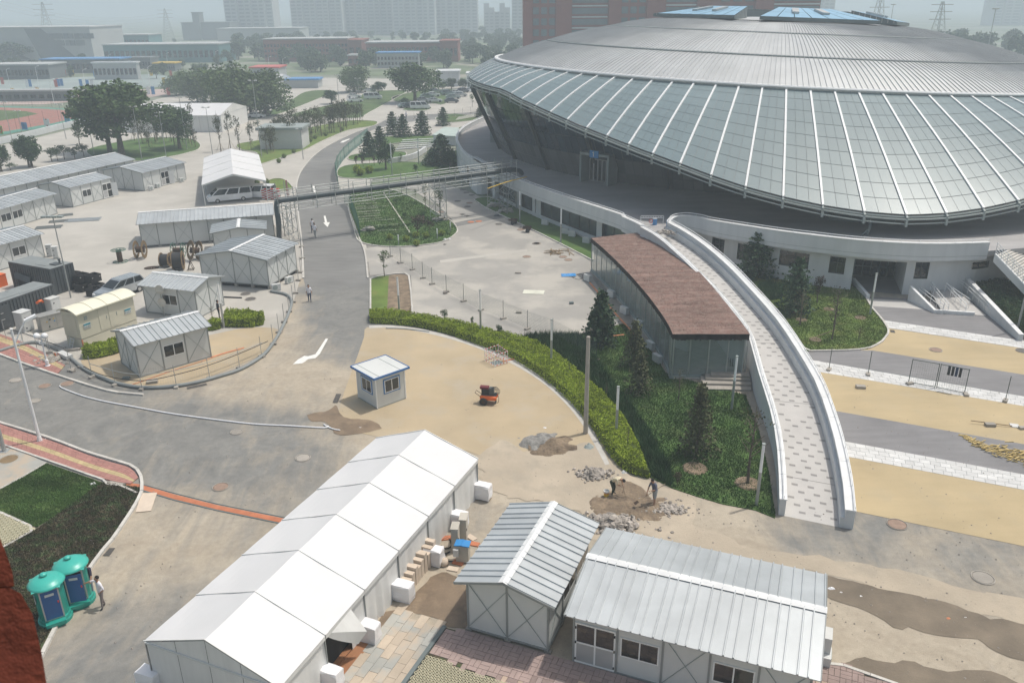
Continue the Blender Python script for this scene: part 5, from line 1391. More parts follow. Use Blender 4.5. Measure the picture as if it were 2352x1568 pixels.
p=c1(0,720);t=thing('orange_tank','bright orange metal box cut by the left edge behind the containers','tank',(p.x-1.5,p.y+.1,0),an)
b=MB();b.box((1.0,.8,0),(3.0,1.6,1.15));obj('body',b,m_orange,t);b=MB();b.box((1.0,.8,1.15),(3.06,1.66,.06));obj('lid',b,m_orange,t)
def cabinet(label,P,ang,w,d,h,m=m_cabw,name='electrical_cabinet',group='electrical cabinets'):
 t=thing(name,label,'cabinet',(P[0],P[1],0),ang,group)
 b=MB();b.box((w/2,d/2,.1),(w,d,h-.1));obj('body',b,m,t);b=MB();b.box((w/2,d/2,h),(w+.08,d+.08,.05));obj('top',b,m,t)
 b=MB();b.box((w/2,d/2,0),(w-.06,d-.06,.1));obj('plinth',b,m_steel,t);b=MB();b.box((w/2,-.012,.16),(w-.08,.02,h-.24));dd=obj('door',b,m,t);b=MB();b.box((w*.3,-.03,h*.7),(.12,.03,.1));b.box((w*.25,-.03,.35),(.1,.03,.1));obj('handle',b,m_black,dd)
 return t
for lab,(x,y),h in(('tall white cabinet beside the front dark container, left of the stainless one',(590,1335),1.75),('white cabinet half hidden by the long stainless cabinet',(1050,1040),1.45)):
 p=c1(x,y);q=p-Vector((math.cos(an),math.sin(an),0))*.95;cabinet(lab,q,an,.95,.95,h)
p,q=c1(720,1390),c1(1060,1300);a_=ang_of(p,q)
t=cabinet('long stainless switch cabinet left of the cream substation',p,a_,2.5,1.0,1.35,m=m_ss)
b=MB();
for k in range(1,4):b.box((.63*k,-.03,.15),(.02,.02,1.15))
obj('door_gaps',b,m_steel,t)
for i_,(x,z,mm)in enumerate([(.5,.8,m_yellow),(1.05,.95,m_yellow),(1.1,.75,m_bluet)]):b=MB();b.box((x,-.035,z),(.1,.02,.09));obj('warning_sticker',b,mm,t)
pA,pB=cL(550,768,.85),cL(920,630,.85);pL=cL(440,740,.85);a_=ang_of(pA,pB);Ls=(pB-pA).length;Ws=(pL-pA).length
t=thing('substation_kiosk','cream steel electricity kiosk with curved roof on a panelled base','kiosk',(pA.x,pA.y,0),a_)
b=MB();b.box((Ls/2,Ws/2,0),(Ls-.04,Ws-.04,.8));obj('base',b,m_cream,t)
b=MB();b.box((Ls/2,Ws/2,.8),(Ls-.2,Ws-.2,.05));obj('shadow_gap',b,m_black,t)
b=MB();b.box((Ls/2,Ws/2,.85),(Ls,Ws,2.15));obj('body',b,m_cream,t)
b=MB()
for k in range(9):
 f=-1+2*k/8;
prof=[(Ws/2+(Ws/2+.22)*f,3.02+.34*(1-f*f))for f in[-1+2*k/8 for k in range(9)]]
lo=[Vector((-.2,y,z))for y,z in prof];hi=[Vector((Ls+.2,y,z))for y,z in prof]
b.strip(lo,hi);lo2=[p-Vector((0,0,.1))for p in lo];hi2=[p-Vector((0,0,.1))for p in hi];b.strip(hi2,lo2);b.strip(lo2,lo);b.strip(hi,hi2);b.strip([lo2[0],hi2[0]],[lo[0],hi[0]]);b.strip([lo[-1],hi[-1]],[lo2[-1],hi2[-1]])
rf=obj('roof',b,m_creamr,t)
for k in range(1,4):b=MB();x=Ls*k/4;b.tube([(x,y,z+.01)for y,z in prof],.03,4);obj('roof_seam',b,m_cream,rf)
b=MB();n=int(Ls/.11)
for k in range(n):b.box(((k+.5)*Ls/n,-.2,2.93),(.05,.02,.08))
obj('hazard_stripe',b,m_black,rf);b=MB();b.box((Ls/2,-.19,2.92),(Ls+.4,.015,.1));obj('hazard_band',b,m_yellow,rf)
for x in(Ls*.42,Ls*.60):b=MB();b.box((x,-.012,1.0),(.78,.03,1.8));d_=obj('door',b,m_cream,t);b=MB();b.box((x+.3,-.04,1.8),(.04,.03,.3));obj('handle',b,m_steel,d_)
for x in(Ls*.13,Ls*.86):
 b=MB();b.box((x,-.03,1.6),(.62,.02,.42));s_=obj('notice_board',b,m_cabw,t);b=MB();b.box((x,-.045,1.86),(.6,.012,.14));obj('notice_header',b,mat('teal_notice',(.05,.26,.33)),s_)
 b=MB()
 for k in range(4):b.box((x-.22+.145*k,-.045,1.66),(.10,.012,.13))
 obj('notice_characters',b,m_steel,s_)
b=MB();b.box((Ls*.13,-.02,2.3),(.26,.03,.3));obj('vent',b,m_steel,t)
b=MB();b.box((.0,-.01,0),(.09,.09,.8));obj('orange_edge',b,m_pipeo,t)
b=MB();b.box((-.012,Ws*.5,1.1),(.03,Ws*.7,1.6));obj('end_door',b,m_cream,t)
for s_ in(-.2,.2):b=MB();b.beam((-.5,Ws*.5+s_,0),(-.08,Ws*.5+s_,.85),.04,.05);obj('ladder_rail',b,m_cabw,t)
for k in range(4):b=MB();f=(k+.5)/4;b.beam((-.5+.42*f,Ws*.5-.2,.85*f),(-.5+.42*f,Ws*.5+.2,.85*f),.04,.04);obj('ladder_rung',b,m_cabw,t)
rr=random.Random(2)
cm=None
def crate_obj():
 t=thing('plastic_crate','x','crate',(0,0,0),0,'black crates stacked beside the dark container')
 b=MB();w,d,h,e=1.15,.95,.75,.05
 b.box((0,0,0),(w,d,.05))
 for x in(-w/2+e/2,w/2-e/2):b.box((x,0,.05),(e,d,h-.05))
 for y in(-d/2+e/2,d/2-e/2):b.box((0,y,.05),(w-2*e,e,h-.05))
 obj('box',b,m_rubber,t);b=MB()
 for x,y in((-w/2,0),(w/2,0)):b.box((x,y,h-.12),(.06,d+.03,.08))
 for y in(-d/2,d/2):b.box((0,y,h-.12),(w+.03,.06,.08))
 obj('rim',b,m_rubber,t);b=MB()
 for x in(-.4,.4):b.box((x,-d/2-.02,h-.3),(.12,.03,.1))
 obj('catch',b,m_alu,t);return t
cr=crate_obj();first=True
clabs=['topmost black crate leaning high against the container end','black crate at the far corner of the stack','open black crate in the middle of the upper row','black crate nearest the silver van','black crate hidden low beside the lamp pole','black crate at the front, behind the cream roof','black crate on the right end of the front row']
for i_,(x,y,z)in enumerate([(505,415,.75),(500,420,0),(560,425,.75),(640,428,.75),(560,440,0),(640,470,0),(655,445,0)]):
 p=cL(x,y,0);c=cr if i_==0 else copy_tree(cr);c.location=(p.x,p.y,z);c.rotation_euler.z=an+rr.uniform(-.1,.1);c['label']=clabs[i_]
def drum(label,P,rf=.62,w=.8,rc=.32,flat=False,heading=0.0,cable=None,wood=True,tiltx=0.0,z=None):
 t=thing('cable_drum',label,'cable drum',(P[0],P[1],0),heading,'cable drums in the yard')
 if flat:t.location.z=0
 def ring(x,parent):
  b=MB();n=24
  b.tube([(x,rf*math.cos(2*PI*k/n),rf*math.sin(2*PI*k/n))for k in range(n)],.035,6,closed=True)
  if wood:
   for k in range(10):
    a0,a1=2*PI*k/10+.04,2*PI*(k+1)/10-.04;r0,r1=rf*.62,rf*.97
    for s_ in(-.02,.02):b.add([(x+s_,r*math.cos(a),r*math.sin(a))for r,a in((r0,a0),(r1,a0),(r1,a1),(r0,a1))],[(0,1,2,3)])
  return b
 off=Vector((0,0,rf+.03))
 rotm=Matrix.Rotation(PI/2,4,'Y')if flat else Matrix.Identity(4)
 def place(b,nm,m):
  o=obj(nm,b,m,t)
  if flat:o.rotation_euler=(0,PI/2,0);o.location=(0,0,w/2+.03)
  else:o.location=off;o.rotation_euler=(0,tiltx,0)
  return o
 for x in(-w/2,w/2):
  o=place(ring(x,t),'flange',m_wood if wood else m_green)
  b=MB()
  for k in range(8):a=2*PI*k/8;b.beam((x,.05*math.cos(a),.05*math.sin(a)),(x,rf*math.cos(a),rf*math.sin(a)),.04,.04)
  s_=place(b,'spokes',m_rust if wood else m_green)
 r_=cable or rc
 b=MB();n=20
 for k in range(n):pass
 b.tube([(-w/2+.03,0,0),(w/2-.03,0,0)],r_,20);place(b,'core',m_rubber if cable else m_rust)
 return t
drum('green cable drum lying flat on its side apart from the others',cL(810,247),.74,1.3,.28,flat=True,wood=False)
drum('empty wooden cable drum standing upright at the left of the group',cL(952,222),.95,.85,.34,heading=R(5))
drum('half full drum with black cable turned away at the centre',cL(1120,278),.72,.9,heading=R(0),cable=.60)
drum('full drum of black cable nearest to us on a steel stand',cL(1205,300),.98,1.0,heading=R(12),cable=.84)
drum('small green flanged drum behind the full drums',cL(1205,215),.78,1.1,.26,heading=R(0),wood=False)
drum('wide spoked drum leaning at the right end of the group',cL(1318,235),1.05,.9,.32,heading=R(40),tiltx=R(14))
p=cL(1020,290);b=MB();n=24;b.tube([(.72*math.cos(2*PI*k/n),.45*math.sin(2*PI*k/n),.06)for k in range(n)],.04,6,closed=True);b.tube([(.5*math.cos(2*PI*k/n),.3*math.sin(2*PI*k/n),.05)for k in range(n)],.03,6,closed=True)
for k in range(6):a=PI*k/3;b.beam((.05*math.cos(a),.04*math.sin(a),.05),(.7*math.cos(a),.44*math.sin(a),.05),.04,.04)
t=obj('drum_flange',b,m_rust);t.location=(p.x,p.y,0);t.rotation_euler.z=.3;t['label']='loose steel drum flange lying on the yard in front of the cable drums';t['category']='drum flange'
p=cL(1285,300);t=thing('drum_stand','small trestle stand for turning cable drums beside the full drum','stand',(p.x,p.y,0),R(10))
for y in(-.25,.25):
 for x in(-.3,.3):b=MB();b.beam((x,y,0),(0,y,.9),.05,.05);obj('leg',b,m_rust,t)
b=MB();b.beam((-.32,-.27,.05),(.32,-.27,.05),.05,.05);b.beam((-.32,.27,.05),(.32,.27,.05),.05,.05);b.beam((0,-.25,.9),(0,.25,.9),.06,.06);obj('crossbar',b,m_rust,t)
# ------ vehicles
def car(label,P,ang,m,kind='saloon',group=None,L=4.5,W=1.72,detail=True,cat_='car',name='parked_car'):
 """body drawn as a side outline carried across the width, narrower above the waist"""
 t=thing(name,label,cat_,(P[0],P[1],0),ang,group)
 if kind=='saloon':
  body=[(-2.2,.35),(-2.22,.75),(-2.1,.92),(-1.3,.98),(1.0,.95),(2.05,.78),(2.2,.55),(2.18,.3)];cab=[(-1.75,.95),(-1.15,1.38),(.25,1.42),(1.05,.95)];H_=1.42
 elif kind=='mpv':
  body=[(-2.2,.35),(-2.28,.8),(-2.2,1.05),(1.2,1.0),(2.1,.82),(2.28,.5),(2.25,.3)];cab=[(-2.18,1.0),(-1.85,1.62),(.2,1.66),(1.35,1.0)];H_=1.66
 else:
  body=[(-2.4,.35),(-2.45,1.1),(1.9,1.1),(2.3,.9),(2.42,.5),(2.4,.3)];cab=[(-2.43,1.05),(-2.35,1.95),(1.15,1.97),(2.0,1.08)];H_=1.97
 k_=(kind,m.name,round(L,2))
 sc=L/4.5
 def mk(pts,w0,w1,mm,nm):
  b=MB();n=len(pts);zmin=min(z for x,z in pts);zmax=max(z for x,z in pts)
  wv=lambda z:w0+(w1-w0)*(z-zmin)/(zmax-zmin)
  vs=[(x*sc,-wv(z)/2,z)for x,z in pts]+[(x*sc,wv(z)/2,z)for x,z in pts]
  b.add(vs,[tuple(range(n)),tuple(range(2*n-1,n-1,-1))]+[(i,n+i,n+(i+1)%n,(i+1)%n)for i in range(n)]);return b.mesh(nm,mm)
 put('body',share((*k_,'b'),lambda:mk(body,W,W,m,'body')),t)
 put('cabin',share((*k_,'c'),lambda:mk(cab,W-.06,W-.36,m,'cabin')),t)
 def gl():
  b=MB();z0,z1=cab[0][1]+.08,H_-.09;f0=(z0-cab[0][1])/(H_-cab[0][1]);wz=lambda z:(W-.06+(-.30)*(z-cab[0][1])/(H_-cab[0][1]))/2+.012
  xa=lambda z:(cab[0][0]+(cab[1][0]-cab[0][0])*(z-cab[0][1])/(cab[1][1]-cab[0][1]))*sc;xb=lambda z:(cab[3][0]+(cab[2][0]-cab[3][0])*(z-cab[3][1])/(cab[2][1]-cab[3][1]))*sc
  n=2 if kind=='saloon' else 3
  for s_ in(-1,1):
   for k in range(n):
    u0,u1=k/n+.02,(k+1)/n-.02;q=lambda u,z:(xa(z)+.06+(xb(z)-xa(z)-.12)*u,s_*wz(z),z)
    b.add([q(u0,z0),q(u1,z0),q(u1,z1),q(u0,z1)],[(0,1,2,3)if s_<0 else(3,2,1,0)])
  for x_,sg in((xa,-1),(xb,1)):
   b.add([(x_(z0)+sg*.015,-wz(z0)+.08,z0),(x_(z0)+sg*.015,wz(z0)-.08,z0),(x_(z1)+sg*.015,wz(z1)-.08,z1),(x_(z1)+sg*.015,-wz(z1)+.08,z1)],[(0,1,2,3)if sg>0 else(3,2,1,0)])
  return b.mesh('windows',m_win)
 put('windows',share((*k_,'g'),gl),t)
 wm=share(('wheel',),lambda:MB().tube([(0,-.1,0),(0,.1,0)],.32,14).mesh('tyre',m_rubber));rm=share(('rim',),lambda:MB().tube([(0,-.11,0),(0,.11,0)],.18,10).mesh('rim',m_alu))
 for x in(-1.4*sc,1.4*sc):
  for y in(-W/2+.09,W/2-.09):
   w_=put('wheel',wm,t,loc=(x,y,.32));put('rim',rm,w_)if detail else None
 if detail:
  for y in(-.6,.6):
   b=MB();b.box((body[-2][0]*sc-.02,y,.62),(.08,.32,.14));obj('headlight',b,m_lampw,t);b=MB();b.box((-2.2*sc,y*1.1,.75),(.1,.22,.2));obj('tail_light',b,m_red,t)
 return t
car('silver people carrier parked behind the cream kiosk',cL(815,470),R(220)if False else ang_of(pB,pA),m_cars,'mpv',L=4.7)
car('white minibus parked under the canopy tent with its door open',cU(1545,1350),ang_of(cU(1640,1345),cU(1440,1365)),m_carw,'van',L=5.6,W=1.9,name='minibus',cat_='minibus')
car('white van beside the minibus under the canopy tent',cU(1730,1330),R(170),m_carw,'van',L=5.0,W=1.85,name='parked_van',cat_='van')
cc=lambda x,y,z=0.0:G((1400+x*700/2352)/1.7415,y*700/2352/1.7415,z)
cars=[('white minibus with dark windows nearest the big crowned tree',945,1465,5,m_carw,'van',5.0),('white minivan with its side door open on the grass',312,1335,5,m_carw,'van',5.0),('white saloon nearest the tree trunk in the full car park',1140,1378,10,m_carw,'saloon',4.5),('dark blue hatchback nearest to us in the car park',1365,1382,8,m_card,'saloon',4.2),('grey-green saloon behind the dark hatchback',1385,1330,10,m_carg,'saloon',4.5),('pale saloon half behind the tree trunk',985,1372,6,m_carw,'saloon',4.4),('grey car parked at the left of the near minibus',745,1450,20,m_carg,'saloon',4.2),('dark red car squeezed between minibus and grey car',815,1450,20,m_card,'saloon',4.2),('green-grey saloon left row under the crown',1040,1320,12,m_carg,'saloon',4.4),('white saloon behind the green-grey one',1120,1300,12,m_carw,'saloon',4.4),('white car in the middle of the back rows',1430,1268,10,m_carw,'saloon',4.3),('white saloon at the far right corner of the car park',1580,1240,10,m_carw,'saloon',4.3),('dark off-road car in the back row',1520,1250,60,m_card,'mpv',4.3),('grey off-road car between two small trees',1315,1280,20,m_carg,'mpv',4.4),('silver saloon in the back row under the small trees',1150,1250,12,m_cars,'saloon',4.4),('silver saloon right of the grey off-roader',1480,1300,10,m_cars,'saloon',4.4),('white saloon far left beside the open minivan',60,1318,8,m_carw,'saloon',4.5),('white car half hidden at the left lawn edge',70,1375,30,m_carw,'saloon',4.5),('pale car behind the open minivan',265,1245,5,m_carw,'saloon',4.4),('white car behind the velodrome column on the grass island',1968,1300,40,m_carw,'saloon',4.3),('small white car parked behind the marquee lamp post',None,None,0,m_carw,'saloon',4.4)]
for lab,x,y,a,mm,k,L_ in cars:
 p=cc(x,y)if x is not None else cU(1725,793)
 car(lab,p,R(a),mm,k,'vehicles parked beyond the velodrome',L=L_,detail=False)
# ------ lamps and poles
def light_column(label,base,top,h=None,r=.085):
 b=G(*base);h=topz(b,*top);t=thing('light_column',label,'lamp',(b.x,b.y,0),0,'slim light columns')
 o=MB();o.tube([(0,0,0),(0,0,h*.55)],r,12);o.lathe([(r*1.7,0),(r*1.7,.05)],12);obj('post',o,m_pole,t)
 o=MB();o.tube([(0,0,h*.55),(0,0,h-.05)],r*.92,12);obj('diffuser',o,m_lampw,t);o=MB();o.lathe([(r*1.15,h-.05),(r*1.15,h),(0,h+.01)],12);obj('cap',o,m_steel,t);return t
for lab,b_,t_ in[('light column in the brown planting bed by the road',(918,727),(915,637)),('light column in the yellow hedge left of the wire fence end',(1104.5,769),(1103.5,665)),('light column in the yellow hedge left of the plain concrete pole',(1266,838),(1268,733)),('light column where the hedge bends down to the rubble',(1415,1003),(1421,887)),('light column on the grass in front of the pavilion steps',(1680,941),(1695,817)),('light column at the garden corner nearest the ramp foot',(1737,1161),(1757,1018)),('light column at the lawn edge before the dark doorway',(1998,722),(2011,627)),('light column beside the ivy bank at the right edge',(2336,760),(2362,590)),('light column in the shrubs behind the fenced island hut',(515,753),(501,649)),('light column on the terrace lawn between scaffold and pavilion',(1194,511),(1195,438)),('light column on the terrace lawn nearest the pavilion',(1288,558),(1291,478)),('light column among the pines left of the terrace',(901,403),(897,327)),('light column in the paved garden among the pines',(962,377),(963,319)),('light column against the terrace wall by the pipe bridge',(1061,428),(1061,366))]:
 light_column(lab,b_,t_)
for lab,x,y,h in[('short white bollard lamp at the lawn tip',*[v for v in(s4(1093,1180))],.9),('short white bollard lamp in the middle of the lawn end',*[v for v in(s4(903,1285))],.9),('short white bollard lamp at the lawn edge by the fence',*[v for v in(s4(343,1380))],.9)]:
 p=G(x,y);t=thing('bollard_lamp',lab,'bollard lamp',(p.x,p.y,0),0,'bollard lamps in the lawn');o=MB();o.tube([(0,0,0),(0,0,.6)],.06,8);obj('post',o,m_pole,t);o=MB();o.tube([(0,0,.6),(0,0,1.25)],.065,8);obj('diffuser',o,m_lampw,t)
b=G(1345,995);h=topz(b,1347,774);o=MB();o.tube([(0,0,0),(0,0,h)],[.155,.115],14);o.lathe([(.13,h),(.1,h+.04),(0,h+.05)],14);t=obj('concrete_pole',o,m_conb);t.location=b;t['label']='tall bare concrete pole between tan paving and yellow hedge';t['category']='pole'
b=G(92,1013);h=topz(b,21,757);t=thing('street_lamp','white curved arm street lamp on the red pavement corner','street lamp',(b.x,b.y,0))
o=MB();o.tube([(0,0,0),(0,0,h)],[.10,.065],12);o.lathe([(.09,h),(.09,h+.06),(0,h+.1)],10);obj('pole',o,m_polew,t);o=MB();o.box((0,0,0),(.5,.5,.06));o.lathe([(.16,.06),(.12,.35)],10);obj('base_plate',o,m_polew,t)
hd=GY(68,731,b.y+.6)-b;mid=Vector((hd.x*.45,hd.y*.45,(h-.9)*.5+hd.z*.5));o=MB();o.tube(cat([Vector((0,0,h-.9)),mid+Vector((0,0,.12)),Vector((hd.x*.8,hd.y*.8,hd.z-.1))],4),.045,8);obj('arm',o,m_polew,t)
o=MB();o.tube([Vector((0,0,h-1.5)),Vector((hd.x*.35,hd.y*.35,h-.75)),mid],.02,6);obj('stay',o,m_polew,t)
d=Vector((hd.x,hd.y,0)).normalized();o=MB();a0=Vector((hd.x*.72,hd.y*.72,hd.z-.1));a1=Vector((hd.x,hd.y,hd.z))+d*.35+Vector((0,0,.12));o.beam(a0,a1,.32,.14);o.beam(a0+d*.1-Vector((0,0,.09)),a1-d*.1-Vector((0,0,.07)),.26,.06);obj('lamp_head',o,m_lampw,t)
b=cL(30,1520);t=thing('street_pole','thick grey pole at the very left edge of the red pavement','pole',(b.x,b.y,0));o=MB();o.tube([(0,0,0),(0,0,7.5)],[.12,.09],12);obj('pole',o,m_pole,t);o=MB();o.box((0,0,0),(.5,.5,.05));obj('base_plate',o,m_pole,t)
b=cL(322,948);h=topz(b,*lD(272,745));t=thing('globe_lamp','white double globe lamp standing in the torn up pavement','street lamp',(b.x,b.y,0));o=MB();o.lathe([(.2,0),(.2,.08),(.12,.1),(.13,.5),(.07,.6),(.055,h-.4),(.05,h)],12);obj('pole',o,m_polew,t)
for s_ in(-1,1):
 o=MB();o.tube([(0,0,h-.7),(s_*.2,0,h-.62),(s_*.3,0,h-.2)],.03,6);obj('arm',o,m_polew,t)
 o=MB();prof=[(.24*math.sin(PI*k/10)+(1e-5 if k in(0,10)else 0),h+.0-.24*math.cos(PI*k/10))for k in range(11)];o.lathe(prof,14,(s_*.3,0,0));obj('globe',o,m_lampw,t,smooth=True)
def mast(label,base,top,heads=2,arm=.6,style='flood',group='flood light masts',r=.075):
 b=G(*base);h=topz(b,*top);t=thing('flood_light_mast' if style=='flood' else 'street_lamp',label,'lamp post',(b.x,b.y,0),0,group)
 o=MB();o.tube([(0,0,0),(0,0,h)],[r,r*.6],8);obj('pole',o,m_pole if style=='flood' else m_polew,t)
 if style=='flood':
  o=MB();o.beam((-arm,0,h),(arm,0,h),.06,.06);obj('crossarm',o,m_pole,t)
  for k in range(heads):x=-arm+2*arm*k/max(1,heads-1);o=MB();o.box((x,-.1,h+.03),(.42,.4,.16));obj('flood_light',o,m_cabw if heads<4 else m_steel,t)
 else:
  o=MB();o.tube([(0,0,h-.4),(.4,-.2,h),(1.1,-.4,h+.25)],.04,6);obj('arm',o,m_polew,t);o=MB();o.beam((.9,-.35,h+.2),(1.6,-.55,h+.35),.28,.12);obj('lamp_head',o,m_lampw,t)
 return t
for lab,b_,t_,k in[('flood light mast with four heads beside the dark containers',(163,684),(123,500),4),('mast in front of the tree island, left of the big tree trunk',*[(955*.3418,1075*.3418),(905*.3418,720*.3418)],2),('mast on the island right of the big tree',(1117*.3418,1050*.3418),(1090*.3418,760*.3418),2),('mast by the roof of the longest hut',(634*.3418,1040*.3418),(600*.3418,815*.3418),2),('mast standing alone between marquee and canopy tent',(1430*.3418,1046*.3418),(1393*.3418,725*.3418),2),('mast right edge of the tree island',(1258*.3418,1005*.3418),(1213*.3418,657*.3418),2),('mast rising through the willow crowns',(1378*.3418,690*.3418),(1367*.3418,515*.3418),2),('mast right of the willows behind the white block',(1760*.3418,1060*.3418),(1735*.3418,545*.3418),2),('mast at the far left in front of the court',(92*.3418,985*.3418),(15*.3418,690*.3418),2),('mast left of the blue banner of the court',(150*.3418,900*.3418),(105*.3418,748*.3418),2),('mast at the court fence left of the H banner',(445*.3418,935*.3418),(400*.3418,705*.3418),2),('mast by the verge of the curving road',(2038*.3418,1072*.3418),(2005*.3418,870*.3418),1),('mast on the far lawn beside the parked minivan',tuple((746.5+.3418*v if i_==0 else .3418*v)for i_,v in enumerate((240,800))),tuple((746.5+.3418*v if i_==0 else .3418*v)for i_,v in enumerate((230,530))),2),('mast left of the parked minivan',tuple((746.5+.3418*v if i_==0 else .3418*v)for i_,v in enumerate((95,700))),tuple((746.5+.3418*v if i_==0 else .3418*v)for i_,v in enumerate((88,505))),2),('mast between the big crowned tree and small trees',tuple((746.5+.3418*v if i_==0 else .3418*v)for i_,v in enumerate((768,640))),tuple((746.5+.3418*v if i_==0 else .3418*v)for i_,v in enumerate((768,480))),1)]:
 mast(lab,b_,t_,k,.55 if k<4 else .75)
for i_,(b_,t_)in enumerate([((70,590),(40,465)),((265,590),(240,450)),((580,605),(558,470)),((365,700),(335,540)),((960,590),(943,470)),((1016,610),(995,450)),((1130,455),(1122,360)),((1906,470),(1900,395)),((2280,560),(2268,510)),((1808,440),(1806,385)),((745,470),(735,370)),((1460,430),(1450,345))]):
 labs=['leftmost white lamp behind the courts','white lamp left of the court lamps pair','white lamp behind the big tree left side','white lamp nearest the green court','white lamp over the big tree crown','white lamp just right of the big tree crown','white lamp by the far market roofs','white lamp far behind the small party tent','white lamp on the far lawn','thin white lamp beyond the willows','thin lamp by the ribbed white wall','thin lamp among the far hedges']
 mast(labs[i_],(b_[0]*.3418,b_[1]*.3418),(t_[0]*.3418,t_[1]*.3418),1,.5,'street','white street lamps far away')
b=G(*lD(1106,612));h=topz(b,*lD(1073,405));t=thing('traffic_sign','back of two round traffic signs on one pole before the hut','traffic sign',(b.x,b.y,0),R(-8))
o=MB();o.tube([(0,0,0),(0,0,h)],.045,8);obj('pole',o,m_pole,t)
for z,r_ in((h-.38,.42),(h-1.55,.38)):o=MB();o.tube([(0,-.07,z),(0,-.05,z)],r_,24);s_=obj('sign_disc',o,m_alu,t);o=MB();o.beam((-.3,-.09,z-.1),(.3,-.09,z-.1),.04,.05);obj('clamp',o,m_cabw,s_)
# ------ temporary fences
m_wire=mat('fence_wire',(.20,.26,.24),rough=.6)
block_m=MB().box((0,0,0),(.52,.28,.16)).mesh('concrete_foot',m_conb)
def fence(name,label,tops_bases,m,mesh=True,hgt=1.75,spacing=.16,th=.006,foot=True,mm=None,cross=False):
 P=[G(*b)for b in tops_bases]
 t=thing(name,label,'fence',(P[0].x,P[0].y,0))
 t2=lambda p:Vector((p.x-P[0].x,p.y-P[0].y,0))
 for i,p in enumerate(P):
  q=t2(p);o=MB();o.tube([q,q+Vector((0,0,hgt))],.024,6);obj('post',o,m,t)
  nxt=P[min(i+1,len(P)-1)];prv=P[max(i-1,0)];a=ang_of(prv,nxt)
  if foot:put('concrete_foot',block_m,t,loc=q,rz=a+PI/2+(i*1.7%.5)-.25)
 if mesh:
  for a,c in zip(P,P[1:]):
   a,c=t2(a),t2(c);L=(c-a).length;d=(c-a)/L;o=MB();n=max(2,int(L/spacing));sd=Vector((-d.y,d.x,0))
   for k in range(1,n):
    p=a.lerp(c,k/n);o.add([p-d*th/2+Vector((0,0,.12)),p+d*th/2+Vector((0,0,.12)),p+d*th/2+Vector((0,0,hgt-.05)),p-d*th/2+Vector((0,0,hgt-.05))],[(0,1,2,3)])
   for k in range(int((hgt-.1)/(spacing))):
    z=.12+k*spacing;o.add([a+Vector((0,0,z)),c+Vector((0,0,z)),c+Vector((0,0,z+th)),a+Vector((0,0,z+th))],[(0,1,2,3)])
   obj('wire_mesh',o,mm or m_wire,t)
 return t
aD=lambda x,y:(746.5+.3418*x,516.8+.3418*y)
fence('mesh_fence','dark green mesh fence with concrete feet slanting across the grey block plaza',[aD(440,213),aD(510,258),aD(588,302),aD(658,360),aD(720,400),aD(816,452),aD(932,515),aD(1048,575),aD(1198,632),aD(1360,702),aD(1530,760),aD(1697,852),aD(1822,915)],m_greend,spacing=.13,th=.013)
fence('mesh_fence','bent wire fence with wooden and steel posts curving round the hut island',[lD(330,860),lD(480,978),lD(622,1025),lD(777,1078),lD(956,1105),lD(1188,1092),lD(1410,1035),lD(1612,967),lD(1760,887),lD(1838,803),lD(1876,725),lD(1912,655),lD(1944,585),lD(1970,520),lD(1986,460),lD(2006,375),lD(2022,322),lD(2032,228),lD(2026,150)],m_pole,mm=m_pole)
fence('mesh_fence','short wire fence along the edge of the upper red pavement',[lD(-60,720),lD(45,770),lD(160,800),lD(250,830),lD(340,860)],m_pole,mm=m_pole,foot=False)
m_net=mat('green_netting',(.04,.20,.15),alpha=.62,rough=.8)
def net(label,pts,h=2.1):
 P=[G(*b)for b in pts];t=thing('green_net_fence',label,'fence',(P[0].x,P[0].y,0));t2=lambda p:Vector((p.x-P[0].x,p.y-P[0].y,0))
 for p in P:o=MB();o.tube([t2(p),t2(p)+Vector((0,0,h+.05))],.03,6);obj('post',o,m_green,t)
 for a,c in zip(P,P[1:]):a,c=t2(a),t2(c);o=MB();o.add([a+Vector((0,0,.05)),c+Vector((0,0,.05)),c+Vector((0,0,h)),a+Vector((0,0,h))],[(0,1,2,3)]);obj('net_panel',o,m_net,t)
s3D=lambda x,y:(1040/1.7415+x*.13672,560/1.7415+y*.13672)
net('green netted fence following the right side of the curving road',[s3D(1325,860),s3D(1300,700),s3D(1275,600),s3D(1310,480),s3D(1360,400),s3D(1420,320),s3D(1500,240),s3D(1600,150),s3D(1700,70),(845,318)])
net('green netted fence beside the lawn of paver strips',[s3D(1420,1060),s3D(1540,1190),s3D(1590,1340),s3D(1640,1480),(827,545)])
fence('mesh_fence','long low post and wire fence behind the pines across the far garden',[cDx(x,y)for x,y in[(600,800),(690,800),(760,790),(825,790),(870,780),(925,770),(980,762),(1050,750),(1105,742),(1160,735)]],m_greend,hgt=1.6,spacing=.4,th=.01)
t=fence('mesh_fence','two thin leaning posts with concrete feet between ramp and gate',[eD(1040,975),eD(1303,1008)],m_greend,mesh=False,hgt=1.9)
fence('mesh_fence','single thin post with a concrete foot right of the gate',[eD(2225,1185),eD(2900,1290)],m_greend,mesh=False,hgt=1.9)
P4=[cE(1575,1062),cE(1758,1095),cE(1950,1135)];t=thing('wire_gate','double leaf wire gate standing on the white stone band','gate',P4[0]);tt=lambda p:p-P4[0]
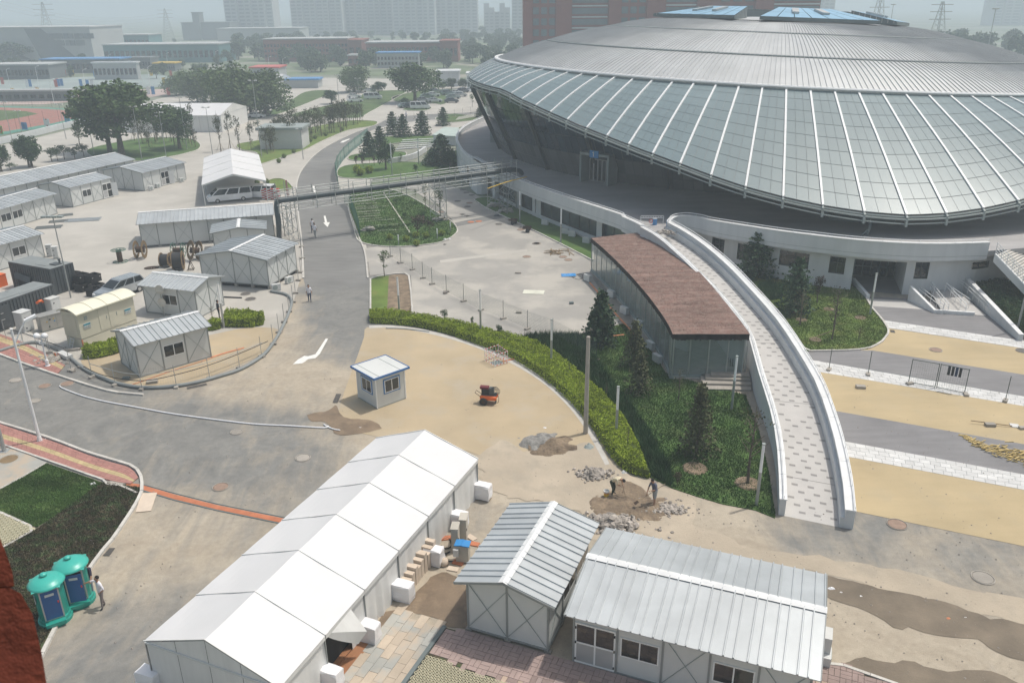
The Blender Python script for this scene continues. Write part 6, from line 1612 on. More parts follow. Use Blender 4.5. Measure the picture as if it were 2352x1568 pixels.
for i_,(a,c)in enumerate([(P4[0],P4[1]-(P4[1]-P4[0])*.03),(P4[1]+(P4[2]-P4[1])*.03,P4[2])]):
 a,c=tt(a),tt(c);hh=1.85;o=MB();z=Vector((0,0,1))
 for p,q in((a+z*.1,c+z*.1),(a+z*hh,c+z*hh),(a,a+z*(hh+.05)),(c,c+z*(hh+.05))):o.tube([p,q],.025,6)
 lf=obj('gate_leaf',o,m_greend,t);o=MB();n=12
 for k in range(1,n):p=a.lerp(c,k/n);d=(c-a).normalized()*.003;o.add([p-d+z*.1,p+d+z*.1,p+d+z*hh,p-d+z*hh],[(0,1,2,3)])
 for k in range(1,10):zz=z*(.1+k*.18);o.add([a+zz,c+zz,c+zz+z*.006,a+zz+z*.006],[(0,1,2,3)])
 obj('wire_mesh',o,m_wire,lf)
for i_,p in enumerate((P4[0],P4[2])):put('concrete_foot',block_m,t,loc=tt(p)+Vector((0,-.2,0)),rz=.3+i_)
for k in range(4):
 a,c=P4[1],P4[2];p=a.lerp(c,.32+.13*k);o=MB();d=(c-a).normalized();o.beam(p+Vector((0,-.04,1.18)),p+Vector((0,-.04,1.83)),.17,.05,up=(-d.y,d.x,0));g_=obj('hanging_garment',o,m_cloth_k if k!=2 else m_jean);g_['label']=['leftmost dark garment hung on the gate','second dark garment hung on the gate from the left','navy trousers hung on the gate, third from the left','rightmost dark garment hung on the gate'][k];g_['category']='garment';g_['group']='clothes drying on the gate'
def block(label,p,rz=0,sc=1,m=m_conb,d=(.5,.28,.17)):
 o=MB();o.box((0,0,0),d);t=obj('concrete_block',o,m);t.location=p;t.rotation_euler.z=rz;t['label']=label;t['category']='concrete block';t['group']='loose concrete blocks';return t
block('pale channel block lying alone on the tan band',cE(1253,1095),-.15,d=(.62,.4,.2));block('concrete block under the wooden lath on the tan band',cE(2122,1350),-.1,d=(.6,.35,.2));block('white slab piece beside the lath',cE(2288,1350),-.3,m=m_wstone,d=(.5,.5,.06));block('concrete block at the right edge of the tan band',cE(2345,1370),0)
block('dark block lying between fence and sheet on the block plaza',cA(1656,530),.2,m=m_gutter,d=(.35,.3,.2));block('pale stone at the middle of the fence',cA(808,462),.6,m=m_stone,d=(.35,.25,.2));block('concrete block with a stick right of the fence middle',cA(1303,592),-.1);block('flat block near the centre of the grey plaza',cA(1298,325),-.1,d=(.6,.35,.15));block('concrete block left of the lawn end at the fence',cA(500,255),.1)
block('white slab leaning at the ramp foot of the white band',cE(945,930),-.3,m=m_wstone,d=(.8,.8,.08));block('large pale block inside the curved wire fence',cL(1025,1060),.3,d=(.75,.5,.22));block('grey block inside the curved wire fence left of the pale one',cL(850,1035),.1,m=m_gutter);block('fallen block at the fence near the storm drain',cL(548,960),-.3);block('concrete block by the kerb left of the fence',cL(485,985),-.5)
o=MB();p,q=cE(1990,1333),cE(2270,1358);o.beam(p+Vector((0,0,.22)),q+Vector((0,0,.10)),.05,.04);t=obj('wooden_lath',o,m_wood);t['label']='long thin lath lying over a concrete block on the tan band';t['category']='lath'
rr=random.Random(9);stalk=MB().beam((-.24,0,0),(.24,0,.02),.05,.045).mesh('stalk',m_straw);t=thing('straw_heap','long heap of dry yellow maize husks across the dark band','straw heap',cE(2150,1470))
for k in range(260):
 f=rr.random();x=1940+f*760;y=1412+f*330+20*math.sin(f*9);wd=8+55*min(1,f*2.5);p=cE(x+rr.gauss(0,wd*.5),y+rr.gauss(0,wd*.38))-t.location
 o=put('stalk',stalk,t,loc=(p.x,p.y,.03+abs(rr.gauss(0,.10))*min(1,f*3)),scale=(rr.uniform(.5,1.1),rr.uniform(.7,1.4),1),rot=(rr.uniform(-.2,.2),rr.uniform(-.25,.25),rr.uniform(-.9,.6)))
# ------ hoses, covers, gratings
def cable(name,label,pts,r,m,z=.03,cat_='hose',sm=5,wob=0.0):
 P=cat([G(*p,z)if len(p)==2 else G(*p)for p in pts],sm);o=MB();o.tube(P,r,6);t=obj(name,o,m,smooth=True);t['label']=label;t['category']=cat_;return t
cable('white_hose','long white hose snaking over the asphalt from the open manhole',[lD(400,1080),lD(430,1100),lD(560,1148),lD(700,1183),lD(900,1220),lD(1130,1262),lD(1400,1300),lD(1700,1335),lD(1950,1348),lD(2150,1360),lD(2195,1358),lD(2205,1350)],.05,m_plast,.06)
cable('white_hose','short white hose end lying by the wet patch',[lD(2175,1338),lD(2210,1358),lD(2250,1372),lD(2285,1377)],.045,m_plast,.06)
cable('black_hose','thick wrapped black hose laid along the foot of the curved wire fence',[lD(-20,850),lD(150,800),lD(260,790),lD(420,850),lD(560,960),lD(680,1020),lD(800,1065),lD(960,1090),lD(1130,1085),lD(1300,1060),lD(1470,1015),lD(1620,965),lD(1760,880),lD(1830,800),lD(1890,700),lD(1940,590),lD(1960,510),lD(1920,465),lD(1820,445)],.14,m_contt,.12,'hose')
cable('black_cable','thin black cable looping low along the wire fence',[lD(560,950,),lD(700,1010),lD(950,1045),lD(1200,1000),lD(1420,935),lD(1640,850),lD(1800,780)],.03,m_rubber,.7,'cable')
cable('black_cable','thin cable above the hose on the tan island',[lD(600,930),lD(820,990),lD(1000,1000),lD(1250,960),lD(1500,890),lD(1760,790)],.025,m_pole,.9,'cable')
cable('copper_pipe','thin copper coloured pipe crossing the corner of the tan island',[lD(850,1082),lD(950,1050),lD(1150,980),lD(1420,893)],.03,m_pipeo,.05,'pipe')
cable('orange_conduit','orange conduit along the edge of the tan island',[lD(1420,890),lD(1520,858),lD(1640,825)],.07,m_pipeo,.04,'conduit')
cable('orange_conduit','orange conduit beside the pavilion air conditioners',[aD(1780,388),aD(1850,470),aD(1940,580),aD(2020,670),aD(2100,760)],.09,m_pipeo,.05,'conduit')
cable('orange_conduit','orange conduit running from the hedge to the dark fir',[aD(1635,782),aD(1760,765),aD(2010,738)],.07,m_pipeo,.08,'conduit')
cable('orange_conduit','short orange conduit leaving the red and white barricade',[aD(1190,915),aD(1285,897)],.06,m_pipeo,.05,'conduit')
cable('steel_bars','thin grey pipes lying along the hedge front',[aD(410,692),aD(520,695),aD(700,715)],.05,m_pole,.06,'pipe')
cable('yellow_poles','bundle of yellow poles lying over the terrace parapet',[(1120,433,4.9),(1165,418,4.9),(1210,406,4.9)],.06,m_yellow,4.9,'poles')
cable('black_hose','short black hose on the concrete beside the small hut',[lD(1500,483),lD(1570,486),lD(1625,488)],.07,m_rubber,.07,'hose')
def cover(label,p,r=.36,m=m_iron,ring=None,name='manhole_cover'):
 t=thing(name,label,'manhole cover',(p.x,p.y,.012),0,'manhole covers');o=MB();o.lathe([(r,0),(r,.025),(r*.92,.03),(0,.03)],20);obj('lid',o,m,t)
 o=MB();n=20;o.tube([(r*1.12*math.cos(2*PI*k/n),r*1.12*math.sin(2*PI*k/n),.012)for k in range(n)],.03,5,closed=True);obj('ring',o,m_conb if ring is None else ring,t);return t
for lab,p,r,m in[('rusty cover left of the open manhole on the asphalt',cL(300,1082),.38,m_ironr),('rusty lid lifted off beside the open manhole',cL(452,1066),.42,m_ironr),('cover below the street lamp on the asphalt',cL(232,1182),.32,m_conb),('pale cover beside the lamp on the asphalt at left',cL(105,1043),.36,m_conb),('round cover in front of the street lamp on the asphalt',cL(1590,1390),.34,m_conb),('cover near the tent roof edge on the silted asphalt',cG(1483,248),.40,m_ironr),('faint cover right of the tent top on the asphalt',cG(2035,52),.40,m_conb),('round cover in the pale grey corner paving',cG(60,62),.5,m_wood),('cover on the broken corner of the red pavement',cG(790,218),.45,m_conb),('iron lid with a concrete ring in the brown ground cover',cG(540,652),.55,m_iron),('red lid disc lying on the lawn',cG(555,322),.48,m_pipeo),('cover near the small hut on the concrete',cL(1650,463),.42,m_iron),('cover with a coil of hose on it near the raised hut',cL(1683,498),.45,m_iron),('cover on the tan stripe nearest the lawn',cE(1758,840),.42,m_ironr),('cover cut by the right edge on the tan stripe',cE(2340,846),.42,m_iron),('cover before the ramp foot at right on the dirty concrete',cF(1498,500),.45,m_ironr),('faint cover far right on the dusty concrete',cF(2075,858),.45,m_conb)]:
 cover(lab,p,r,m)
for lab,(x,y),m in[('first cover along the path beside the lawn of the pipe bridge',(1195,742),m_iron),('cover right of the first on the bridge path',(1340,822),m_iron),('yellowish cover near the terrace lawn tip',(1367,768),m_ironr),('red cover at the path centre',(1388,1045),m_otile),('red cover right of the other red one',(1502,1035),m_otile),('grey cover below the terrace lawn kerb',(1792,1075),m_iron),('cover in the shade by the terrace corner',(1275,578),m_iron),('cover beside the shaded terrace corner',(1325,618),m_iron),('cover nearest the terrace columns',(1400,655),m_iron),('cover under the scaffold bridge',(955,898),m_ironr),('cover at right beneath the kerb cart',(2110,1155),m_ironr),('cover near the right edge of the plaza kerb',(2335,1355),m_iron)]:
 p=G(*s4(x,y));cover(lab,p,.42,m)
for lab,(x,y)in[('rusty cover below the pallets on the plaza',(1600,215)),('rusty cover at the lawn kerb by the pallets',(1635,235)),('cover left of the pallets on the plaza',(1355,214)),('cover above the pallets on the plaza',(1425,125)),('cover on the terrace lawn near the pavilion',(1550,102))]:
 cover(lab,cA(x,y),.4,m_ironr)
def grate(label,P,m=m_iron,nb=8):
 t=thing('drain_grate',label,'drain grate',P[0],0,'drain gratings');a,b_,c,d=[p-P[0]for p in P]
 for k in range(nb):
  f0,f1=(k+.18)/nb,(k+.82)/nb;o=MB();z=Vector((0,0,.03));o.add([a.lerp(b_,f0)+z,a.lerp(b_,f1)+z,d.lerp(c,f1)+z,d.lerp(c,f0)+z],[(0,1,2,3)]);obj('bar',o,m,t)
 o=MB();z=Vector((0,0,.018));o.add([a+z,b_+z,c+z,d+z],[(0,1,2,3)]);obj('sump',o,m_black,t)
grate('double drain grating beside the wet patch left of the booth',[cA(50,1195),cA(85,1195),cA(110,1135),cA(75,1135)]);grate('storm drain grating at the kerb beside the portable toilets',[cG(690,710),cG(735,712),cG(775,658),cG(735,658)])
grate('long drain grating at the road edge below the fenced island',[cL(1258,1105),cL(1395,1075),cL(1385,1063),cL(1255,1090)],nb=16)
grate('square grating in the grey path near the bridge',[G(*s4(x,y))for x,y in[(1218,932),(1260,945),(1312,932),(1270,920)]]);grate('second square grating in the grey path',[G(*s4(x,y))for x,y in[(1283,958),(1330,972),(1382,960),(1335,947)]])
grate('dark square grating at the lawn tip on the tan stripe',[cE(1450,705),cE(1455,722),cE(1487,726),cE(1480,708)])
# ------ pipe bridge on scaffolding
PB0,PB1=G(634,462,5.0),G(1180,389,5.4)
BR=thing('scaffold_bridge','steel scaffold bridge on towers carrying pipework over the road','scaffold bridge',(PB0.x,PB0.y,0))
l_=lambda p:p-Vector((PB0.x,PB0.y,0))
bd=(PB1-PB0).normalized();bs=Vector((-bd.y,bd.x,0)).normalized();LB=(PB1-PB0).length
o=MB();prof=cat([l_(G(641,545,.3)),l_(PB0)+Vector((0,0,-2.4)),l_(PB0)+Vector((0,0,-.6)),l_(PB0)+bd*.5,l_(PB0)+bd*3,l_(PB1)-bd*3,l_(PB1)-bd*.5,l_(PB1)+bd*.8+Vector((0,0,-.25)),l_(G(1199,400,4.6))],5)
pd=obj('pipe',o.tube(prof,.30,12),m_duct);pd.location=(PB0.x,PB0.y,0);pd['label']='thick dark blue pipe crossing over the road on the scaffold bridge';pd['category']='pipe'
def stube(nm,segs,r=.045):
 o=MB()
 for a,b in segs:o.tube([a,b],r,5,caps=False)
 return obj(nm,o,m_scaf,BR)
nb=int(LB/2.1)
for s_,sd in((-.75,'near'),(.75,'far')):
 seg=[]
 for dz in(-.38,.55,1.05,-1.15):
  stube('rail_tube',[(l_(PB0)+bs*s_+Vector((0,0,dz)),l_(PB1)+bs*s_+Vector((0,0,dz)))])
 for k in range(nb+1):
  p=l_(PB0.lerp(PB1,k/nb))+bs*s_;stube('upright_tube',[(p+Vector((0,0,-1.3)),p+Vector((0,0,1.25)))])
  if k<nb:
   q=l_(PB0.lerp(PB1,(k+1)/nb))+bs*s_;stube('brace_tube',[((p if k%2 else q)+Vector((0,0,-.38)),(q if k%2 else p)+Vector((0,0,-1.15)))],.022)
for k in range(nb+1):
 p=l_(PB0.lerp(PB1,k/nb))+Vector((0,0,-.42));stube('transom',[(p-bs*.85,p+bs*.85)])
def tower(pts,zt):
 """scaffold tower over four ground corners"""
 P=[l_(G(*q))for q in pts]
 for p in P:stube('upright_tube',[(Vector((p.x,p.y,0)),Vector((p.x,p.y,zt)))])
 lv=[1.0,2.6,4.2]
 for z in lv:
  for a,b in zip(P,P[1:]+P[:1]):stube('ledger_tube',[(a+Vector((0,0,z)),b+Vector((0,0,z)))])
 for z0,z1 in((.1,1.0),(1.0,2.6),(2.6,4.2)):
  for a,b in zip(P,P[1:]+P[:1]):stube('brace_tube',[(a+Vector((0,0,z0)),b+Vector((0,0,z1)))],.022)
tower([s4(803,985),s4(885,1050),s4(1043,1035),s4(955,960)],5.6)
tower([s4(1632,850),s4(1800,880),s4(1912,935),s4(1740,800)],6.4)
tower([s4(1912,935),s4(2050,850),s4(1860,790),s4(1800,880)],6.4)
tower([s3D(330,1480),s3D(420,1620),s3D(560,1560),s3D(480,1440)],5.6)
tower([s3D(420,1620),s3D(500,1740),s3D(650,1660),s3D(560,1560)],4.4)
for a,b in[(s4(2050,850),0),(s4(1912,935),0)]:
 p=l_(G(*a));stube('raking_tube',[(p,l_(PB1)+bs*.6+Vector((0,0,1.1)))])
def bagpile(label,p,n,w,seed):
 rr=random.Random(seed);t=thing('sandbag_pile',label,'sandbags',(p.x,p.y,0),rr.uniform(-.5,.3),'ballast sandbags of the scaffold');
 me=share(('bag',),lambda:(lambda b:b.mesh('bag',mat('sandbag',(.44,.41,.37),vs=2,var=.1,rand=.2),True))(MB().add([(x*(1-.25*abs(z)),y*(1-.25*abs(z)),.09+z*.09)for z in(-1,-.5,.5,1)for x,y in((-.38,-.22),(0,-.27),(.38,-.22),(.44,0),(.38,.22),(0,.27),(-.38,.22),(-.44,0))],[(i*8+k,i*8+(k+1)%8,(i+1)*8+(k+1)%8,(i+1)*8+k)for i in range(3)for k in range(8)]+[tuple(range(24,32))])))
 for k in range(n):lay=k*3//n;put('bag',me,t,loc=(rr.uniform(-w,w)*(1-.3*lay),rr.uniform(-w,w)*.6*(1-.3*lay),lay*.16),rz=rr.uniform(0,3),scale=rr.uniform(.9,1.15))
bagpile('ballast bags under the middle scaffold tower',G(*s4(940,1020)),14,.9,1);bagpile('ballast bags on the lawn at the left foot of the terrace scaffold',G(*s4(1730,820)),18,.95,2);bagpile('ballast bags at the right foot of the terrace scaffold',G(*s4(1900,900)),18,1.0,3);bagpile('bags lying in the green netting at the lawn edge',G(*s3D(1830,1530)),12,.8,4)
t=thing('barrier_stack','stack of red and white striped barriers beside the canopy tent','barriers',G(*s3D(210,1000)))
for k in range(9):
 for j in range(6):o=MB();o.box((-1.2+j*.42,0,.1+k*.17),(.40,.5,.09));obj('striped_board',o,m_red if(j+k)%2 else m_carw,t)
o=MB();o.tube([(0,0,0),(0,0,2.6)],.14,8);t=obj('rusty_post',o,mat('faded_red_post',(.36,.20,.18)));t.location=G(*s3D(470,980));t['label']='faded red post right of the striped barriers';t['category']='post'
# ------ toilets
def toilet(label,p,rz,opened):
 t=thing('portable_toilet',label,'portable toilet',(p.x,p.y,0),rz,'pair of portable toilets')
 n=24;o=MB();o.lathe([(.70,0),(.70,.16),(.66,.17)],n);o.lathe([(.66,.17),(.64,.32),(.60,.33)],n);obj('base',o,m_teal,t,smooth=False)
 o=MB();pts=[]
 for k in range(n):
  a=2*PI*k/n;r=.60
  x,y=r*math.cos(a),r*math.sin(a)
  if y<-.36:y=-.36-(.12 if abs(x)<.38 else 0)
  pts.append((x,y))
 o.prism(pts,.33,2.0);obj('cabin',o,m_teal,t)
 o=MB();top=[(x*1.12,y*1.12)for x,y in pts]
 m_t=mat('teal_plastic_roof',(.05,.42,.35),rough=.35,vs=1.5,var=.05)
 o.lathe([(.74,2.0),(.76,2.04),(.66,2.10),(.60,2.16),(.45,2.24),(.18,2.29),(0,2.30)],28);r_=obj('roof',o,m_t,t,smooth=True)
 o=MB();
 for a in(.6,2.4,3.9,5.3):o.add([(.70*math.cos(a-.25),.70*math.sin(a-.25),2.05),(.86*math.cos(a),.86*math.sin(a),2.02),(.70*math.cos(a+.25),.70*math.sin(a+.25),2.05),(.70*math.cos(a),.70*math.sin(a),1.96)],[(0,1,2),(3,1,0),(2,1,3)])
 obj('eave_lugs',o,m_t,r_)
 o=MB();o.lathe([(.10,2.28),(.10,2.33),(.16,2.34),(.15,2.40),(.06,2.45),(0,2.455)],16,(-.05,.1,0));obj('vent_cap',o,m_t,r_,smooth=True)
 fr=MB()
 for c,d in(((-.36,-.50,.40),(.06,.05,1.5)),((.36,-.50,.40),(.06,.05,1.5)),((0,-.50,1.87),(.78,.05,.05)),((0,-.50,.36),(.78,.05,.05))):fr.box(c,d)
 obj('door_frame',fr,m_alu,t)
 if opened:
  o=MB();o.box((0,-.49,.42),(.62,.03,1.44));obj('doorway',o,m_black,t)
  dl=put('door',MB().box((.33,0,0),(.66,.035,1.44)).mesh('door',m_bdoor),t,loc=(-.33,-.53,.42),rz=R(-18))
 else:
  dl=put('door',MB().box((.33,0,0),(.66,.035,1.44)).mesh('door',m_bdoor),t,loc=(-.33,-.515,.42))
 o=MB();o.box((.33,-.025,1.18),(.36,.012,.12));obj('door_plate',o,m_cabw,dl);o=MB();o.box((.60,-.035,.75),(.05,.03,.1));obj('handle',o,m_red,dl)
 o=MB();o.box((0,-.62,.16),(.8,.3,.16));obj('step',o,m_teal,t)
 if not opened:o=MB();o.beam((-.57,-.22,1.3),(-.57,-.22,1.65),.02,.3,up=(0,1,0));obj('paper_notice',o,m_cabw,t)
 return t
T_A=cG(378,1130);T_B=cG(535,1010)
toilet('left teal portable toilet with its blue door closed',T_A,R(32),False);toilet('right teal portable toilet with its blue door open and a man behind it',T_B,R(32),True)
# ------ people
def person(label,P,heading,J,mats,hair=m_hair,scale=1.0,group='people',shoes=m_cloth_k,longhair=False):
 """J: joint positions in metres facing -y; mats: materials for torso, upper arm, fore arm, thigh, shin"""
 t=thing('person',label,'person',(P[0],P[1],P[2]if len(P)>2 else 0),heading,group)
 chain=[('pelvis','chest'),('chest','neck'),('neck','head'),('chest','shL'),('chest','shR'),('shL','elL'),('elL','haL'),('shR','elR'),('elR','haR'),('pelvis','hiL'),('pelvis','hiR'),('hiL','knL'),('knL','anL'),('hiR','knR'),('knR','anR'),('anL','toL'),('anR','toR')]
 rad=dict(pelvis=.125,chest=.14,neck=.06,head=.085,shL=.065,shR=.065,elL=.045,elR=.045,haL=.032,haR=.032,hiL=.095,hiR=.095,knL=.062,knR=.062,anL=.042,anR=.042,toL=.038,toR=.038)
 names=list(rad);idx={n:i for i,n in enumerate(names)}
 me=bpy.data.meshes.new('body_cage');me.from_pydata([J[n]for n in names],[(idx[a],idx[b])for a,b in chain],[])
 ob=bpy.data.objects.new('body',me);COL.objects.link(ob)
 md=ob.modifiers.new('skin','SKIN');
 lay=me.skin_vertices[0].data if me.skin_vertices else None
 if lay is None:
  bpy.context.view_layer.objects.active=ob
 sv=me.skin_vertices[0].data if len(me.skin_vertices)else None
 if sv:
  for n in names:sv[idx[n]].radius=(rad[n]*(1.25 if n in('pelvis','chest')else 1),rad[n]);
  sv[0].use_root=True
 sb=ob.modifiers.new('sub','SUBSURF');sb.levels=1;sb.render_levels=1
 dg=bpy.context.evaluated_depsgraph_get();ev=ob.evaluated_get(dg);m2=bpy.data.meshes.new_from_object(ev);bpy.data.objects.remove(ob)
 torso,uarm,farm,thigh,shin=mats
 ml=[torso,uarm,farm,thigh,shin,m_skin,shoes]
 for m in ml:m2.materials.append(m)
 code={('pelvis','chest'):0,('chest','neck'):0,('neck','head'):5,('chest','shL'):0,('chest','shR'):0,('shL','elL'):1,('shR','elR'):1,('elL','haL'):2,('elR','haR'):2,('pelvis','hiL'):3,('pelvis','hiR'):3,('hiL','knL'):3,('hiR','knR'):3,('knL','anL'):4,('knR','anR'):4,('anL','toL'):6,('anR','toR'):6}
 Jv={k:Vector(v)for k,v in J.items()}
 for f in m2.polygons:
  c=f.center;best=(9,0)
  for(a,b),k in code.items():
   A_,B_=Jv[a],Jv[b];d=B_-A_;u=max(0,min(1,(c-A_).dot(d)/max(1e-6,d.length_squared)));q=(c-A_-d*u).length-(rad[a]+(rad[b]-rad[a])*u)
   if q<best[0]:best=(q,k)
  f.material_index=best[1];f.use_smooth=True
 body=put('body',m2,t,scale=scale)
 h=Jv['head'];up=(h-Jv['neck']).normalized();fw=Vector(J.get('face',(0,-1,0)));fw=(fw-up*fw.dot(up)).normalized();sd=fw.cross(up)
 o=MB();hc=h+up*.035
 def ell(c,a,b_,c_,ax,n=8):
  prof=[];vs=[]
  for i in range(1,n):
   for k in range(10):
    th=PI*i/n;ph=2*PI*k/10;vs.append(c+ax[0]*a*math.sin(th)*math.cos(ph)+ax[1]*b_*math.sin(th)*math.sin(ph)+ax[2]*c_*math.cos(th))
  fs=[(i*10+k,(i+1)*10+k,(i+1)*10+(k+1)%10,i*10+(k+1)%10)for i in range(n-2)for k in range(10)]+[tuple(range(9,-1,-1)),tuple((n-2)*10+k for k in range(10))]
  o.add(vs,fs)
 ell(hc,.078,.098,.12,(sd,fw,up));ell(hc+fw*.10-up*.01,.014,.022,.024,(sd,fw,up),5)
 for s_ in(-1,1):ell(hc+sd*.08*s_,.012,.022,.032,(sd,fw,up),5)
 put('head',o.mesh('head',m_skin,True),t,scale=scale)
 o=MB();ell(hc+up*.032-fw*.028,.088,.102,.108,(sd,fw,up));put('hair',o.mesh('hair',hair,True),t,scale=scale)
 o=MB()
 for s_ in(-1,1):ell(hc+fw*.088+sd*.03*s_+up*.008,.010,.008,.007,(sd,fw,up),4)
 put('eyes',o.mesh('eyes',m_hair,True),t,scale=scale)
 for S_ in 'LR':
  a,b_=Jv['el'+S_],Jv['ha'+S_];d=(b_-a).normalized();w=d.cross(Vector((0,0,1)));w=w.normalized()if w.length>.1 else Vector((1,0,0));nn=d.cross(w)
  o=MB()
  for k,(off,ln)in enumerate([(-.03,.065),(-.01,.08),(.01,.075),(.03,.06)]):
   p=b_+w*off+d*.04;o.tube([p,p+d*ln*.5,p+d*ln*.85+nn*.02],.009,5)
  p=b_+w*-.03;o.tube([p,p-w*.035+d*.03,p-w*.04+d*.06],.010,5);put('fingers',o.mesh('fingers',m_skin,True),t,scale=scale)
 return t
def stand(h=1.7,stride=.0,armL=None,armR=None,lean=0.0,head=None):
 J=dict(pelvis=(0,0,.93),chest=(0,-.10*lean-.0,1.32-.02*lean),neck=(0,-.02-.16*lean,1.50-.03*lean),head=(0,-.03-.2*lean,1.62-.05*lean),shL=(.19,-.12*lean,1.42),shR=(-.19,-.12*lean,1.42),elL=(.25,0,1.13),elR=(-.25,0,1.13),haL=(.26,-.08,.88),haR=(-.26,-.08,.88),hiL=(.10,0,.88),hiR=(-.10,0,.88),knL=(.11,-.02-stride*.5,.48),knR=(-.11,-.02+stride*.4,.48),anL=(.11,-stride,.08),anR=(-.11,stride,.08),toL=(.12,-.13-stride,.035),toR=(-.12,-.13+stride,.035))
 if armL:J['elL'],J['haL']=armL
 if armR:J['elR'],J['haR']=armR
 if head:J['face']=head
 k=h/1.74
 return{n:(tuple(c*k for c in v)if n!='face' else v)for n,v in J.items()}
person('man in white shirt and grey trousers reaching for the open toilet door',cG(700,1055),R(-42),stand(1.72,.10,armR=((-.42,-.18,1.36),(-.62,-.42,1.26)),armL=((.34,.05,1.15),(.24,-.10,1.02))),(m_shirtw,m_shirtw,m_skin,m_cloth_g,m_cloth_g))
_st=mat('striped_shirt',(.035,.03,.06),streak=(1.0,0.0,(1,1,1)))
p=cG(612,1010);person('man in a dark striped shirt standing behind the open toilet door',(p.x-.1,p.y+.35,.17),R(0),stand(1.68,.05,armL=((.3,-.2,1.15),(.33,-.40,.98)),armR=((-.28,-.1,1.12),(-.22,-.28,.95))),(_st,_st,m_skin,mat('light_jeans',(.22,.27,.32)),MATS['light_jeans']))
person('boy in a white printed t-shirt and navy trousers walking on the road',cL(2083,515),R(10),stand(1.62,.16),(m_shirtw,m_shirtw,m_skin,m_jean,m_jean))
p=G(*s3D(930,1640));person('man in a white shirt walking away, nearer of the pair by the arrow',p,R(172),stand(1.72,.2),(m_shirtw,m_shirtw,m_skin,m_cloth_l,m_cloth_l))
p=G(*s3D(893,1560));person('man in a white vest walking away, further of the pair by the arrow',p,R(175),stand(1.72,-.2),(m_shirtw,m_skin,m_skin,m_jean,m_jean))
person('person in black standing by the light column behind the bushes',cL(1475,628),R(120),stand(1.68,.03,head=(0,-1,-.5)),(m_cloth_k,m_cloth_k,m_skin,m_cloth_k,m_cloth_k))
person('tiny figure in white walking beyond the pines',cC(547,800),R(160),stand(1.7,.15),(m_shirtw,m_shirtw,m_skin,m_cloth_l,m_cloth_l))
J=dict(pelvis=(0,.12,.90),chest=(0,-.22,1.12),neck=(0,-.40,1.17),head=(0,-.52,1.13),shL=(.18,-.30,1.16),shR=(-.18,-.30,1.16),elL=(.22,-.38,.90),elR=(-.24,-.34,.92),haL=(.10,-.52,.72),haR=(-.06,-.42,.78),hiL=(.11,.12,.86),hiR=(-.11,.12,.86),knL=(.14,.0,.46),knR=(-.14,-.04,.47),anL=(.15,.06,.08),anR=(-.15,.02,.08),toL=(.16,-.08,.035),toR=(-.17,-.12,.035),face=(0,-.4,-1))
p1=cB(1938,300);person('labourer in a pale yellow shirt bent over, digging with a long handle',p1,R(55),J,(m_cloth_y,m_cloth_y,m_skin,m_cloth_d,m_cloth_d))
p2=cB(2212,365);person('labourer in a blue-grey shirt and light shorts with a shovel',p2,R(-58),stand(1.72,.12,armL=((.26,-.22,1.14),(.10,-.42,1.08)),armR=((-.26,-.22,1.10),(-.10,-.50,.86)),lean=1.0,head=(0,-1,-.6)),(m_cloth_b,m_cloth_b,m_skin,m_cloth_l,m_skin),shoes=m_skin)
def tool(label,a,b,blade):
 t=thing('shovel',label,'shovel',(a.x,a.y,0));o=MB();o.tube([Vector((0,0,a.z)),Vector((b.x-a.x,b.y-a.y,b.z))],.018,6);obj('handle',o,m_poleb,t);o=MB();d=(b-a).normalized();o.beam(Vector((b.x-a.x,b.y-a.y,b.z)),Vector((b.x-a.x,b.y-a.y,b.z))+d*.24,.2,.02);obj('blade',o,m_rust,t)
q=cB(2022,328);tool('long handled hoe held by the bent labourer',Vector((p1.x+.40,p1.y-.25,.95)),Vector((q.x,q.y,.05)),1)
tool('shovel held level by the labourer in shorts',Vector((p2.x+.55,p2.y+.15,1.22)),Vector((p2.x-.95,p2.y-.35,.45)),1)
p=cB(1890,312);t=thing('paint_bucket','orange and white bucket standing beside the bent labourer','bucket',(p.x,p.y,0));o=MB();o.lathe([(.13,0),(.15,.26)],16);obj('lower_band',o,m_yellow,t);o=MB();o.lathe([(.15,.26),(.155,.30)],16);obj('red_band',o,m_red,t);o=MB();o.lathe([(.155,.30),(.17,.40),(.155,.40),(.14,.32),(0,.32)],16);obj('rim',o,m_cabw,t)
# ------ compressor
p=cA(1105,1195);t=thing('air_compressor','orange wheeled air compressor with black engine and coiled hoses','compressor',(p.x,p.y,0),R(-12))
for i_,(y,x0,x1)in enumerate([(-.22,-.62,.55),(.25,-.55,.62)]):
 o=MB();n=16;prof=[(-.62,.02),(-.58,.13),(-.50,.17),(.45,.17),(.53,.13),(.57,.02)];vs=[]
 for x,r_ in prof:
  for k in range(n):a=2*PI*k/n;vs.append((x,y+r_*math.cos(a),.50+r_*math.sin(a)))
 o.add(vs,[(i*n+k,(i+1)*n+k,(i+1)*n+(k+1)%n,i*n+(k+1)%n)for i in range(5)for k in range(n)]);obj('air_tank',o,m_orange,t,smooth=True)
for x,y in((-.32,-.42),(-.32,.45)):o=MB();o.tube([(x,y-.07,.27),(x,y+.07,.27)],.27,18);w_=obj('wheel',o,m_rubber,t);o=MB();o.tube([(x,y-.08,.27),(x,y+.08,.27)],.12,12);obj('hub',o,m_rust,w_)
o=MB();o.box((.0,0,.66),(1.05,.5,.05));o.box((.45,0,.05),(.06,.3,.4));obj('chassis',o,m_contd,t)
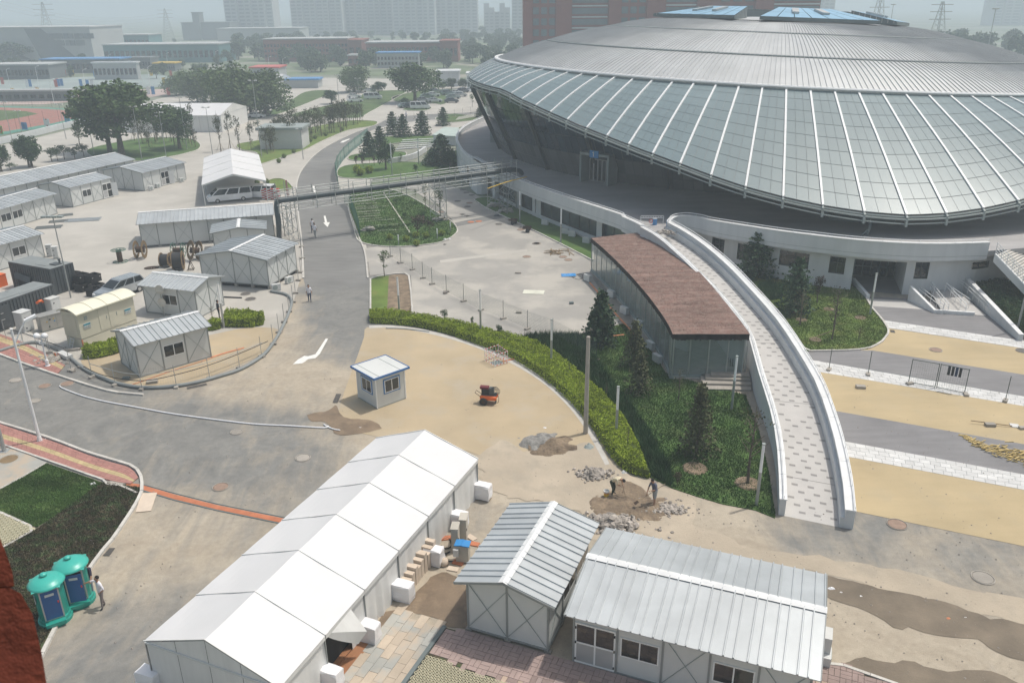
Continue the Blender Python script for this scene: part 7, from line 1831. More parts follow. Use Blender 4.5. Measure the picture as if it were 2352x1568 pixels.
o=MB();o.box((-.25,0,.71),(.5,.42,.38));obj('engine_block',o,m_rubber,t);o=MB();o.box((-.32,.0,1.09),(.6,.34,.16));obj('fuel_tank',o,mat('maroon_paint',(.16,.03,.04)),t);o=MB();o.box((.2,-.05,.71),(.3,.32,.5));obj('cylinder_head',o,m_contd,t)
o=MB()
for k in range(5):
 n=20;cx_,cz_=.25+.03*k,.98-.02*k;rr_=.26+.025*k;o.tube([(cx_+rr_*math.cos(2*PI*j/n),-.15+.06*k+.05*math.sin(2*j),cz_+rr_*.9*math.sin(2*PI*j/n))for j in range(n)],.016,5,closed=True)
obj('hose_coil',o,m_rubber,t,smooth=True);o=MB();o.tube(cat([Vector((.5,-.3,1.0)),Vector((.72,-.3,.7)),Vector((.7,-.32,.3)),Vector((.5,-.3,.2))],5),.018,5);obj('loose_hose',o,m_rubber,t)
o=MB();o.tube([(-.6,-.2,.55),(-.95,-.2,.80),(-.95,.2,.80),(-.6,.2,.55)],.02,6);obj('handle',o,m_rust,t)
P_=[cA(1075,915),cA(1140,955),cA(1228,930),cA(1165,885)];t=thing('barricade','small square barricade of red and white tubes round a hole','barricade',P_[0]);q_=[p-P_[0]for p in P_]
for a,b in zip(q_,q_[1:]+q_[:1]):
 for z in(.12,.55,1.0):
  n=8
  for k in range(n):o=MB();o.tube([a.lerp(b,k/n)+Vector((0,0,z)),a.lerp(b,(k+1)/n)+Vector((0,0,z))],.022,6);obj('rail_segment',o,m_red if k%2 else m_carw,t)
 for k in range(1,5):o=MB();p=a.lerp(b,k/5);o.tube([p+Vector((0,0,.12)),p+Vector((0,0,1.0))],.012,5);obj('infill_bar',o,m_carw,t)
for a in q_:o=MB();o.tube([a,a+Vector((0,0,1.08))],.025,6);obj('corner_post',o,m_carw,t)
o=MB();pp=[cA(1100,925),cA(1145,945),cA(1205,928),cA(1160,905)];o._sheet([(p.x,p.y)for p in pp],.024,0);g_=obj('wet_hole',o,m_gutter);g_['kind']='structure'
# ------ along the tent: wrapped units, cabinets, boards
def wrapped(label,p,rz=R(-22),s=1.0):
 t=thing('wrapped_unit',label,'wrapped unit',(p.x,p.y,0),rz,'plastic wrapped air conditioners along the tent');o=MB();w,d,h=.92*s,.55*s,.95*s;rr=random.Random(int(p.x*100))
 vs=[];rows=[(0.05,.92),(.3,1.03),(.62,.98),(.9,1.0),(.985,.97)]
 ring=[(-1,-1),(-.4,-1),(.3,-1),(1,-1),(1,0),(1,1),(.2,1),(-1,1),(-1,.1)]
 for f,k in rows:
  for x,y in ring:vs.append((x*w/2*k+rr.uniform(-.025,.025),y*d/2*k+rr.uniform(-.025,.025),f*h+rr.uniform(-.02,.02)))
 n=len(ring);fs=[(i*n+k,i*n+(k+1)%n,(i+1)*n+(k+1)%n,(i+1)*n+k)for i in range(len(rows)-1)for k in range(n)]+[tuple((len(rows)-1)*n+k for k in range(n))]
 obj('plastic_wrap',o.add(vs,fs),m_plast,t);o=MB();o.box((0,0,0),(w*.9,.12,.06));o.box((0,d*.3,0),(w*.9,.1,.06));obj('skids',o,m_wood,t)
 return t
for lab,p in[('wrapped unit at the far corner of the long tent, printed mark on top',cB(1063,325)),('wrapped unit behind the two tall beige cabinets',cB(900,520)),('wrapped unit above the leaning stack of boards',cB(735,760)),('wrapped unit below the stack of boards',cB(530,1003)),('wrapped unit under the gathered tent flap',cB(300,1275)),('wrapped unit at the bottom edge beside the orange floor board',cB(45,1585)),('wrapped unit at the near left corner of the long tent',cG(1020,1600))]:
 wrapped(lab,p)
b_=R(-22)
for lab,p,h in(('tall beige cabinet nearer the tent wall',cB(880,662),1.35),('tall beige cabinet further back',cB(935,598),1.35)):
 t=thing('beige_cabinet',lab,'cabinet',(p.x,p.y,0),b_+.3,'tall beige cabinets beside the tent');o=MB();o.box((0,0,0),(.34,.62,h));obj('body',o,mat('beige_steel',(.50,.47,.41)),t);o=MB();o.box((0,0,h),(.40,.68,.05));obj('lid',o,MATS['beige_steel'],t);o=MB();o.box((.18,-.2,h*.5),(.03,.04,.14));obj('handle',o,m_black,t)
p=cB(930,740);t=thing('blue_lidded_cabinet','beige cabinet with a blue lid and small white box attached','cabinet',(p.x,p.y,0),b_+.2);o=MB();o.box((0,0,.05),(.62,.42,.95));obj('body',o,MATS['beige_steel'],t);o=MB();o.beam((-.1,0,1.03),(.36,0,1.0),.52,.05,up=(0,0,1));o.beam((-.38,0,1.0),(.0,0,1.05),.52,.05);obj('lid',o,m_bluet,t);o=MB();o.box((-.28,-.3,.45),(.26,.16,.4));obj('meter_box',o,m_cabw,t)
t=thing('board_stack','stack of beige boards leaning in steps between two wrapped units','board stack',cB(640,830),b_)
rr=random.Random(4)
for k in range(9):o=MB();o.box((-.05+rr.uniform(-.03,.03),-1.25+k*.30,.0),(.55,.26,.62+(k%3)*.12+.04*k));b2=obj('board',o,m_board,t)
for i_,(x,y,a)in enumerate([(812,592,.2),(1000,632,-.3),(895,757,-.35),(985,590,-.8),(860,800,-.3)]):
 p=cB(x,y);o=MB();o.box((0,0,0),(.55,.32,.06));s_=obj('paving_slab',o,m_otile if i_<3 else m_board);s_.location=(p.x,p.y,.0);s_.rotation_euler.z=a;s_['label']=['orange slab in front of the tent wall beside the cabinets','orange slab by the eave of the gabled hut','orange slab below the blue lidded cabinet','beige board lying behind the blue lid','beige board lying beside the sack'][i_];s_['category']='slab';s_['group']='loose slabs between tent and hut'
p=cB(800,770);o=MB();o.lathe([(.16,0),(.24,.12),(.20,.3),(.08,.38),(.02,.42)],10);s_=obj('sack',o,m_board,smooth=True);s_.location=(p.x,p.y,0);s_['label']='knotted beige sack on the mud beside the boards';s_['category']='sack'
cable('black_cable','coil of dark cable on the mud between tent and cabinets',[aD(0,0)]and[tuple(v)for v in[(746.5+.3418*x,1033.6+.3418*y)for x,y in[(790,600),(830,590),(850,640),(810,660),(780,640),(800,690),(840,680),(790,720),(830,745),(900,740)]]],.03,m_rubber,.04,'cable')
for i_,(x,y)in enumerate([(1010,1385),(1018,1420)]):
 p=cF(x,y);t=thing('wall_unit',['white boxed unit on the end wall of the wide hut','white unit at the foot of the wide hut end wall'][i_],'air conditioner',(p.x,p.y,0),R(-22),'units at the end of the wide hut');o=MB();o.box((0,0,.0),(.34,.75,[1.25,.5][i_]));obj('casing',o,m_cabw,t);o=MB();o.box((.18,0,.2),(.02,.5,.25));obj('grille',o,m_steel,t)
def ac(label,p,rz,z=0.0,group='outdoor air conditioner units'):
 t=thing('air_conditioner',label,'air conditioner',(p.x,p.y,z),rz,group)
 put('casing',share(('ac',),lambda:MB().box((0,0,.06),(.85,.34,.62)).mesh('casing',m_cabw)),t);g_=put('fan_grille',share(('acg',),lambda:MB().tube([(-.12,-.19,.37),(-.12,-.165,.37)],.24,16).mesh('fan_grille',m_steel)),t);put('feet',share(('acf',),lambda:MB().box((-.3,0,0),(.08,.4,.06)).box((.3,0,0),(.08,.4,.06)).mesh('feet',m_steel)),t)
 return t
for lab,p,a in[('tall white air conditioner at the pavilion corner by the blue sheet',cA(1765,378),125),('air conditioner second along the pavilion glass',cA(1922,485),125),('air conditioner third along the pavilion glass',cA(2010,598),125),('air conditioner behind the bare fir at the pavilion',cA(2110,690),125),('air conditioner fifth along the glass near the bronze trees',cA(2185,835),115),('air conditioner nearest the pavilion front corner',cA(2230,925),115),('air conditioner under the left office windows of the terrace',cC(1478,1512),150),('air conditioner left of a pair under the office windows',cA(1615,60),150),('air conditioner right of the pair under the office windows',cA(1660,78),150),('air conditioner beside the brown roof corner',cA(1755,122),150),('air conditioner at the corner of the square raised hut',cL(1858,440),30),('tall air conditioner on the road side of the raised hut',cL(1945,390),60),('air conditioner at the foot of the hut by the tree island',cU(1018,1280),70),('second air conditioner at the hut by the tree island',cU(1065,1262),70),('air conditioner beside the open door of the island hut',cU(1223,1225),70)]:
 ac(lab,p,R(a))
for i_,(x,y)in enumerate([(318,215),(360,228)]):p=cL(x,y);cabinet(['narrow white cabinet by the hut behind the container','white cabinet right of the narrow one behind the container'][i_],p,R(10),.55,.45,1.3)
def cart(label,p,a):
 t=thing('hand_cart',label,'hand cart',(p.x,p.y,0),a,'hand carts');o=MB();o.box((0,0,.45),(1.0,.6,.05));obj('tray',o,m_rust,t)
 for y in(-.3,.3):o=MB();o.box((0,y,.5),(1.0,.03,.22));obj('side',o,m_rust,t)
 for y in(-.36,.36):o=MB();o.tube([(.1,y-.03,.25),(.1,y+.03,.25)],.25,14);obj('wheel',o,m_rubber,t)
 for y in(-.25,.25):o=MB();o.tube([(-.5,y,.5),(-1.0,y,.62)],.02,6);obj('handle',o,m_rust,t)
cart('rusty two wheeled cart on the kerb of the terrace lawn',G(*s4(2200,1190)),R(-10));cart('small cart at the kerb further up the terrace lawn',G(*s4(2000,1075)),R(-30))
p=cA(1637,340);o=MB();rr=random.Random(3);n=6;vs=[(x*.24+rr.uniform(-.04,.04),y*.16+rr.uniform(-.04,.04),.03+rr.uniform(0,.09))for y in range(-3,4)for x in range(-3,4)];o.add(vs,[(j*7+i,j*7+i+1,(j+1)*7+i+1,(j+1)*7+i)for j in range(6)for i in range(6)]);s_=obj('blue_tarpaulin',o,m_bluet);s_.location=(p.x,p.y,0);s_['label']='crumpled bright blue sheet on the block plaza';s_['category']='tarpaulin'
cable('black_cable','loop of thin black cable beside the blue sheet',[aD(1660,350),aD(1700,365),aD(1730,355),aD(1725,330),aD(1690,335)],.02,m_rubber,.03,'cable')
p=cA(1402,452);o=MB();o.box((0,0,0),(2.0,1.1,.03));s_=obj('yellowish_board',o,mat('pale_board',(.66,.66,.56)));s_.location=(p.x,p.y,.01);s_.rotation_euler.z=-.15;s_['label']='pale board lying flat in the middle of the block plaza';s_['category']='board'
t=thing('pallet_heap','heap of broken wooden pallets at the lawn kerb','pallets',cA(1580,185));rr=random.Random(8)
for k in range(26):o=MB();x,y=rr.uniform(-1.3,1.3),rr.uniform(-.8,.8);a=rr.choice([.2,.2,1.7])+rr.uniform(-.25,.25);o.box((x,y,rr.uniform(0,.25)),(1.1,.10,.03),a);obj('board',o,m_wood,t)
def rubble(name,label,P,n,rad,size,m,seed,squash=.6,high=.25,cat_='rubble',elong=1.0,ang=0.0):
 rr=random.Random(seed);t=thing(name,label,cat_,(P.x,P.y,0));
 shp=[]
 for q in range(5):
  key=('rock',q,m.name)
  def mk():
   r2=random.Random(q*13+1);b=MB();vs=[]
   for z in(-1,0,1):
    for k in range(5):a=2*PI*k/5+r2.uniform(-.4,.4);r_=(1.0 if z==0 else .6)*r2.uniform(.75,1.15);vs.append((r_*math.cos(a),r_*math.sin(a),z*.45*r2.uniform(.7,1.2)))
   return b.add(vs,[(i*5+k,i*5+(k+1)%5,(i+1)*5+(k+1)%5,(i+1)*5+k)for i in(0,1)for k in range(5)]+[(4,3,2,1,0),(10,11,12,13,14)]).mesh('rock',m)
  shp.append(share(key,mk))
 for k in range(n):
  r_=abs(rr.gauss(0,.5))*rad;a=rr.uniform(0,2*PI);s_=size*rr.uniform(.45,1.25)*(1.2-.5*min(1,r_/rad));x,y=r_*math.cos(a)*elong,r_*math.sin(a)*squash;x,y=x*math.cos(ang)-y*math.sin(ang),x*math.sin(ang)+y*math.cos(ang)
  put('rock',rr.choice(shp),t,loc=(x,y,s_*.3+high*max(0,1-r_/rad)*rr.random()),rot=(rr.uniform(-.5,.5),rr.uniform(-.5,.5),rr.uniform(0,6)),scale=s_)
 return t
rubble('rubble_heap','heap of broken concrete left of the bent labourer',cB(1805,165),150,1.25,.19,m_stone,1);rubble('rubble_heap','heap of broken concrete between the two hut roofs and the dug earth',cB(1935,500),240,1.7,.22,m_stone,2,elong=1.3,ang=-.3,high=.35);rubble('rubble_heap','scattered concrete lumps right of the labourer in shorts',cB(2320,400),170,1.7,.13,m_stone,3,high=.1)
rubble('pavement_debris','broken pavers and clods round the foot of the globe lamp',cL(350,905),90,1.8,.20,m_conb,12,high=.15)
rubble('debris_heap','heap of sacks and rubble at the head of the ramp',G(*s23(1500,330),4.2),60,1.6,.2,m_stone,5,high=.2).location.z=4.1
rubble('litter','grey stones scattered in the hedge end and hole edge',cB(2000,470),60,1.2,.12,m_stone,6)
p=cA(1490,1480);t=thing('gravel_heap','low heap of grey gravel and brown soil on the tan paving','gravel heap',(p.x,p.y,0))
def heap(nm,c,r,h,m,seed,n=30):
 b=MB();vs=[];
 for j in range(n+1):
  for i in range(n+1):
   x,y=(i/n*2-1)*r*1.3,(j/n*2-1)*r;d=math.hypot(x/1.3,y)/r;q=noise.noise(Vector((x*1.6+seed,y*1.6,0)));q2=noise.noise(Vector((x*7,y*7,seed)))
   vs.append((c[0]+x,c[1]+y,max(-.02,h*(1-d*(1+.5*q))+.04*q2*(1 if d<.9 else 0))))
 return obj(nm,b.add(vs,[(j*(n+1)+i,j*(n+1)+i+1,(j+1)*(n+1)+i+1,(j+1)*(n+1)+i)for j in range(n)for i in range(n)]),m,t,smooth=False)
heap('gravel',(-.3,.35),1.15,.6,m_gravel,1);heap('soil',(.35,-.1),1.15,.55,m_dirt,4);heap('soil',(-.2,-.65),.7,.22,m_dirt,7)
p=cB(2060,360);t=thing('soil_heap','low churned ridges of dark soil in the dug area','soil heap',(p.x,p.y,0));heap('soil',(-.6,.2),1.3,.14,m_dirt,2);heap('soil',(.5,-.5),1.3,.14,m_dirt,9);heap('soil',(-1.2,-.5),.9,.12,m_dirt,12)
rr=random.Random(31);b=MB()
for k in range(2600):
 x,y=rr.uniform(-100,2400),rr.uniform(830,1568)
 if 420<x<1100 and y>1180:continue
 p=G(x,y);s_=rr.choice([.012,.015,.02,.02,.03,.045])*rr.uniform(.7,1.3);a=rr.uniform(0,3);co,si=math.cos(a)*s_,math.sin(a)*s_
 b.add([(p.x+co,p.y+si,.02),(p.x-si,p.y+co,.02),(p.x-co,p.y-si,.02),(p.x+si,p.y-co,.02),(p.x,p.y,.02+s_*.8)],[(0,1,4),(1,2,4),(2,3,4),(3,0,4)])
g_=obj('scattered_stones',b,m_stone);g_['kind']='stuff'
for i_,(p,r_,mm)in enumerate([(cG(628,230),.32,m_plast),(cF(1060,930),.2,m_plast),(cF(1122,955),.08,m_plast),(cF(1256,980),.08,m_plast),(cF(1958,1122),.07,m_plast),(cB(2010,150),.3,m_cabw),(cA(1475,1362),.14,m_plast),(cA(1770,1490),.5,m_steel),(cA(238,1360),.1,m_plast),(cF(1845,1130),.13,m_pipeo),(G(*s4(1015,1300)),.4,m_cabw),(G(*s4(1070,1290)),.35,m_plast),(G(*s4(1780,960)),.6,m_contd),(G(*s4(1010,1370)),.25,m_black)]):
 o=MB();rr=random.Random(i_+40);vs=[(r_*rr.uniform(.5,1.1)*math.cos(2*PI*k/9),r_*.7*rr.uniform(.5,1.1)*math.sin(2*PI*k/9),.02)for k in range(9)]+[(r_*.4*math.cos(2*PI*k/9),r_*.3*math.sin(2*PI*k/9),r_*rr.uniform(.15,.45))for k in range(9)]+[(0,0,r_*.2)]
 o.add(vs,[(k,(k+1)%9,9+(k+1)%9,9+k)for k in range(9)]+[(9+k,9+(k+1)%9,18)for k in range(9)]);s_=obj('litter',o,mm);s_.location=(p.x,p.y,0)
 s_['label']=['crumpled white plastic on the lower left lawn','white plastic scrap at the head of the wet hollow','tiny white scrap in the wet hollow beside the larger one','white paper scrap in the wet hollow centre','white scrap at the right part of the wet hollow','clear plastic bag at the end of the yellow hedge','white carton scrap on the tan paving near the gravel','grey cloth and tools lying right of the gravel heap','white scrap in the wet patch by the booth','orange peel coloured scrap in the wet hollow','white bag at the lawn tip by the plaza','grey and white wrapped bundle at the lawn tip','black branches heaped at the terrace lawn kerb','black container standing below the lawn tip'][i_];s_['category']='litter';s_['group']='small litter'
p=cG(985,355);o=MB();P_=[cG(935,345),cG(960,292),cG(1057,288),cG(1015,410),cG(912,420)];o.prism([(q.x,q.y)for q in P_],.02,.05);s_=obj('cardboard_sheet',o,m_board);s_['label']='beige corrugated sheet lying by the kerb on the asphalt';s_['category']='cardboard'
P_=cL(440,890);t=thing('fallen_sign','white box sign with an orange face tipped over in the rubble','sign',(P_.x,P_.y,0),R(-35));o=MB();o.beam((-.7,0,.25),(.7,0,.2),.5,.28);obj('casing',o,m_cabw,t);o=MB();o.beam((-.95,-.35,.12),(-.35,-.5,.3),.04,.36);f_=obj('orange_face',o,m_orange,t);o=MB();o.beam((-.80,-.44,.17),(-.72,-.46,.2),.05,.18);o.beam((-.55,-.50,.22),(-.47,-.52,.25),.05,.15);obj('yellow_characters',o,m_yellow,f_)
block('pale channel block leaning by the kiosk base',cL(487,845),.3,d=(1.2,.3,.2))
# ------ right side: access ramp walls, stairs, ivy bank
t=thing('sloped_wall','tall white retaining wall sloping down beside the ivy bank','wall',(0,0,0))
a0,a1=cE(1868,400),cE(2312,778);d=(a1-a0).normalized();s_=Vector((-d.y,d.x,0))*.32
if s_.x<0:s_=-s_
z0_=topz(a0,*eD(1888,283));z1_=topz(a1,*eD(2318,738))
o=MB();o.add([a0,a1,a1+s_,a0+s_,a0+Vector((0,0,z0_)),a1+Vector((0,0,z1_)),a1+s_+Vector((0,0,z1_)),a0+s_+Vector((0,0,z0_))],[(3,2,1,0),(4,5,6,7),(0,1,5,4),(1,2,6,5),(2,3,7,6),(3,0,4,7)]);obj('wall',o,m_white,t)
o=MB();o.add([p+q for q in(Vector((0,0,0)),Vector((0,0,.06)))for p in(a0+Vector((0,0,z0_))-s_*.1,a1+Vector((0,0,z1_))-s_*.1,a1+s_*1.1+Vector((0,0,z1_)),a0+s_*1.1+Vector((0,0,z0_)))],[(3,2,1,0),(4,5,6,7),(0,1,5,4),(1,2,6,5),(2,3,7,6),(3,0,4,7)]);obj('coping',o,m_whitec,t)
t=thing('wheelchair_ramp','low walled wheelchair ramp with white double handrails beside the doorway','ramp',(0,0,0))
W1=[cE(1568,505),cE(1742,592),cE(2018,610)];hs1=[topz(W1[0],*eD(1583,410)),topz(W1[1],*eD(1742,570)),topz(W1[2],*eD(2018,588))]
for(a,b),(h0,h1)in zip(zip(W1,W1[1:]),zip(hs1,hs1[1:])):
 d=(b-a).normalized();s_=Vector((-d.y,d.x,0))*.25;o=MB();z=lambda h:Vector((0,0,h));o.add([a,b,b+s_,a+s_,a+z(h0),b+z(h1),b+s_+z(h1),a+s_+z(h0)],[(3,2,1,0),(4,5,6,7),(0,1,5,4),(1,2,6,5),(2,3,7,6),(3,0,4,7)]);obj('low_wall',o,m_whitec,t)
def rails(pts,hts,posts=6):
 P=[G(*eD(x,y))+Vector((0,0,z))for(x,y),z in zip(pts,hts)]
 for dz in(.9,.6):o=MB();o.tube([p+Vector((0,0,dz))for p in P],.03,6);obj('handrail',o,m_rib,t)
 for p in resample(P,1.1):o=MB();o.tube([p,p+Vector((0,0,.9))],.02,5);obj('rail_post',o,m_rib,t)
o=MB();q0,q1,q2,q3=cE(1690,440),cE(1860,445),cE(2100,612),cE(1800,590);o.add([q0+Vector((0,0,.55)),q1+Vector((0,0,.55)),q2+Vector((0,0,.03)),q3+Vector((0,0,.1))],[(3,2,1,0)]);obj('ramp_surface',o,m_rampf,t)
rails([(1690,440),(1690,430),(1885,440),(2115,610)],[.5,.5,.5,.0]);rails([(1690,450),(1835,600)],[.5,.05]);rails([(1810,480),(1975,570)],[.4,.1]);rails([(1815,480),(1955,600)],[.4,0]);rails([(1640,490),(1800,600)],[.2,0])
t=thing('door_side_wall','low white wall between the lawn and the dark doorway','wall',(0,0,0));a,b=cE(1190,395),cE(1290,497);h0,h1=topz(a,*eD(1190,355)),topz(b,*eD(1298,468));d=(b-a).normalized();s_=Vector((-d.y,d.x,0))*.3;o=MB();z=lambda h:Vector((0,0,h));o.add([a,b,b+s_,a+s_,a+z(h0),b+z(h1),b+s_+z(h1),a+s_+z(h0)],[(3,2,1,0),(4,5,6,7),(0,1,5,4),(1,2,6,5),(2,3,7,6),(3,0,4,7)]);obj('wall',o,m_whitec,t)
ST=thing('terrace_stairs','broad stone stairs with white rails rising to the terrace at the right edge','stairs',(0,0,0))
tA,tB=GP(*eD(2150,150),ZP),GP(*eD(2600,150),ZP);zt0=zfloor(40);bA=G(*eD(2420,470),1.6)
tA=Vector((tA.x+.3,tA.y,0));dn=Vector((bA.x-tA.x,bA.y-tA.y,0));Ls_=dn.length;dn.normalize();sdv=Vector((-dn.y,dn.x,0));sdv=sdv if sdv.x>0 else-sdv
n=18
for k in range(n):
 f0,f1=k/n,(k+1)/n;zz=zt0-(zt0-1.6)*f1;a=tA+dn*Ls_*f0;b=tA+dn*Ls_*f1;o=MB();P_=[a,b,b+sdv*9,a+sdv*9];o.prism([(p.x,p.y)for p in P_],zz-.4,zz+.1);obj('step',o,m_kerb,ST)
o=MB();o.add([tA+z(zt0-.55),bA.xy.to_3d()+z(1.0),bA.xy.to_3d()+z(1.75),tA+z(zt0+.2),tA-sdv*.3+z(zt0-.55),bA.xy.to_3d()-sdv*.3+z(1.0),bA.xy.to_3d()-sdv*.3+z(1.75),tA-sdv*.3+z(zt0+.2)],[(0,1,2,3),(7,6,5,4),(3,2,6,7),(0,4,5,1)]);obj('side_string',o,m_white,ST)
for dz in(.5,.75,1.0,1.25):o=MB();o.tube([tA-sdv*.15+z(zt0+dz-.1),bA.xy.to_3d()-sdv*.15+z(1.6+dz-.1)],.03,6);obj('handrail',o,m_rib,ST)
for k in range(8):p=(tA-sdv*.15+z(zt0)).lerp(bA.xy.to_3d()-sdv*.15+z(1.6),k/7);o=MB();o.tube([p,p+z(1.2)],.025,5);obj('rail_post',o,m_rib,ST)
# ------ paving laid piece by piece at the bottom
def brick_field(name,O,ang,poly,z,bw,bl,m_of,part='brick',pattern='basket',gap=.012,limit=300,th=.04):
 """pavers in a rotated grid, kept where their centre lies in poly (world xy)"""
 u,v=rot(ang);root=bpy.data.objects.new(name,None);COL.objects.link(root);root['kind']='structure';root.location=(O.x,O.y,0);root.rotation_euler.z=R(ang)
 def inside(p):
  c=False;n=len(poly)
  for i in range(n):
   a,b=poly[i],poly[(i+1)%n]
   if(a[1]>p.y)!=(b[1]>p.y)and p.x<(b[0]-a[0])*(p.y-a[1])/(b[1]-a[1])+a[0]:c=not c
  return c
 spots=[]
 if pattern=='basket':
  N=46
  for i in range(-N,N):
   for j in range(-N,N):
    bx,by=i*bl,j*bl
    for k in range(2):
     if(i+j)%2:c=(bx+bl/2,by+bw*(k+.5),0)
     else:c=(bx+bw*(k+.5),by+bl/2,1)
     spots.append(c)
 else:
  for j in range(-80,80):
   for i in range(-60,60):spots.append((i*bl+(j%2)*bl/2,j*bw,0))
 sel=[]
 for x,y,q in spots:
  p=O+u*x+v*y
  if inside(p):sel.append((p.length_squared+0,x,y,q))
 sel.sort();rest=MB();rr=random.Random(6)
 mats_=m_of if isinstance(m_of,list)else[m_of]
 mes=[MB().box((0,0,0),(bl-gap,bw-gap,th)).mesh(part,mm)for mm in mats_]
 for k,(_,x,y,q)in enumerate(sel):
  zz=z+rr.uniform(-.005,.004)
  if k<limit:put(part,rr.choice(mes),root,loc=(x,y,zz-th),rot=(rr.uniform(-.006,.006),rr.uniform(-.006,.006),q*PI/2))
  else:rest.box((x,y,zz-th),(bl-gap,bw-gap,th),q*PI/2)
 if rest.v:obj(part+'s',rest,mats_[0],root,kind='stuff')
 return len(sel)
gb=crop(1300/1.7415,2360/1.7415,.13672)
e_=[gb(1255,300),gb(1345,325),gb(1310,400),gb(1390,415),gb(1440,365),gb(1530,400),gb(1500,460),gb(1590,485),gb(1650,435),gb(1730,470),gb(1710,500),gb(1935,515),gb(1900,600),gb(2000,610),gb(1280,1700),gb(900,2300),gb(-300,2300),gb(250,1558)]
area('slab_bed',None,m_dust,.03,raw=e_)
u,v=rot(67.6)
brick_field('slab_paving',gb(1280,320),67.6,[(p.x,p.y)for p in e_],.065,.42,.84,[m_greyb,m_greyb,mat('dusty_slab',(.50,.42,.33),vs=.7,var=.12,rough=.9,fine=.1,bs=8,rand=.12)],'paving_slab','stretcher',.014,limit=300)
o=MB();a,b=gb(2010,605,.09),gb(1150,1800,.09);o.beam(a,b,.18,.12);t=obj('edge_channel',o,m_gutter);t['kind']='structure'
pk=[gb(2030,635),gb(2200,680),gb(2352,720),cB(950,1225),cB(1230,1300),cB(1490,1385),cB(1700,1440),cB(1900,1500),cB(2300,1610),cF(400,1800),cF(300,2200),cB(1500,2200),cB(1400,1750),cB(1210,1570),cB(1000,1500),cB(690,1372)]
area('brick_bed',None,m_soil,.03,raw=pk)
brick_field('brick_paving',gb(1750,1070),-22.4,[(p.x,p.y)for p in pk],.07,.225,.45,[m_pinkb,m_pinkb,mat('grey_pink_brick',(.36,.28,.26),vs=1.5,var=.1,rough=.85,fine=.1,bs=10,rand=.2),mat('buff_brick',(.50,.38,.30),vs=1.5,var=.1,rough=.85,fine=.1,bs=10,rand=.2)],'brick','basket',.016,limit=300)
pk2=[cF(955,1435),cF(1100,1440),cF(1500,1580),cF(2000,1760),cF(1500,2200),cF(600,2200),cF(850,1600)]
area('brick_bed',None,m_soil,.03,raw=pk2);brick_field('brick_paving',cF(960,1440),-22.4,[(p.x,p.y)for p in pk2],.07,.225,.45,[m_pinkb,MATS['buff_brick']],'brick','basket',.016,limit=200)
kerb([cF(960,1432),cF(1100,1438),cF(1480,1572),cF(1900,1720)],.1,.14)
gp=[cB(690,1378),cB(1000,1505),cB(1210,1575),cB(1420,1760),cB(1500,2200),cB(300,2000),gb(1380,1620)]
area('paver_bed',None,m_dirt,.032,raw=gp)
def perforated(name,O,ang,poly,z,pitch=.25,part='grass_paver',limit=300,mm=m_gpave):
 """square pavers each with a round hole"""
 def mk():
  b=MB();n=8;h=pitch/2-.004;r_=pitch*.27;o_,i_=[],[]
  for k in range(n):
   a=2*PI*(k+.5)/n;s=h/max(abs(math.cos(a)),abs(math.sin(a)));o_.append((s*math.cos(a),s*math.sin(a)));i_.append((r_*math.cos(a),r_*math.sin(a)))
  vs=[(x,y,0)for x,y in o_]+[(x,y,0)for x,y in i_]+[(x,y,-.05)for x,y in i_]+[(x,y,-.05)for x,y in o_]
  return b.add(vs,[(k,(k+1)%n,n+(k+1)%n,n+k)for k in range(n)]+[(n+k,n+(k+1)%n,2*n+(k+1)%n,2*n+k)for k in range(n)]+[(3*n+k,3*n+(k+1)%n,(k+1)%n,k)for k in range(n)])
 u,v=rot(ang);root=bpy.data.objects.new(name,None);COL.objects.link(root);root['kind']='structure';root.location=(O.x,O.y,0);root.rotation_euler.z=R(ang);cell=mk();me=cell.mesh(part,mm);rest=MB();cnt=0
 def inside(p):
  c=False;n=len(poly)
  for i in range(n):
   a,b=poly[i],poly[(i+1)%n]
   if(a[1]>p.y)!=(b[1]>p.y)and p.x<(b[0]-a[0])*(p.y-a[1])/(b[1]-a[1])+a[0]:c=not c
  return c
 sel=[]
 for i in range(-50,51):
  for j in range(-50,51):
   x,y=(i+(j%2)*.5)*pitch,j*pitch;p=O+u*x+v*y
   if inside(p):sel.append((p.length,x,y))
 sel.sort()
 for k,(_,x,y)in enumerate(sel):
  if k<limit:put(part,me,root,loc=(x,y,z))
  else:rest.add([(vx+x,vy+y,vz+z)for vx,vy,vz in cell.v],cell.f)
 if rest.v:obj(part+'s',rest,mm,root,kind='stuff')
perforated('grass_paver_field',cB(800,1450),-22.4,[(p.x,p.y)for p in gp],.085,.16)
gl_=[G(*p)for p in[(-60,1165),(0,1181),(82,1217),(0,1258),(-60,1282)]]
perforated('grass_paver_field',G(30,1215),20,[(p.x,p.y)for p in gl_],.11,.22)
m_wb=mat('white_paver_block',(.55,.54,.47),rough=.9)
t=thing('paver_strips','rows of pale paver blocks set across the lawn beside the pipe bridge','pavers',G(*s3D(1650,1200)))
me=MB().box((0,0,.03),(.16,.10,.05)).mesh('paver_block',m_wb);cnt=0;rest=MB()
for(x0,y0,x1,y1)in[(1560,1085,1900,1060),(1580,1160,2180,1115),(1610,1230,2100,1190),(1640,1305,1960,1280),(1640,1388,2280,1335),(1700,1462,2352,1420),(1990,1535,2352,1520),(1530,1010,1990,975)]:
 a,b=G(*s3D(x0,y0)),G(*s3D(x1,y1));n=int((b-a).length/.26)
 for k in range(n):
  p=a.lerp(b,k/n)-t.location;cnt+=1
  if cnt<=300:put('paver_block',me,t,loc=(p.x,p.y,.03),rz=.4*((k*7)%3))
  else:rest.box((p.x,p.y,.06),(.16,.10,.05))
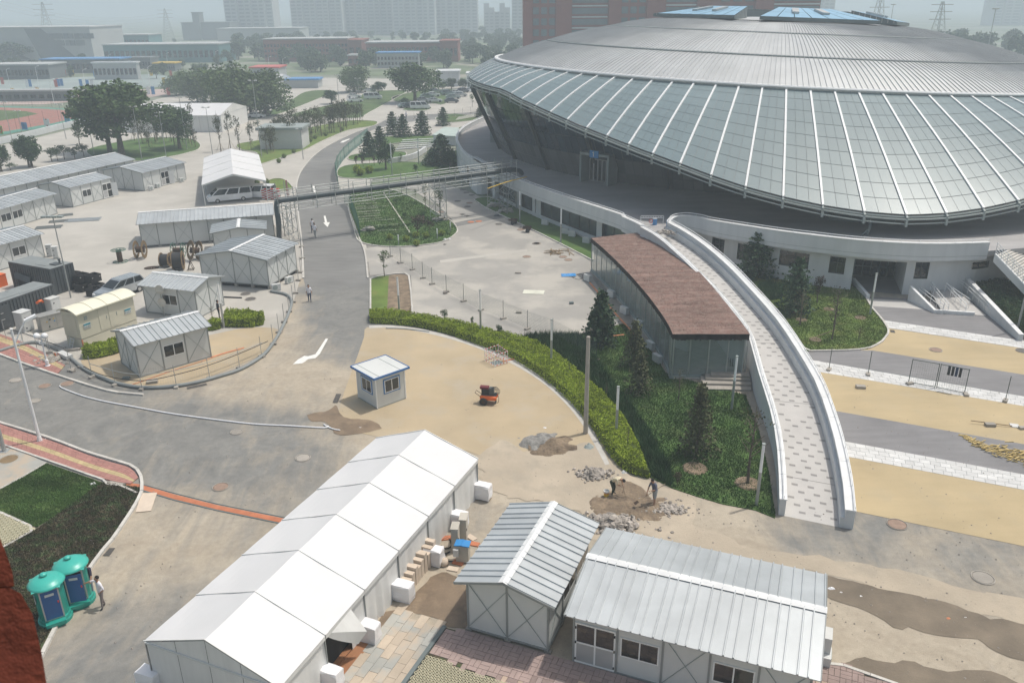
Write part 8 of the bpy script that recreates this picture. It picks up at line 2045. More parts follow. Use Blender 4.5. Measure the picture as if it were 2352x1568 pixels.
for r in range(9):
 a,b=G(*s3D(1560+r*12,1000+r*42)),G(*s3D(1930+r*14,975+r*42));n=20
 for k in range(n):
  p=a.lerp(b,k/n)-t.location;rest.box((p.x+.15,p.y-.25,.055),(.07,.22,.05),.3);
obj('paver_blocks',rest,m_wb,t,kind='stuff')
a,b=G(*s3D(2075,890)),G(*s3D(2352,1330));c=G(*s4(505,1200));o=MB();o.beam(a+Vector((0,0,.07)),c+Vector((0,0,.07)),.14,.06);t=obj('lawn_edging',o,m_wb);t['kind']='structure'
t=thing('paver_strips','pale paver grid beyond the fence by the far left of the terrace','pavers',cC(1000,790));rest=MB()
A_,B_,C_,D_=cC(900,790),cC(1150,742),cC(1150,765),cC(880,812)
for i in range(26):
 for j in range(5):p=A_.lerp(B_,i/26).lerp(D_.lerp(C_,i/26),j/5)-t.location;rest.box((p.x,p.y,.06),(.35,.6,.05),.3)
obj('paver_blocks',rest,m_wb,t,kind='stuff')
t=thing('brick_column','red brick pier of the balcony close to the lens at the left edge','pier',(0,0,0))
def near(x,y,dist):
 d=_R*((x-1176)/FOC)-_U*((y-784)/FOC)+_F;return CAM_P+d*dist
o=MB()
for(pts)in([(-120,1130),(-20,1185),(14,1270),(28,1310),(33,1345),(-120,1352)],[(-120,1362),(20,1348),(48,1362),(75,1410),(96,1500),(112,1600),(120,1750),(-120,1750)]):
 f=[near(x,y,1.5)for x,y in pts];bk_=[CAM_P+(p-CAM_P)*1.3+Vector((-.12,0,-.06))for p in f];n=len(pts)
 o=MB();o.add(f+bk_,[tuple(range(n)),tuple(range(2*n-1,n-1,-1))]+[(i,n+i,n+(i+1)%n,(i+1)%n)for i in range(n)]);obj('brick',o,m_redcol,t)
f=[near(x,y,1.53)for x,y in[(-120,1340),(22,1335),(36,1360),(-120,1372)]];o=MB();o.add(f+[CAM_P+(p-CAM_P)*1.28+Vector((-.12,0,-.06))for p in f],[(0,1,2,3),(7,6,5,4),(0,4,5,1),(1,5,6,2),(2,6,7,3),(3,7,4,0)]);obj('mortar_joint',o,m_gutter,t)
# ------ plants
def leaf(b,p,s,rr,droop=0.0):
 a=Vector((rr.gauss(0,1),rr.gauss(0,1),rr.gauss(0,.6)-droop)).normalized();c=a.cross(Vector((rr.gauss(0,1),rr.gauss(0,1),rr.gauss(0,1)))).normalized()*s*.5;a=a*s
 b.add([p,p+a*.5+c,p+a,p+a*.5-c],[(0,1,2,3)])
def crown_mesh(key,m,blobs,n,s,seed,droop=0.0,inner=.35):
 def mk():
  rr=random.Random(seed);b=MB();tot=sum(q[1]**2 for q in blobs)
  for c,r,fl in blobs:
   k=int(n*r*r/tot)
   for _ in range(k):
    d=Vector((rr.gauss(0,1),rr.gauss(0,1),rr.gauss(0,1))).normalized();q=rr.random()**inner
    p=Vector(c)+Vector((d.x*r,d.y*r,d.z*r*fl))*q
    if noise.noise(p*(1.6/max(.6,r))+Vector((seed,0,0)))<-.22:continue
    leaf(b,p,s*rr.uniform(.6,1.3),rr,droop)
  return b.mesh('crown',m)
 return share(key,mk)
def wood_mesh(key,h,r,limbs,seed,lean=0.0,m=None):
 def mk():
  rr=random.Random(seed);b=MB();top=Vector((lean,0,h));b.tube([(0,0,0),(lean*.2+rr.uniform(-.05,.05),0,h*.35),(lean*.6,rr.uniform(-.1,.1),h*.7),top],[r*1.15,r*.8,r*.5,r*.15],7)
  for k in range(limbs):
   f=.35+.55*k/max(1,limbs);a=k*2.4+rr.random();L=h*rr.uniform(.22,.38)*(1.2-f);p=Vector((lean*f,0,h*f));q=p+Vector((math.cos(a)*L,math.sin(a)*L,L*.8))
   b.tube([p,p.lerp(q,.5)+Vector((0,0,-.05*L)),q],[r*.4,r*.25,r*.08],5)
  return b.mesh('trunk',m or m_bark)
 return share(key,mk)
def rb(seed,W,H,z0,n,r,fl=.8):
 rr=random.Random(seed);out=[]
 for k in range(n):
  a=2.4*k+rr.random();q=rr.uniform(.15,1)*W;f=rr.random();e=math.sqrt(max(.05,1-(2*f-1)**2))*.9+.1
  out.append(((math.cos(a)*q*e,math.sin(a)*q*e,z0+f*H),r*rr.uniform(.7,1.25),fl))
 return out
BR_,TR_={},{}
def spec(kind,var):
 k=(kind,var)
 if kind=='broad':return wood_mesh(k+('w',),4.6,.26,7,var),crown_mesh(k,m_leaf,rb(var,2.7,4.2,1.9,24,1.2),8500,.28,var)
 if kind=='dark':return wood_mesh(k+('w',),4.0,.22,6,var),crown_mesh(k,m_leafd,rb(var,2.3,3.4,1.5,18,1.1),5200,.25,var)
 if kind=='willow':return wood_mesh(k+('w',),5.0,.3,7,var),crown_mesh(k,m_leafw,rb(var,3.2,5.0,.9,26,1.4,1.25),9000,.30,var,.9)
 if kind=='far':return wood_mesh(k+('w',),3.8,.16,3,var),crown_mesh(k,m_leaff,rb(var,1.9,3.8,.9,11,1.0),1200,.5,var)
 if kind=='young':return wood_mesh(k+('w',),4.2,.06,9,var),crown_mesh(k,m_leafo,rb(var,.8,2.8,1.3,9,.5),620,.16,var)
 if kind=='thin':return wood_mesh(k+('w',),3.6,.05,7,var),crown_mesh(k,m_leafw,rb(var,.6,2.3,1.4,8,.4),420,.15,var)
 if kind=='small':return wood_mesh(k+('w',),2.2,.07,5,var),crown_mesh(k,m_leafd,rb(var,.9,1.5,1.0,8,.55),900,.16,var)
 if kind=='bronze':return wood_mesh(k+('w',),1.8,.05,5,var),crown_mesh(k,m_leafr,rb(var,.6,1.1,.8,7,.4),420,.14,var)
 if kind=='bare':return wood_mesh(k+('w',),3.4,.06,14,var),crown_mesh(k,m_leafo,rb(var,.7,2.4,.9,8,.4),110,.12,var)
 if kind in('pine','fir','brownfir'):
  def cone():
   rr=random.Random(var);b=MB();H=4.6;L=13 if kind!='pine' else 9
   for t_ in range(L):
    f=t_/(L-1);z=.5+(H-.6)*f;r_=(1.75 if kind=='pine' else 1.6)*(1-f)**(.65 if kind=='pine' else .9)+.12;nb_=9 if f<.7 else 6
    for k in range(nb_):
     a=2*PI*k/nb_+t_*.7+rr.uniform(-.25,.25);L_=r_*rr.uniform(.75,1.1);d=Vector((math.cos(a),math.sin(a),-.15+.35*f));
     for j in range(44 if kind!='brownfir' else 14):
      q=rr.uniform(.12,1);p=Vector((0,0,z))+d*L_*q+Vector((rr.gauss(0,.11),rr.gauss(0,.11),rr.gauss(0,.08)));leaf(b,p,rr.uniform(.14,.27),rr,.1)
   return b.mesh('crown',{'pine':m_leafp,'fir':m_leafp,'brownfir':m_leafo}[kind])
  def wd():
   rr=random.Random(var);b=MB();b.tube([(0,0,0),(0,0,4.7)],[.10,.015],6)
   for t_ in range(26):
    f=t_/26;a=t_*2.4;r_=1.5*(1-f)+.1;b.tube([(0,0,.5+4*f),(math.cos(a)*r_,math.sin(a)*r_,.4+4*f)],[.025,.008],4)
   return b.mesh('trunk',m_bark)
  return share(k+('w',),wd),share(k,cone)
KH={'broad':7.2,'dark':5.9,'willow':7.2,'far':5.6,'young':4.4,'thin':3.9,'small':2.9,'bronze':2.2,'bare':3.5,'pine':4.7,'fir':4.7,'brownfir':4.7}
KW={'broad':3.05,'dark':2.6,'willow':3.5,'far':2.2,'young':1.2,'thin':1.0,'small':1.3,'bronze':.95,'bare':1.0,'pine':1.35,'fir':1.25,'brownfir':1.3}
KN={'broad':'broadleaf_tree','dark':'broadleaf_tree','willow':'willow_tree','far':'broadleaf_tree','young':'young_tree','thin':'young_tree','small':'small_tree','bronze':'small_tree','bare':'young_tree','pine':'pine_tree','fir':'fir_tree','brownfir':'fir_tree'}
tn=[0]
def tree(kind,base,top,width=None,label=None,group=None,stakes=0,P=None,h=None,var=None):
 """base and top as seen; width in picture units at the tree's distance"""
 p=P if P is not None else G(*base);tn[0]+=1;v_=var if var is not None else tn[0]%3
 if h is None:h=max(.8,topz(p,*top))
 sz=h/KH[kind];dist=(p-CAM_P).length;sx=sz if width is None else(width/FOC*dist/2)/KW[kind]
 w,c=spec(kind,v_);t=thing(KN[kind],label,'tree',(p.x,p.y,0),tn[0]*1.3,group)
 put('trunk',w,t,scale=(sx*.5+sz*.5,sx*.5+sz*.5,sz));put('crown',c,t,scale=(sx,sx,sz))
 for k in range(stakes):
  a=2*PI*k/max(1,stakes)+.4;o=share(('stake',stakes),lambda:MB().tube([(0,0,0),(-.75,0,1.75)],.025,5).mesh('stake',m_poleb));put('stake',o,t,loc=(.8*math.cos(a),.8*math.sin(a),0),rz=a)
 return t
U_=lambda x,y:(.3418*x,.3418*y)
C2=cDx
uD=lambda x,y:(.17087*x,229.7+.17087*y)
tree('broad',uD(1640,745),U_(830,535),175,'huge dark tree with a wide crown on the island behind the huts',var=0)
tree('broad',uD(1480,700),U_(690,560),120,'left stem of the big tree pair on the island',var=1)
tree('dark',U_(1210,1000),U_(1210,690),80,'medium tree leaning into the front of the marquee')
tree('dark',uD(430,895),uD(380,455),55,'round dark tree with a fork near the left edge');tree('dark',uD(395,905),uD(550,440),40,'narrow dark tree close behind the round forked one');tree('small',uD(140,945),uD(120,845),26,'small round bush tree at the far left below the dark tree');tree('dark',uD(20,960),uD(0,560),46,'dark tree cut by the left edge');
for i_,(x,y,h_,w)in enumerate([(700,830,610,30),(870,800,590,30),(1010,790,620,30),(1130,760,560,30),(780,820,640,26),(1070,600,300,30)]):tree('small',uD(x,y),uD(x,h_),w,['leftmost of the low dark bushes behind the longest hut','second low dark bush behind the longest hut','third low dark bush behind the longest hut','low dark bush touching the mast behind the longest hut','low bush between the first and second bushes','loose bush tree before the white wall left of the big tree'][i_])
for i_,(x,yb,yt,w)in enumerate([(1380,690,455,105),(1560,790,440,130),(1795,780,470,120),(1230,640,470,70),(1690,770,500,90)]):tree('willow',U_(x,yb),U_(x,yt),w,['willow in the middle left of the clump behind the marquee','broadest willow in the centre of the clump','rightmost willow of the clump beside the lawn','leftmost thin willow of the clump','low hanging willow second from the right'][i_])
tree('broad',C2(605,690),C2(600,405),112,'wide crowned tree with forked trunk standing over the car park',var=2);tree('willow',C2(200,620),C2(195,440),78,'domed bright green tree left of the car park',var=1)
for i_,(x,yb,yt,w)in enumerate([(360,640,545,34),(850,600,520,30),(925,600,525,26),(790,610,545,24),(1145,650,605,16),(535,720,650,18),(45,700,600,36)]):tree('dark',C2(x,yb),C2(x,yt),w,['small dark tree right of the open minivan','round tree between the parked cars before the white block','round tree right of its neighbour before the white block','small tree left of the parked grey off-roader','shrubby tree beside the car by the velodrome column','thin tree over the grey parked car','dark small tree on the lawn left of the lamp masts'][i_],'small round trees round the car park')
rr=random.Random(77)
for i_ in range(16):x=900+28*i_+rr.uniform(-8,8);y=935+rr.uniform(-10,60);tree('young',U_(x,y),U_(x,y-rr.uniform(125,180)),None,'slender staked young tree on the island lawn','young trees on the island lawn',3)
for i_,(x,y,t_)in enumerate([(1485,1020,730),(1550,1000,740),(1610,1010,770),(1690,1010,790),(1745,960,800),(1300,950,680),(1055,940,740)]):tree('young',U_(x,y),U_(x-20,t_),22,'sparse young tree with stakes between marquee and road','young trees between marquee and road',3)
for i_ in range(34):
 f=i_/34;x=1790+f*560+rr.uniform(-10,10);y=1010-f*170+rr.uniform(-30,30);tree('young',U_(x,y),U_(x,y-rr.uniform(140,215)),None,'sparse young tree in the verge of the curving road','young trees in the road verge',2)
for i_ in range(16):x=40+14*i_;tree('young',C2(x,830+rr.uniform(-40,10)),C2(x,740+rr.uniform(-60,0)),None,'sparse young tree between verge and far lawn','young trees before the far lawn',0)
for i_,(k_,x,yb,yt,w)in enumerate([('pine',455,905,752,30),('pine',527,920,768,32),('pine',655,908,750,36),('pine',1047,790,698,22),('pine',795,845,722,26),('pine',300,1050,885,38),('pine',372,1000,850,34),('dark',410,1140,950,40),('pine',785,1110,905,60),('pine',720,1100,1000,40),('dark',840,1120,1000,34),('bronze',212,1120,1040,14),('bronze',257,1120,1040,14),('bronze',332,1115,1045,14),('small',610,1160,1100,22),('thin',990,720,620,18),('thin',300,1100,1000,12),('thin',510,1090,1030,14)]):
 tree(k_,C2(x,yb),C2(x,yt),w,['tall pine left of a pair in the far garden','pine right of the pair in the far garden','pine standing alone right of the pair','small pine beside the pale paver grid','small pine behind the flat canopy roof','pine at the left end of the garden by the netted fence','pine behind the left end garden pine','loose dark tree behind the white light column','broad dark pine nearest the terrace wall','lower half bush of the broad pine','dark bush tree against the terrace wall','left small bronze leaved tree','middle small bronze leaved tree','right small bronze leaved tree','bright green bushy tree on the upper oval lawn','thin leafy tree beyond the car park fence','thin tree beside the bronze trees','thin tree in the paved garden'][i_])
for i_,(k_,x,yb,yt,w)in enumerate([('bronze',618,1225,890,50),('bronze',795,1215,1000,30),('thin',735,870,480,22),('thin',945,1000,480,30),('thin',585,760,560,16),('small',430,990,900,18),('small',300,780,700,18),('small',690,1080,880,30)]):tree(k_,s4(x,yb),s4(x,yt),w,['bronze tree in the middle of the bridge lawn','small bronze tree right of the larger one on the bridge lawn','thin bamboo like tree under the bridge','leafy thin tree growing through the scaffold tower','thin tree under the bridge left of the bamboo like one','low green bush among the paver strips','low green bush at the top of the bridge lawn','dark bush behind the bronze tree'][i_])
for i_,(k_,a_,b_,w)in enumerate([('fir',aD(1850,795),aD(1880,445),72),('brownfir',aD(2075,950),aD(2075,640),60),('brownfir',eD(150,1545),eD(150,1060),80),('bare',fD(495,225),eD(510,1200),90),('brownfir',aD(2110,1130),aD(2110,860),60),('bare',eD(30,1180),eD(30,960),40),('bronze',fD(20,240),fD(20,140),26),('thin',aD(400,350),aD(385,145),38),('small',aD(803,655),aD(805,560),22),('small',aD(990,685),aD(990,610),12),('small',aD(1172,755),aD(1172,655),20),('bare',aD(575,612),aD(570,535),14),('bare',aD(1640,1030),aD(1640,920),16),('bare',aD(2030,1520),aD(2030,1330),16),('bare',lD(1430,650),lD(1420,540),20),('bare',aD(1890,1180),aD(1890,1050),14),('pine',eD(545,350),eD(548,48),76),('pine',eD(800,592),eD(850,220),66),('bronze',eD(960,525),eD(975,325),32),('bare',eD(845,675),eD(880,400),50),('bare',eD(1075,690),eD(1120,400),60),('bare',eD(1240,770),eD(1240,680),26),('bare',eD(1060,770),eD(1080,470),40),('bare',eD(1150,420),eD(1220,330),26)]):
 tree(k_,a_,b_,w,['dark fir beside the corner of the block plaza','brownish half bare fir before the pavilion glass','tall thin brownish conifer on the garden lawn','bare spreading tree beside the ramp wall','brownish conifer lower in the garden','thin bare tree before the pavilion steps','small bronze shrub near the garden bottom edge','airy green tree at the start of the mesh fence','low spiky shrub tree left in the hedge','small clipped shrub tree in the hedge','spreading small shrub tree in the hedge','bare twig beside the brown planting bed','bare young tree in the hedge middle','bare young tree in the hedge lower end','small bare tree beside the figure in black','thin bare tree behind the hedge bend','tall dark pine before the terrace windows','pine on a trunk in front of the terrace wall','small bronze tree left of the doorway wall','bare thin tree in the middle of the ramp side lawn','staked bare tree in the ramp side lawn','tiny shrub at the tip of the ramp side lawn','bare tree with a long prop pole','twiggy shrub at the doorway'][i_])
p,q=cE(940,755),cE(1090,700,.9);o=MB();o.tube([p,q],.035,6);t=obj('prop_pole',o,m_poleb);t['label']='long bent pole propping a bare tree on the ramp side lawn';t['category']='pole'
for i_,(x,y)in enumerate([(805,580),(855,635),(1250,622),(950,768),(1040,565)]):p=cE(x,y,.055);o=MB();o.lathe([(.5,0),(.42,.05),(0,.02)],14,(p.x,p.y,.05));g_=obj('soil_ring',o,m_dirt);g_['kind']='structure'
for x,y in[(140,120),(495,222)]:p=cF(x,y,.055);o=MB();o.lathe([(.75,0),(.62,.08),(0,.02)],14,(p.x,p.y,.05));g_=obj('soil_ring',o,m_dirt);g_['kind']='structure'
def shrub(label,p,r,m,group=None,n=500,flat=.85,s=.07):
 t=thing('shrub',label,'shrub',(p.x,p.y,0),tn[0]*.9,group);tn[0]+=1
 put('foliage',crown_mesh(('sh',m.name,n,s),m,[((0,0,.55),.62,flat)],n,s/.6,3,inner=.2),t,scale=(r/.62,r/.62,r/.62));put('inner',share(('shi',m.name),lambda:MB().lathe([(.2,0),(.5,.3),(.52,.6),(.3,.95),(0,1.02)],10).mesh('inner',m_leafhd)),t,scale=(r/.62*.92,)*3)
for i_,(x,y)in enumerate([C2(215,1160),C2(238,1180),C2(298,1165)]):shrub(['left yellow ball shrub on the upper oval lawn','front yellow ball shrub on the upper oval lawn','right yellow ball shrub on the upper oval lawn'][i_],G(x,y),.75,m_leafh)
for i_,(x,y)in enumerate([(590,1270),(740,1275),(965,1240),(450,1325),(220,1300),(600,1390)]):p=G(*s4(x,y));shrub('low yellow green shrub at the near end of the bridge lawn',p,.45,m_leafh,'yellow shrubs on the bridge lawn',n=260)
for i_,(x,y)in enumerate([(1875,1095),(1910,1062),(2087,955),(2118,935),(2190,915),(1975,1030),(1730,1240),(1795,1235),(2300,880)]):shrub('small round shrub in the road verge',cU(x,y),.5,m_leafw,'round shrubs in the road verge',n=200)
def hedge(label,outer,inner,h,n,s=.10,m=None,name='hedge',P0=None):
 A_=even(cat([G(*p)for p in outer],3),40);B_=even(cat([G(*p)for p in inner],3),40);t=thing(name,label,'hedge',(0,0,0));b=MB();k_=min(len(A_),len(B_));z=Vector((0,0,1))
 hh=lambda p:h*(1+.30*noise.noise(p*1.1)+.22*noise.noise(p*3.1))
 r0=[p.lerp(q,.06)for p,q in zip(A_,B_)];r1=[p.lerp(q,.12)+z*hh(p)*.8 for p,q in zip(A_,B_)];r2=[p.lerp(q,.88)+z*hh(q)*.8 for p,q in zip(A_,B_)];r3=[p.lerp(q,.94)for p,q in zip(A_,B_)]
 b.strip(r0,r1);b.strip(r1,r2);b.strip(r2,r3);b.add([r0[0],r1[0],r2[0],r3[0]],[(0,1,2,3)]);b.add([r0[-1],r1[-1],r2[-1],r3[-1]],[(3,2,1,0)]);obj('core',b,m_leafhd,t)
 rr=random.Random(n);b=MB()
 for _ in range(n):
  q=rr.random()*(k_-1.001);i=int(q);f=q-i;u=rr.random();a=A_[i].lerp(A_[i+1],f);c=B_[i].lerp(B_[i+1],f);e=min(u,1-u)*(c-a).length;p=a.lerp(c,u);H=hh(p)*min(1,.25+e/.35)
  if noise.noise(Vector((p.x*4.5,p.y*4.5,3)))<-.28 and rr.random()<.8:continue
  zz=H*rr.uniform(.80,1.10)if rr.random()<.7 or e>.3 else H*rr.random();leaf(b,Vector((p.x,p.y,zz)),s*rr.uniform(.6,1.3),rr,-.35)
 obj('foliage',b,m or m_leafh,t,kind='stuff')
hedge('long yellow green hedge curving round the tan paving towards the dug earth',[(850,744),(900,747),(960,753),(1030,770),(1100,795),(1180,829),(1245,871),(1300,917),(1345,968),(1378,1016),(1402,1052),(1425,1078),(1455,1092),(1489,1099)],[(850,721),(900,723),(960,731),(1040,745),(1110,762),(1190,780),(1250,803),(1310,845),(1370,896),(1420,948),(1455,1003),(1478,1055),(1487,1085),(1491,1097)],.62,60000,.085)
hedge('yellow green bushes at the near corner of the concrete yard',[lD(1500,690),lD(1600,692),lD(1700,690),lD(1770,672)],[lD(1520,620),lD(1600,612),lD(1700,620),lD(1780,635)],.75,9000)
hedge('small clump of yellow green bushes right of the island hut',[lD(1385,712),lD(1430,712),lD(1480,700)],[lD(1395,672),lD(1440,665),lD(1490,672)],.6,4000);hedge('yellow green bushes between kiosk base and island hut',[lD(560,905),lD(640,900),lD(740,880),lD(820,855)],[lD(590,850),lD(680,835),lD(760,820),lD(820,800)],.75,9000)
hedge('dark creeping ivy covering the bank under the terrace stairs',[eD(1960,420),eD(2085,530),eD(2225,650),eD(2395,790),eD(2500,880)],[eD(2160,400),eD(2300,470),eD(2420,530),eD(2560,600),eD(2680,700)],1.0,30000,.13,m_leafd,'ivy_bank')
def blades(poly,n,h,s,m,seed,name='grass',test=None):
 rr=random.Random(seed);b=MB();xs=[p[0]for p in poly];ys=[p[1]for p in poly];c=0;k=0
 def inside(x,y):
  r_=False;n_=len(poly)
  for i in range(n_):
   a,q=poly[i],poly[(i+1)%n_]
   if(a[1]>y)!=(q[1]>y)and x<(q[0]-a[0])*(y-a[1])/(q[1]-a[1])+a[0]:r_=not r_
  return r_
 while c<n and k<n*6:
  k+=1;x,y=rr.uniform(min(xs),max(xs)),rr.uniform(min(ys),max(ys))
  if not inside(x,y):continue
  if noise.noise(Vector((x*.8,y*.8,seed)))*.5+.62<rr.random():continue
  c+=1;a=rr.uniform(0,2*PI);w=Vector((math.cos(a),math.sin(a),0))*s;H=h*rr.uniform(.5,1.2);d=Vector((rr.gauss(0,.35),rr.gauss(0,.35),1))*H;p=Vector((x,y,.045));b.add([p-w,p+w,p+d],[(0,1,2)])
 o=obj(name,b,m);o['kind']='stuff'
blades([V2(p)for p in GARDP],60000,.13,.03,m_grassd,1);blades([V2(G(*p))for p in RLAWN],45000,.10,.03,m_grass,2);blades([V2(p)for p in L_MID],20000,.15,.045,m_grassd,3)
blades([V2(G(*p))for p in[(108,1065),(235,1110),(180,1155),(85,1212),(0,1178),(-60,1160),(0,1125)]],26000,.09,.02,m_grassd,4);blades([V2(G(*p))for p in[(235,1110),(322,1120),(318,1142),(283,1202),(240,1258),(210,1298),(150,1390),(40,1580),(-80,1620),(-80,1300),(85,1216)]],45000,.10,.03,m_soil,5,'groundcover')
reed=[G(*p)for p in[(1200,776),(1260,774),(1330,775),(1345,800),(1370,835),(1400,880),(1450,940),(1490,1000),(1520,1050),(1545,1100),(1540,1118),(1496,1094),(1480,1050),(1455,995),(1418,940),(1370,890),(1310,840),(1255,800)]]
blades([V2(p)for p in reed],30000,.62,.03,m_reed,6,'tall_grass');blades([V2(G(*eD(*p)))for p in[(560,420),(640,400),(730,430),(720,500),(640,510)]],5000,.5,.03,m_reed,7,'tall_grass')
# ------ the far district
rr=random.Random(5)
def at(x,Y,z=0.0):
 d=_R*((x-1176)/FOC)-_U*((14.5+(CAM_H-z)/Y*2000-784)/FOC)+_F;return Vector((d.x/d.y*Y,Y,z))
def ydist(x,y):return G(x,y).y
def zone(x):return['beside the small party tent','before the left brick building','between the two brick buildings','before the second brick building','before the blue roofed white block','right of the brick buildings','against the red office block'][min(6,max(0,int((x-545)/94)))]
area('park_lawn',[(560,176),(700,172),(1190,182),(1230,120),(1190,92),(600,92),(545,130)],mat('park_ground',(.13,.17,.09),vs=.05,var=.3,col2=((.30,.29,.24),.04,.5,.6),rough=.95),.001)
for i_ in range(150):
 x=rr.uniform(545,1200);y=rr.uniform(96,168)if i_>40 else rr.uniform(84,110)
 if x<640 and y>140:continue
 if 900<x<1090 and y>155:continue
 P=G(x,y);tree('far',None,None,None,'hazy tree in the strip '+zone(x),'trees of the hazy far strip',P=P,h=rr.uniform(5.5,10))
for i_ in range(44):
 x=rr.uniform(1010,1250);y=rr.uniform(88,165);P=G(x,y);tree('far',None,None,None,'tree in the dense wood left of the velodrome rim, '+('nearer edge' if y>140 else 'middle depth' if y>112 else 'far edge')+(' and left side' if x<1120 else ' and right side'),'trees of the dense wood by the velodrome',P=P,h=rr.uniform(6,10))
for i_ in range(44):
 x=rr.uniform(-20,560);y=rr.uniform(95,185);P=G(x,y);tree('far',None,None,None,'tree between the roofs beyond the courts, '+('left' if x<170 else 'middle' if x<370 else 'right')+(' and near' if y>150 else ' and far'),'trees beyond the sports courts',P=P,h=rr.uniform(3.5,6.5))
for i_ in range(22):x=rr.uniform(2130,2420);P=at(x,rr.uniform(300,520));tree('far',None,None,None,'hazy tree behind the right shoulder of the roof, '+('left part' if x<2250 else 'right part'),'trees behind the velodrome at right',P=P,h=rr.uniform(8,15))
tree('dark',(35,140),(35,93),75,'large dark hazy tree before the grey slanted building');tree('dark',(232,122),(232,105),26,'small dark tree right of the grey slanted building')
for i_ in range(24):x=rr.uniform(530,700);P=at(x,rr.uniform(430,640));tree('far',None,None,None,'tree before the pale warehouse, '+('left half' if x<615 else 'right half')+' of the line','trees before the warehouse',P=P,h=rr.uniform(8,12))
def block_(name,label,x0,x1,Y,h,depth,m,roofm=None,rows=0,cols=0,wm=m_win,zr=(.15,.85),cat_='building',ang=None,group=None,band=False,z0=0.0):
 a,b=at(x0,Y),at(x1,Y);W=(b-a).length;t=thing(name,label,cat_,(a.x,a.y,0),0,group)
 o=MB();o.box((W/2,depth/2,0),(W,depth,h));obj('wall',o,m,t)
 o=MB();o.box((W/2,depth/2,h),(W+.8,depth+.8,max(.5,h*.03)));obj('roof',o,roofm or m,t)
 if rows:
  ww,wh=W/cols,h*(zr[1]-zr[0])/rows;wmsh=MB().box((0,-.12,0),(ww*(.97 if band else .6),.2,wh*.55)).mesh('window',wm)
  if rows*cols<=300:
   for r in range(rows):
    for c in range(cols):put('window',wmsh,t,loc=(ww*(c+.5),0,h*zr[0]+wh*(r+.2)))
  else:
   o=MB()
   for r in range(rows):
    for c in range(cols):o.box((ww*(c+.5),-.12,h*zr[0]+wh*(r+.2)),(ww*.6,.2,wh*.55))
   obj('windows',o,wm,t,kind='stuff')
 return t,W
t,W=block_('exhibition_hall','long grey building with dark slanting stripe and two rows of small windows',-70,215,470,16.5,40,m_greyw,m_greyw)
a=at(-70,470)
for(x0,x1,w)in((55,120,11),):o=MB();p0=at(52,470,16.3)-a;p1=at(118,470,.5)-a;o.add([p0+Vector((0,-.3,0)),p0+Vector((9,-.3,0)),p1+Vector((14,-.3,0)),p1+Vector((-6,-.3,0))],[(0,1,2,3)]);obj('slanted_band',o,m_greyd,t)
o=MB();p0=at(-70,470,14)-a;p1=at(70,470,.5)-a;o.add([p0+Vector((0,-.35,0)),p1+Vector((0,-.35,0)),at(-70,470,.5)-a+Vector((0,-.35,0))],[(0,1,2)]);obj('slanted_band',o,m_greyd,t)
wm_=MB().box((0,-.3,0),(2.4,.4,2.6)).mesh('window',m_greyd)
for y_,xs in((84.5,(107,119,129,139,152,163,177,188,200,211)),(100.5,(133,143,157,168,181,190))):
 for x_ in xs:p=GY(x_,y_,470)-a;put('window',wm_,t,loc=(p.x,0,p.z-1))
for args in[('shop_building','teal fronted long shop building with pale sign boards',216,345,520,11,20,m_tealb,m_greyw,2,14),('shop_building','lower dark teal shop building with red panels',240,505,440,8.5,25,m_tealb,m_greyw,1,22),('warehouse','pale warehouse behind the dark trees',500,690,660,11,30,m_greyw,m_greyw,0,0),('warehouse','low wide hazy building with a tower block on its roof',420,530,760,14,30,m_greyd,None,0,0),('warehouse','small block on the roof of the hazy building',447,462,758,22,12,m_greyd,None,0,0),('brick_building','long red brick building with a white cornice in the haze',608,800,440,10.5,22,m_brick,m_greyw,3,26),('brick_building','plain brick end block right of the long brick building',801,832,436,9.8,24,m_brick,m_brick,1,2),('brick_building','second red brick building right with large dark windows',842,1012,430,8.8,22,m_brick,m_greyw,2,18),('brick_building','taller end wing of the second brick building',1012,1052,426,9.4,22,m_brick,m_brick,1,4),('brick_building','low brick annex with a white roof edge',800,842,400,4.6,10,m_brick,m_carw,1,4),('low_building','white two storey block with a blue roof before the brick building',866,962,385,6.2,10,m_greyw,m_bluer,2,12),('low_building','low hall with a red roof beyond the willows',575,640,330,4.0,12,m_greyw,m_redr,1,8),('low_building','flat shed with a long blue roof right of the red roofed hall',628,730,290,2.6,7,m_greyw,m_bluer,0,0),('site_office','white flat block half behind the car park trees',1003,1054,ydist(1028,199),4.6,9,m_white,m_white,0,0),('site_office','white container office with one window left of the velodrome rim',1073,1160,ydist(1110,207),4.8,8,m_white,m_white,0,0)]:
 block_(*args[:10],cols=args[10])if args[9]else block_(*args[:9])
a=at(1073,ydist(1110,207));o=MB();p=GY(1091,186,a.y)-a;o.box((p.x,-.05,2.0),(1.4,.1,1.2));o=obj('window',o,m_win);o.parent=[x for x in SC.objects if x.name.startswith('site_office')][-1]
block_('transformer_block','grey flat topped block behind the staked trees',597,694,ydist(645,343),3.6,6,m_cabw,m_steel)
for i_,(x0,x1,Y,h,d_,rm)in enumerate([(-30,112,340,5.2,14,m_greyw),(95,275,372,5.4,12,m_bluer),(215,315,335,6.0,3,m_carw),(280,345,395,4.5,10,m_greyd),(352,400,380,3.0,8,m_yellow),(-30,160,255,2.8,3,m_greyw)]):
 block_('market_shed',['market shed with a beige roof at the left edge','long market shed with a bright blue roof','ribbed white wall of stepped slabs','dark shed right of the stepped slabs','small shed with a yellow and red edge','low grey canopy strip behind the courts'][i_],x0,x1,Y,h,d_,m_greyd if i_!=2 else m_greyw,rm,1,16 if i_<2 else 10)
for i_,(x0,x1,y,w)in enumerate([(498,505,0,0)]):pass
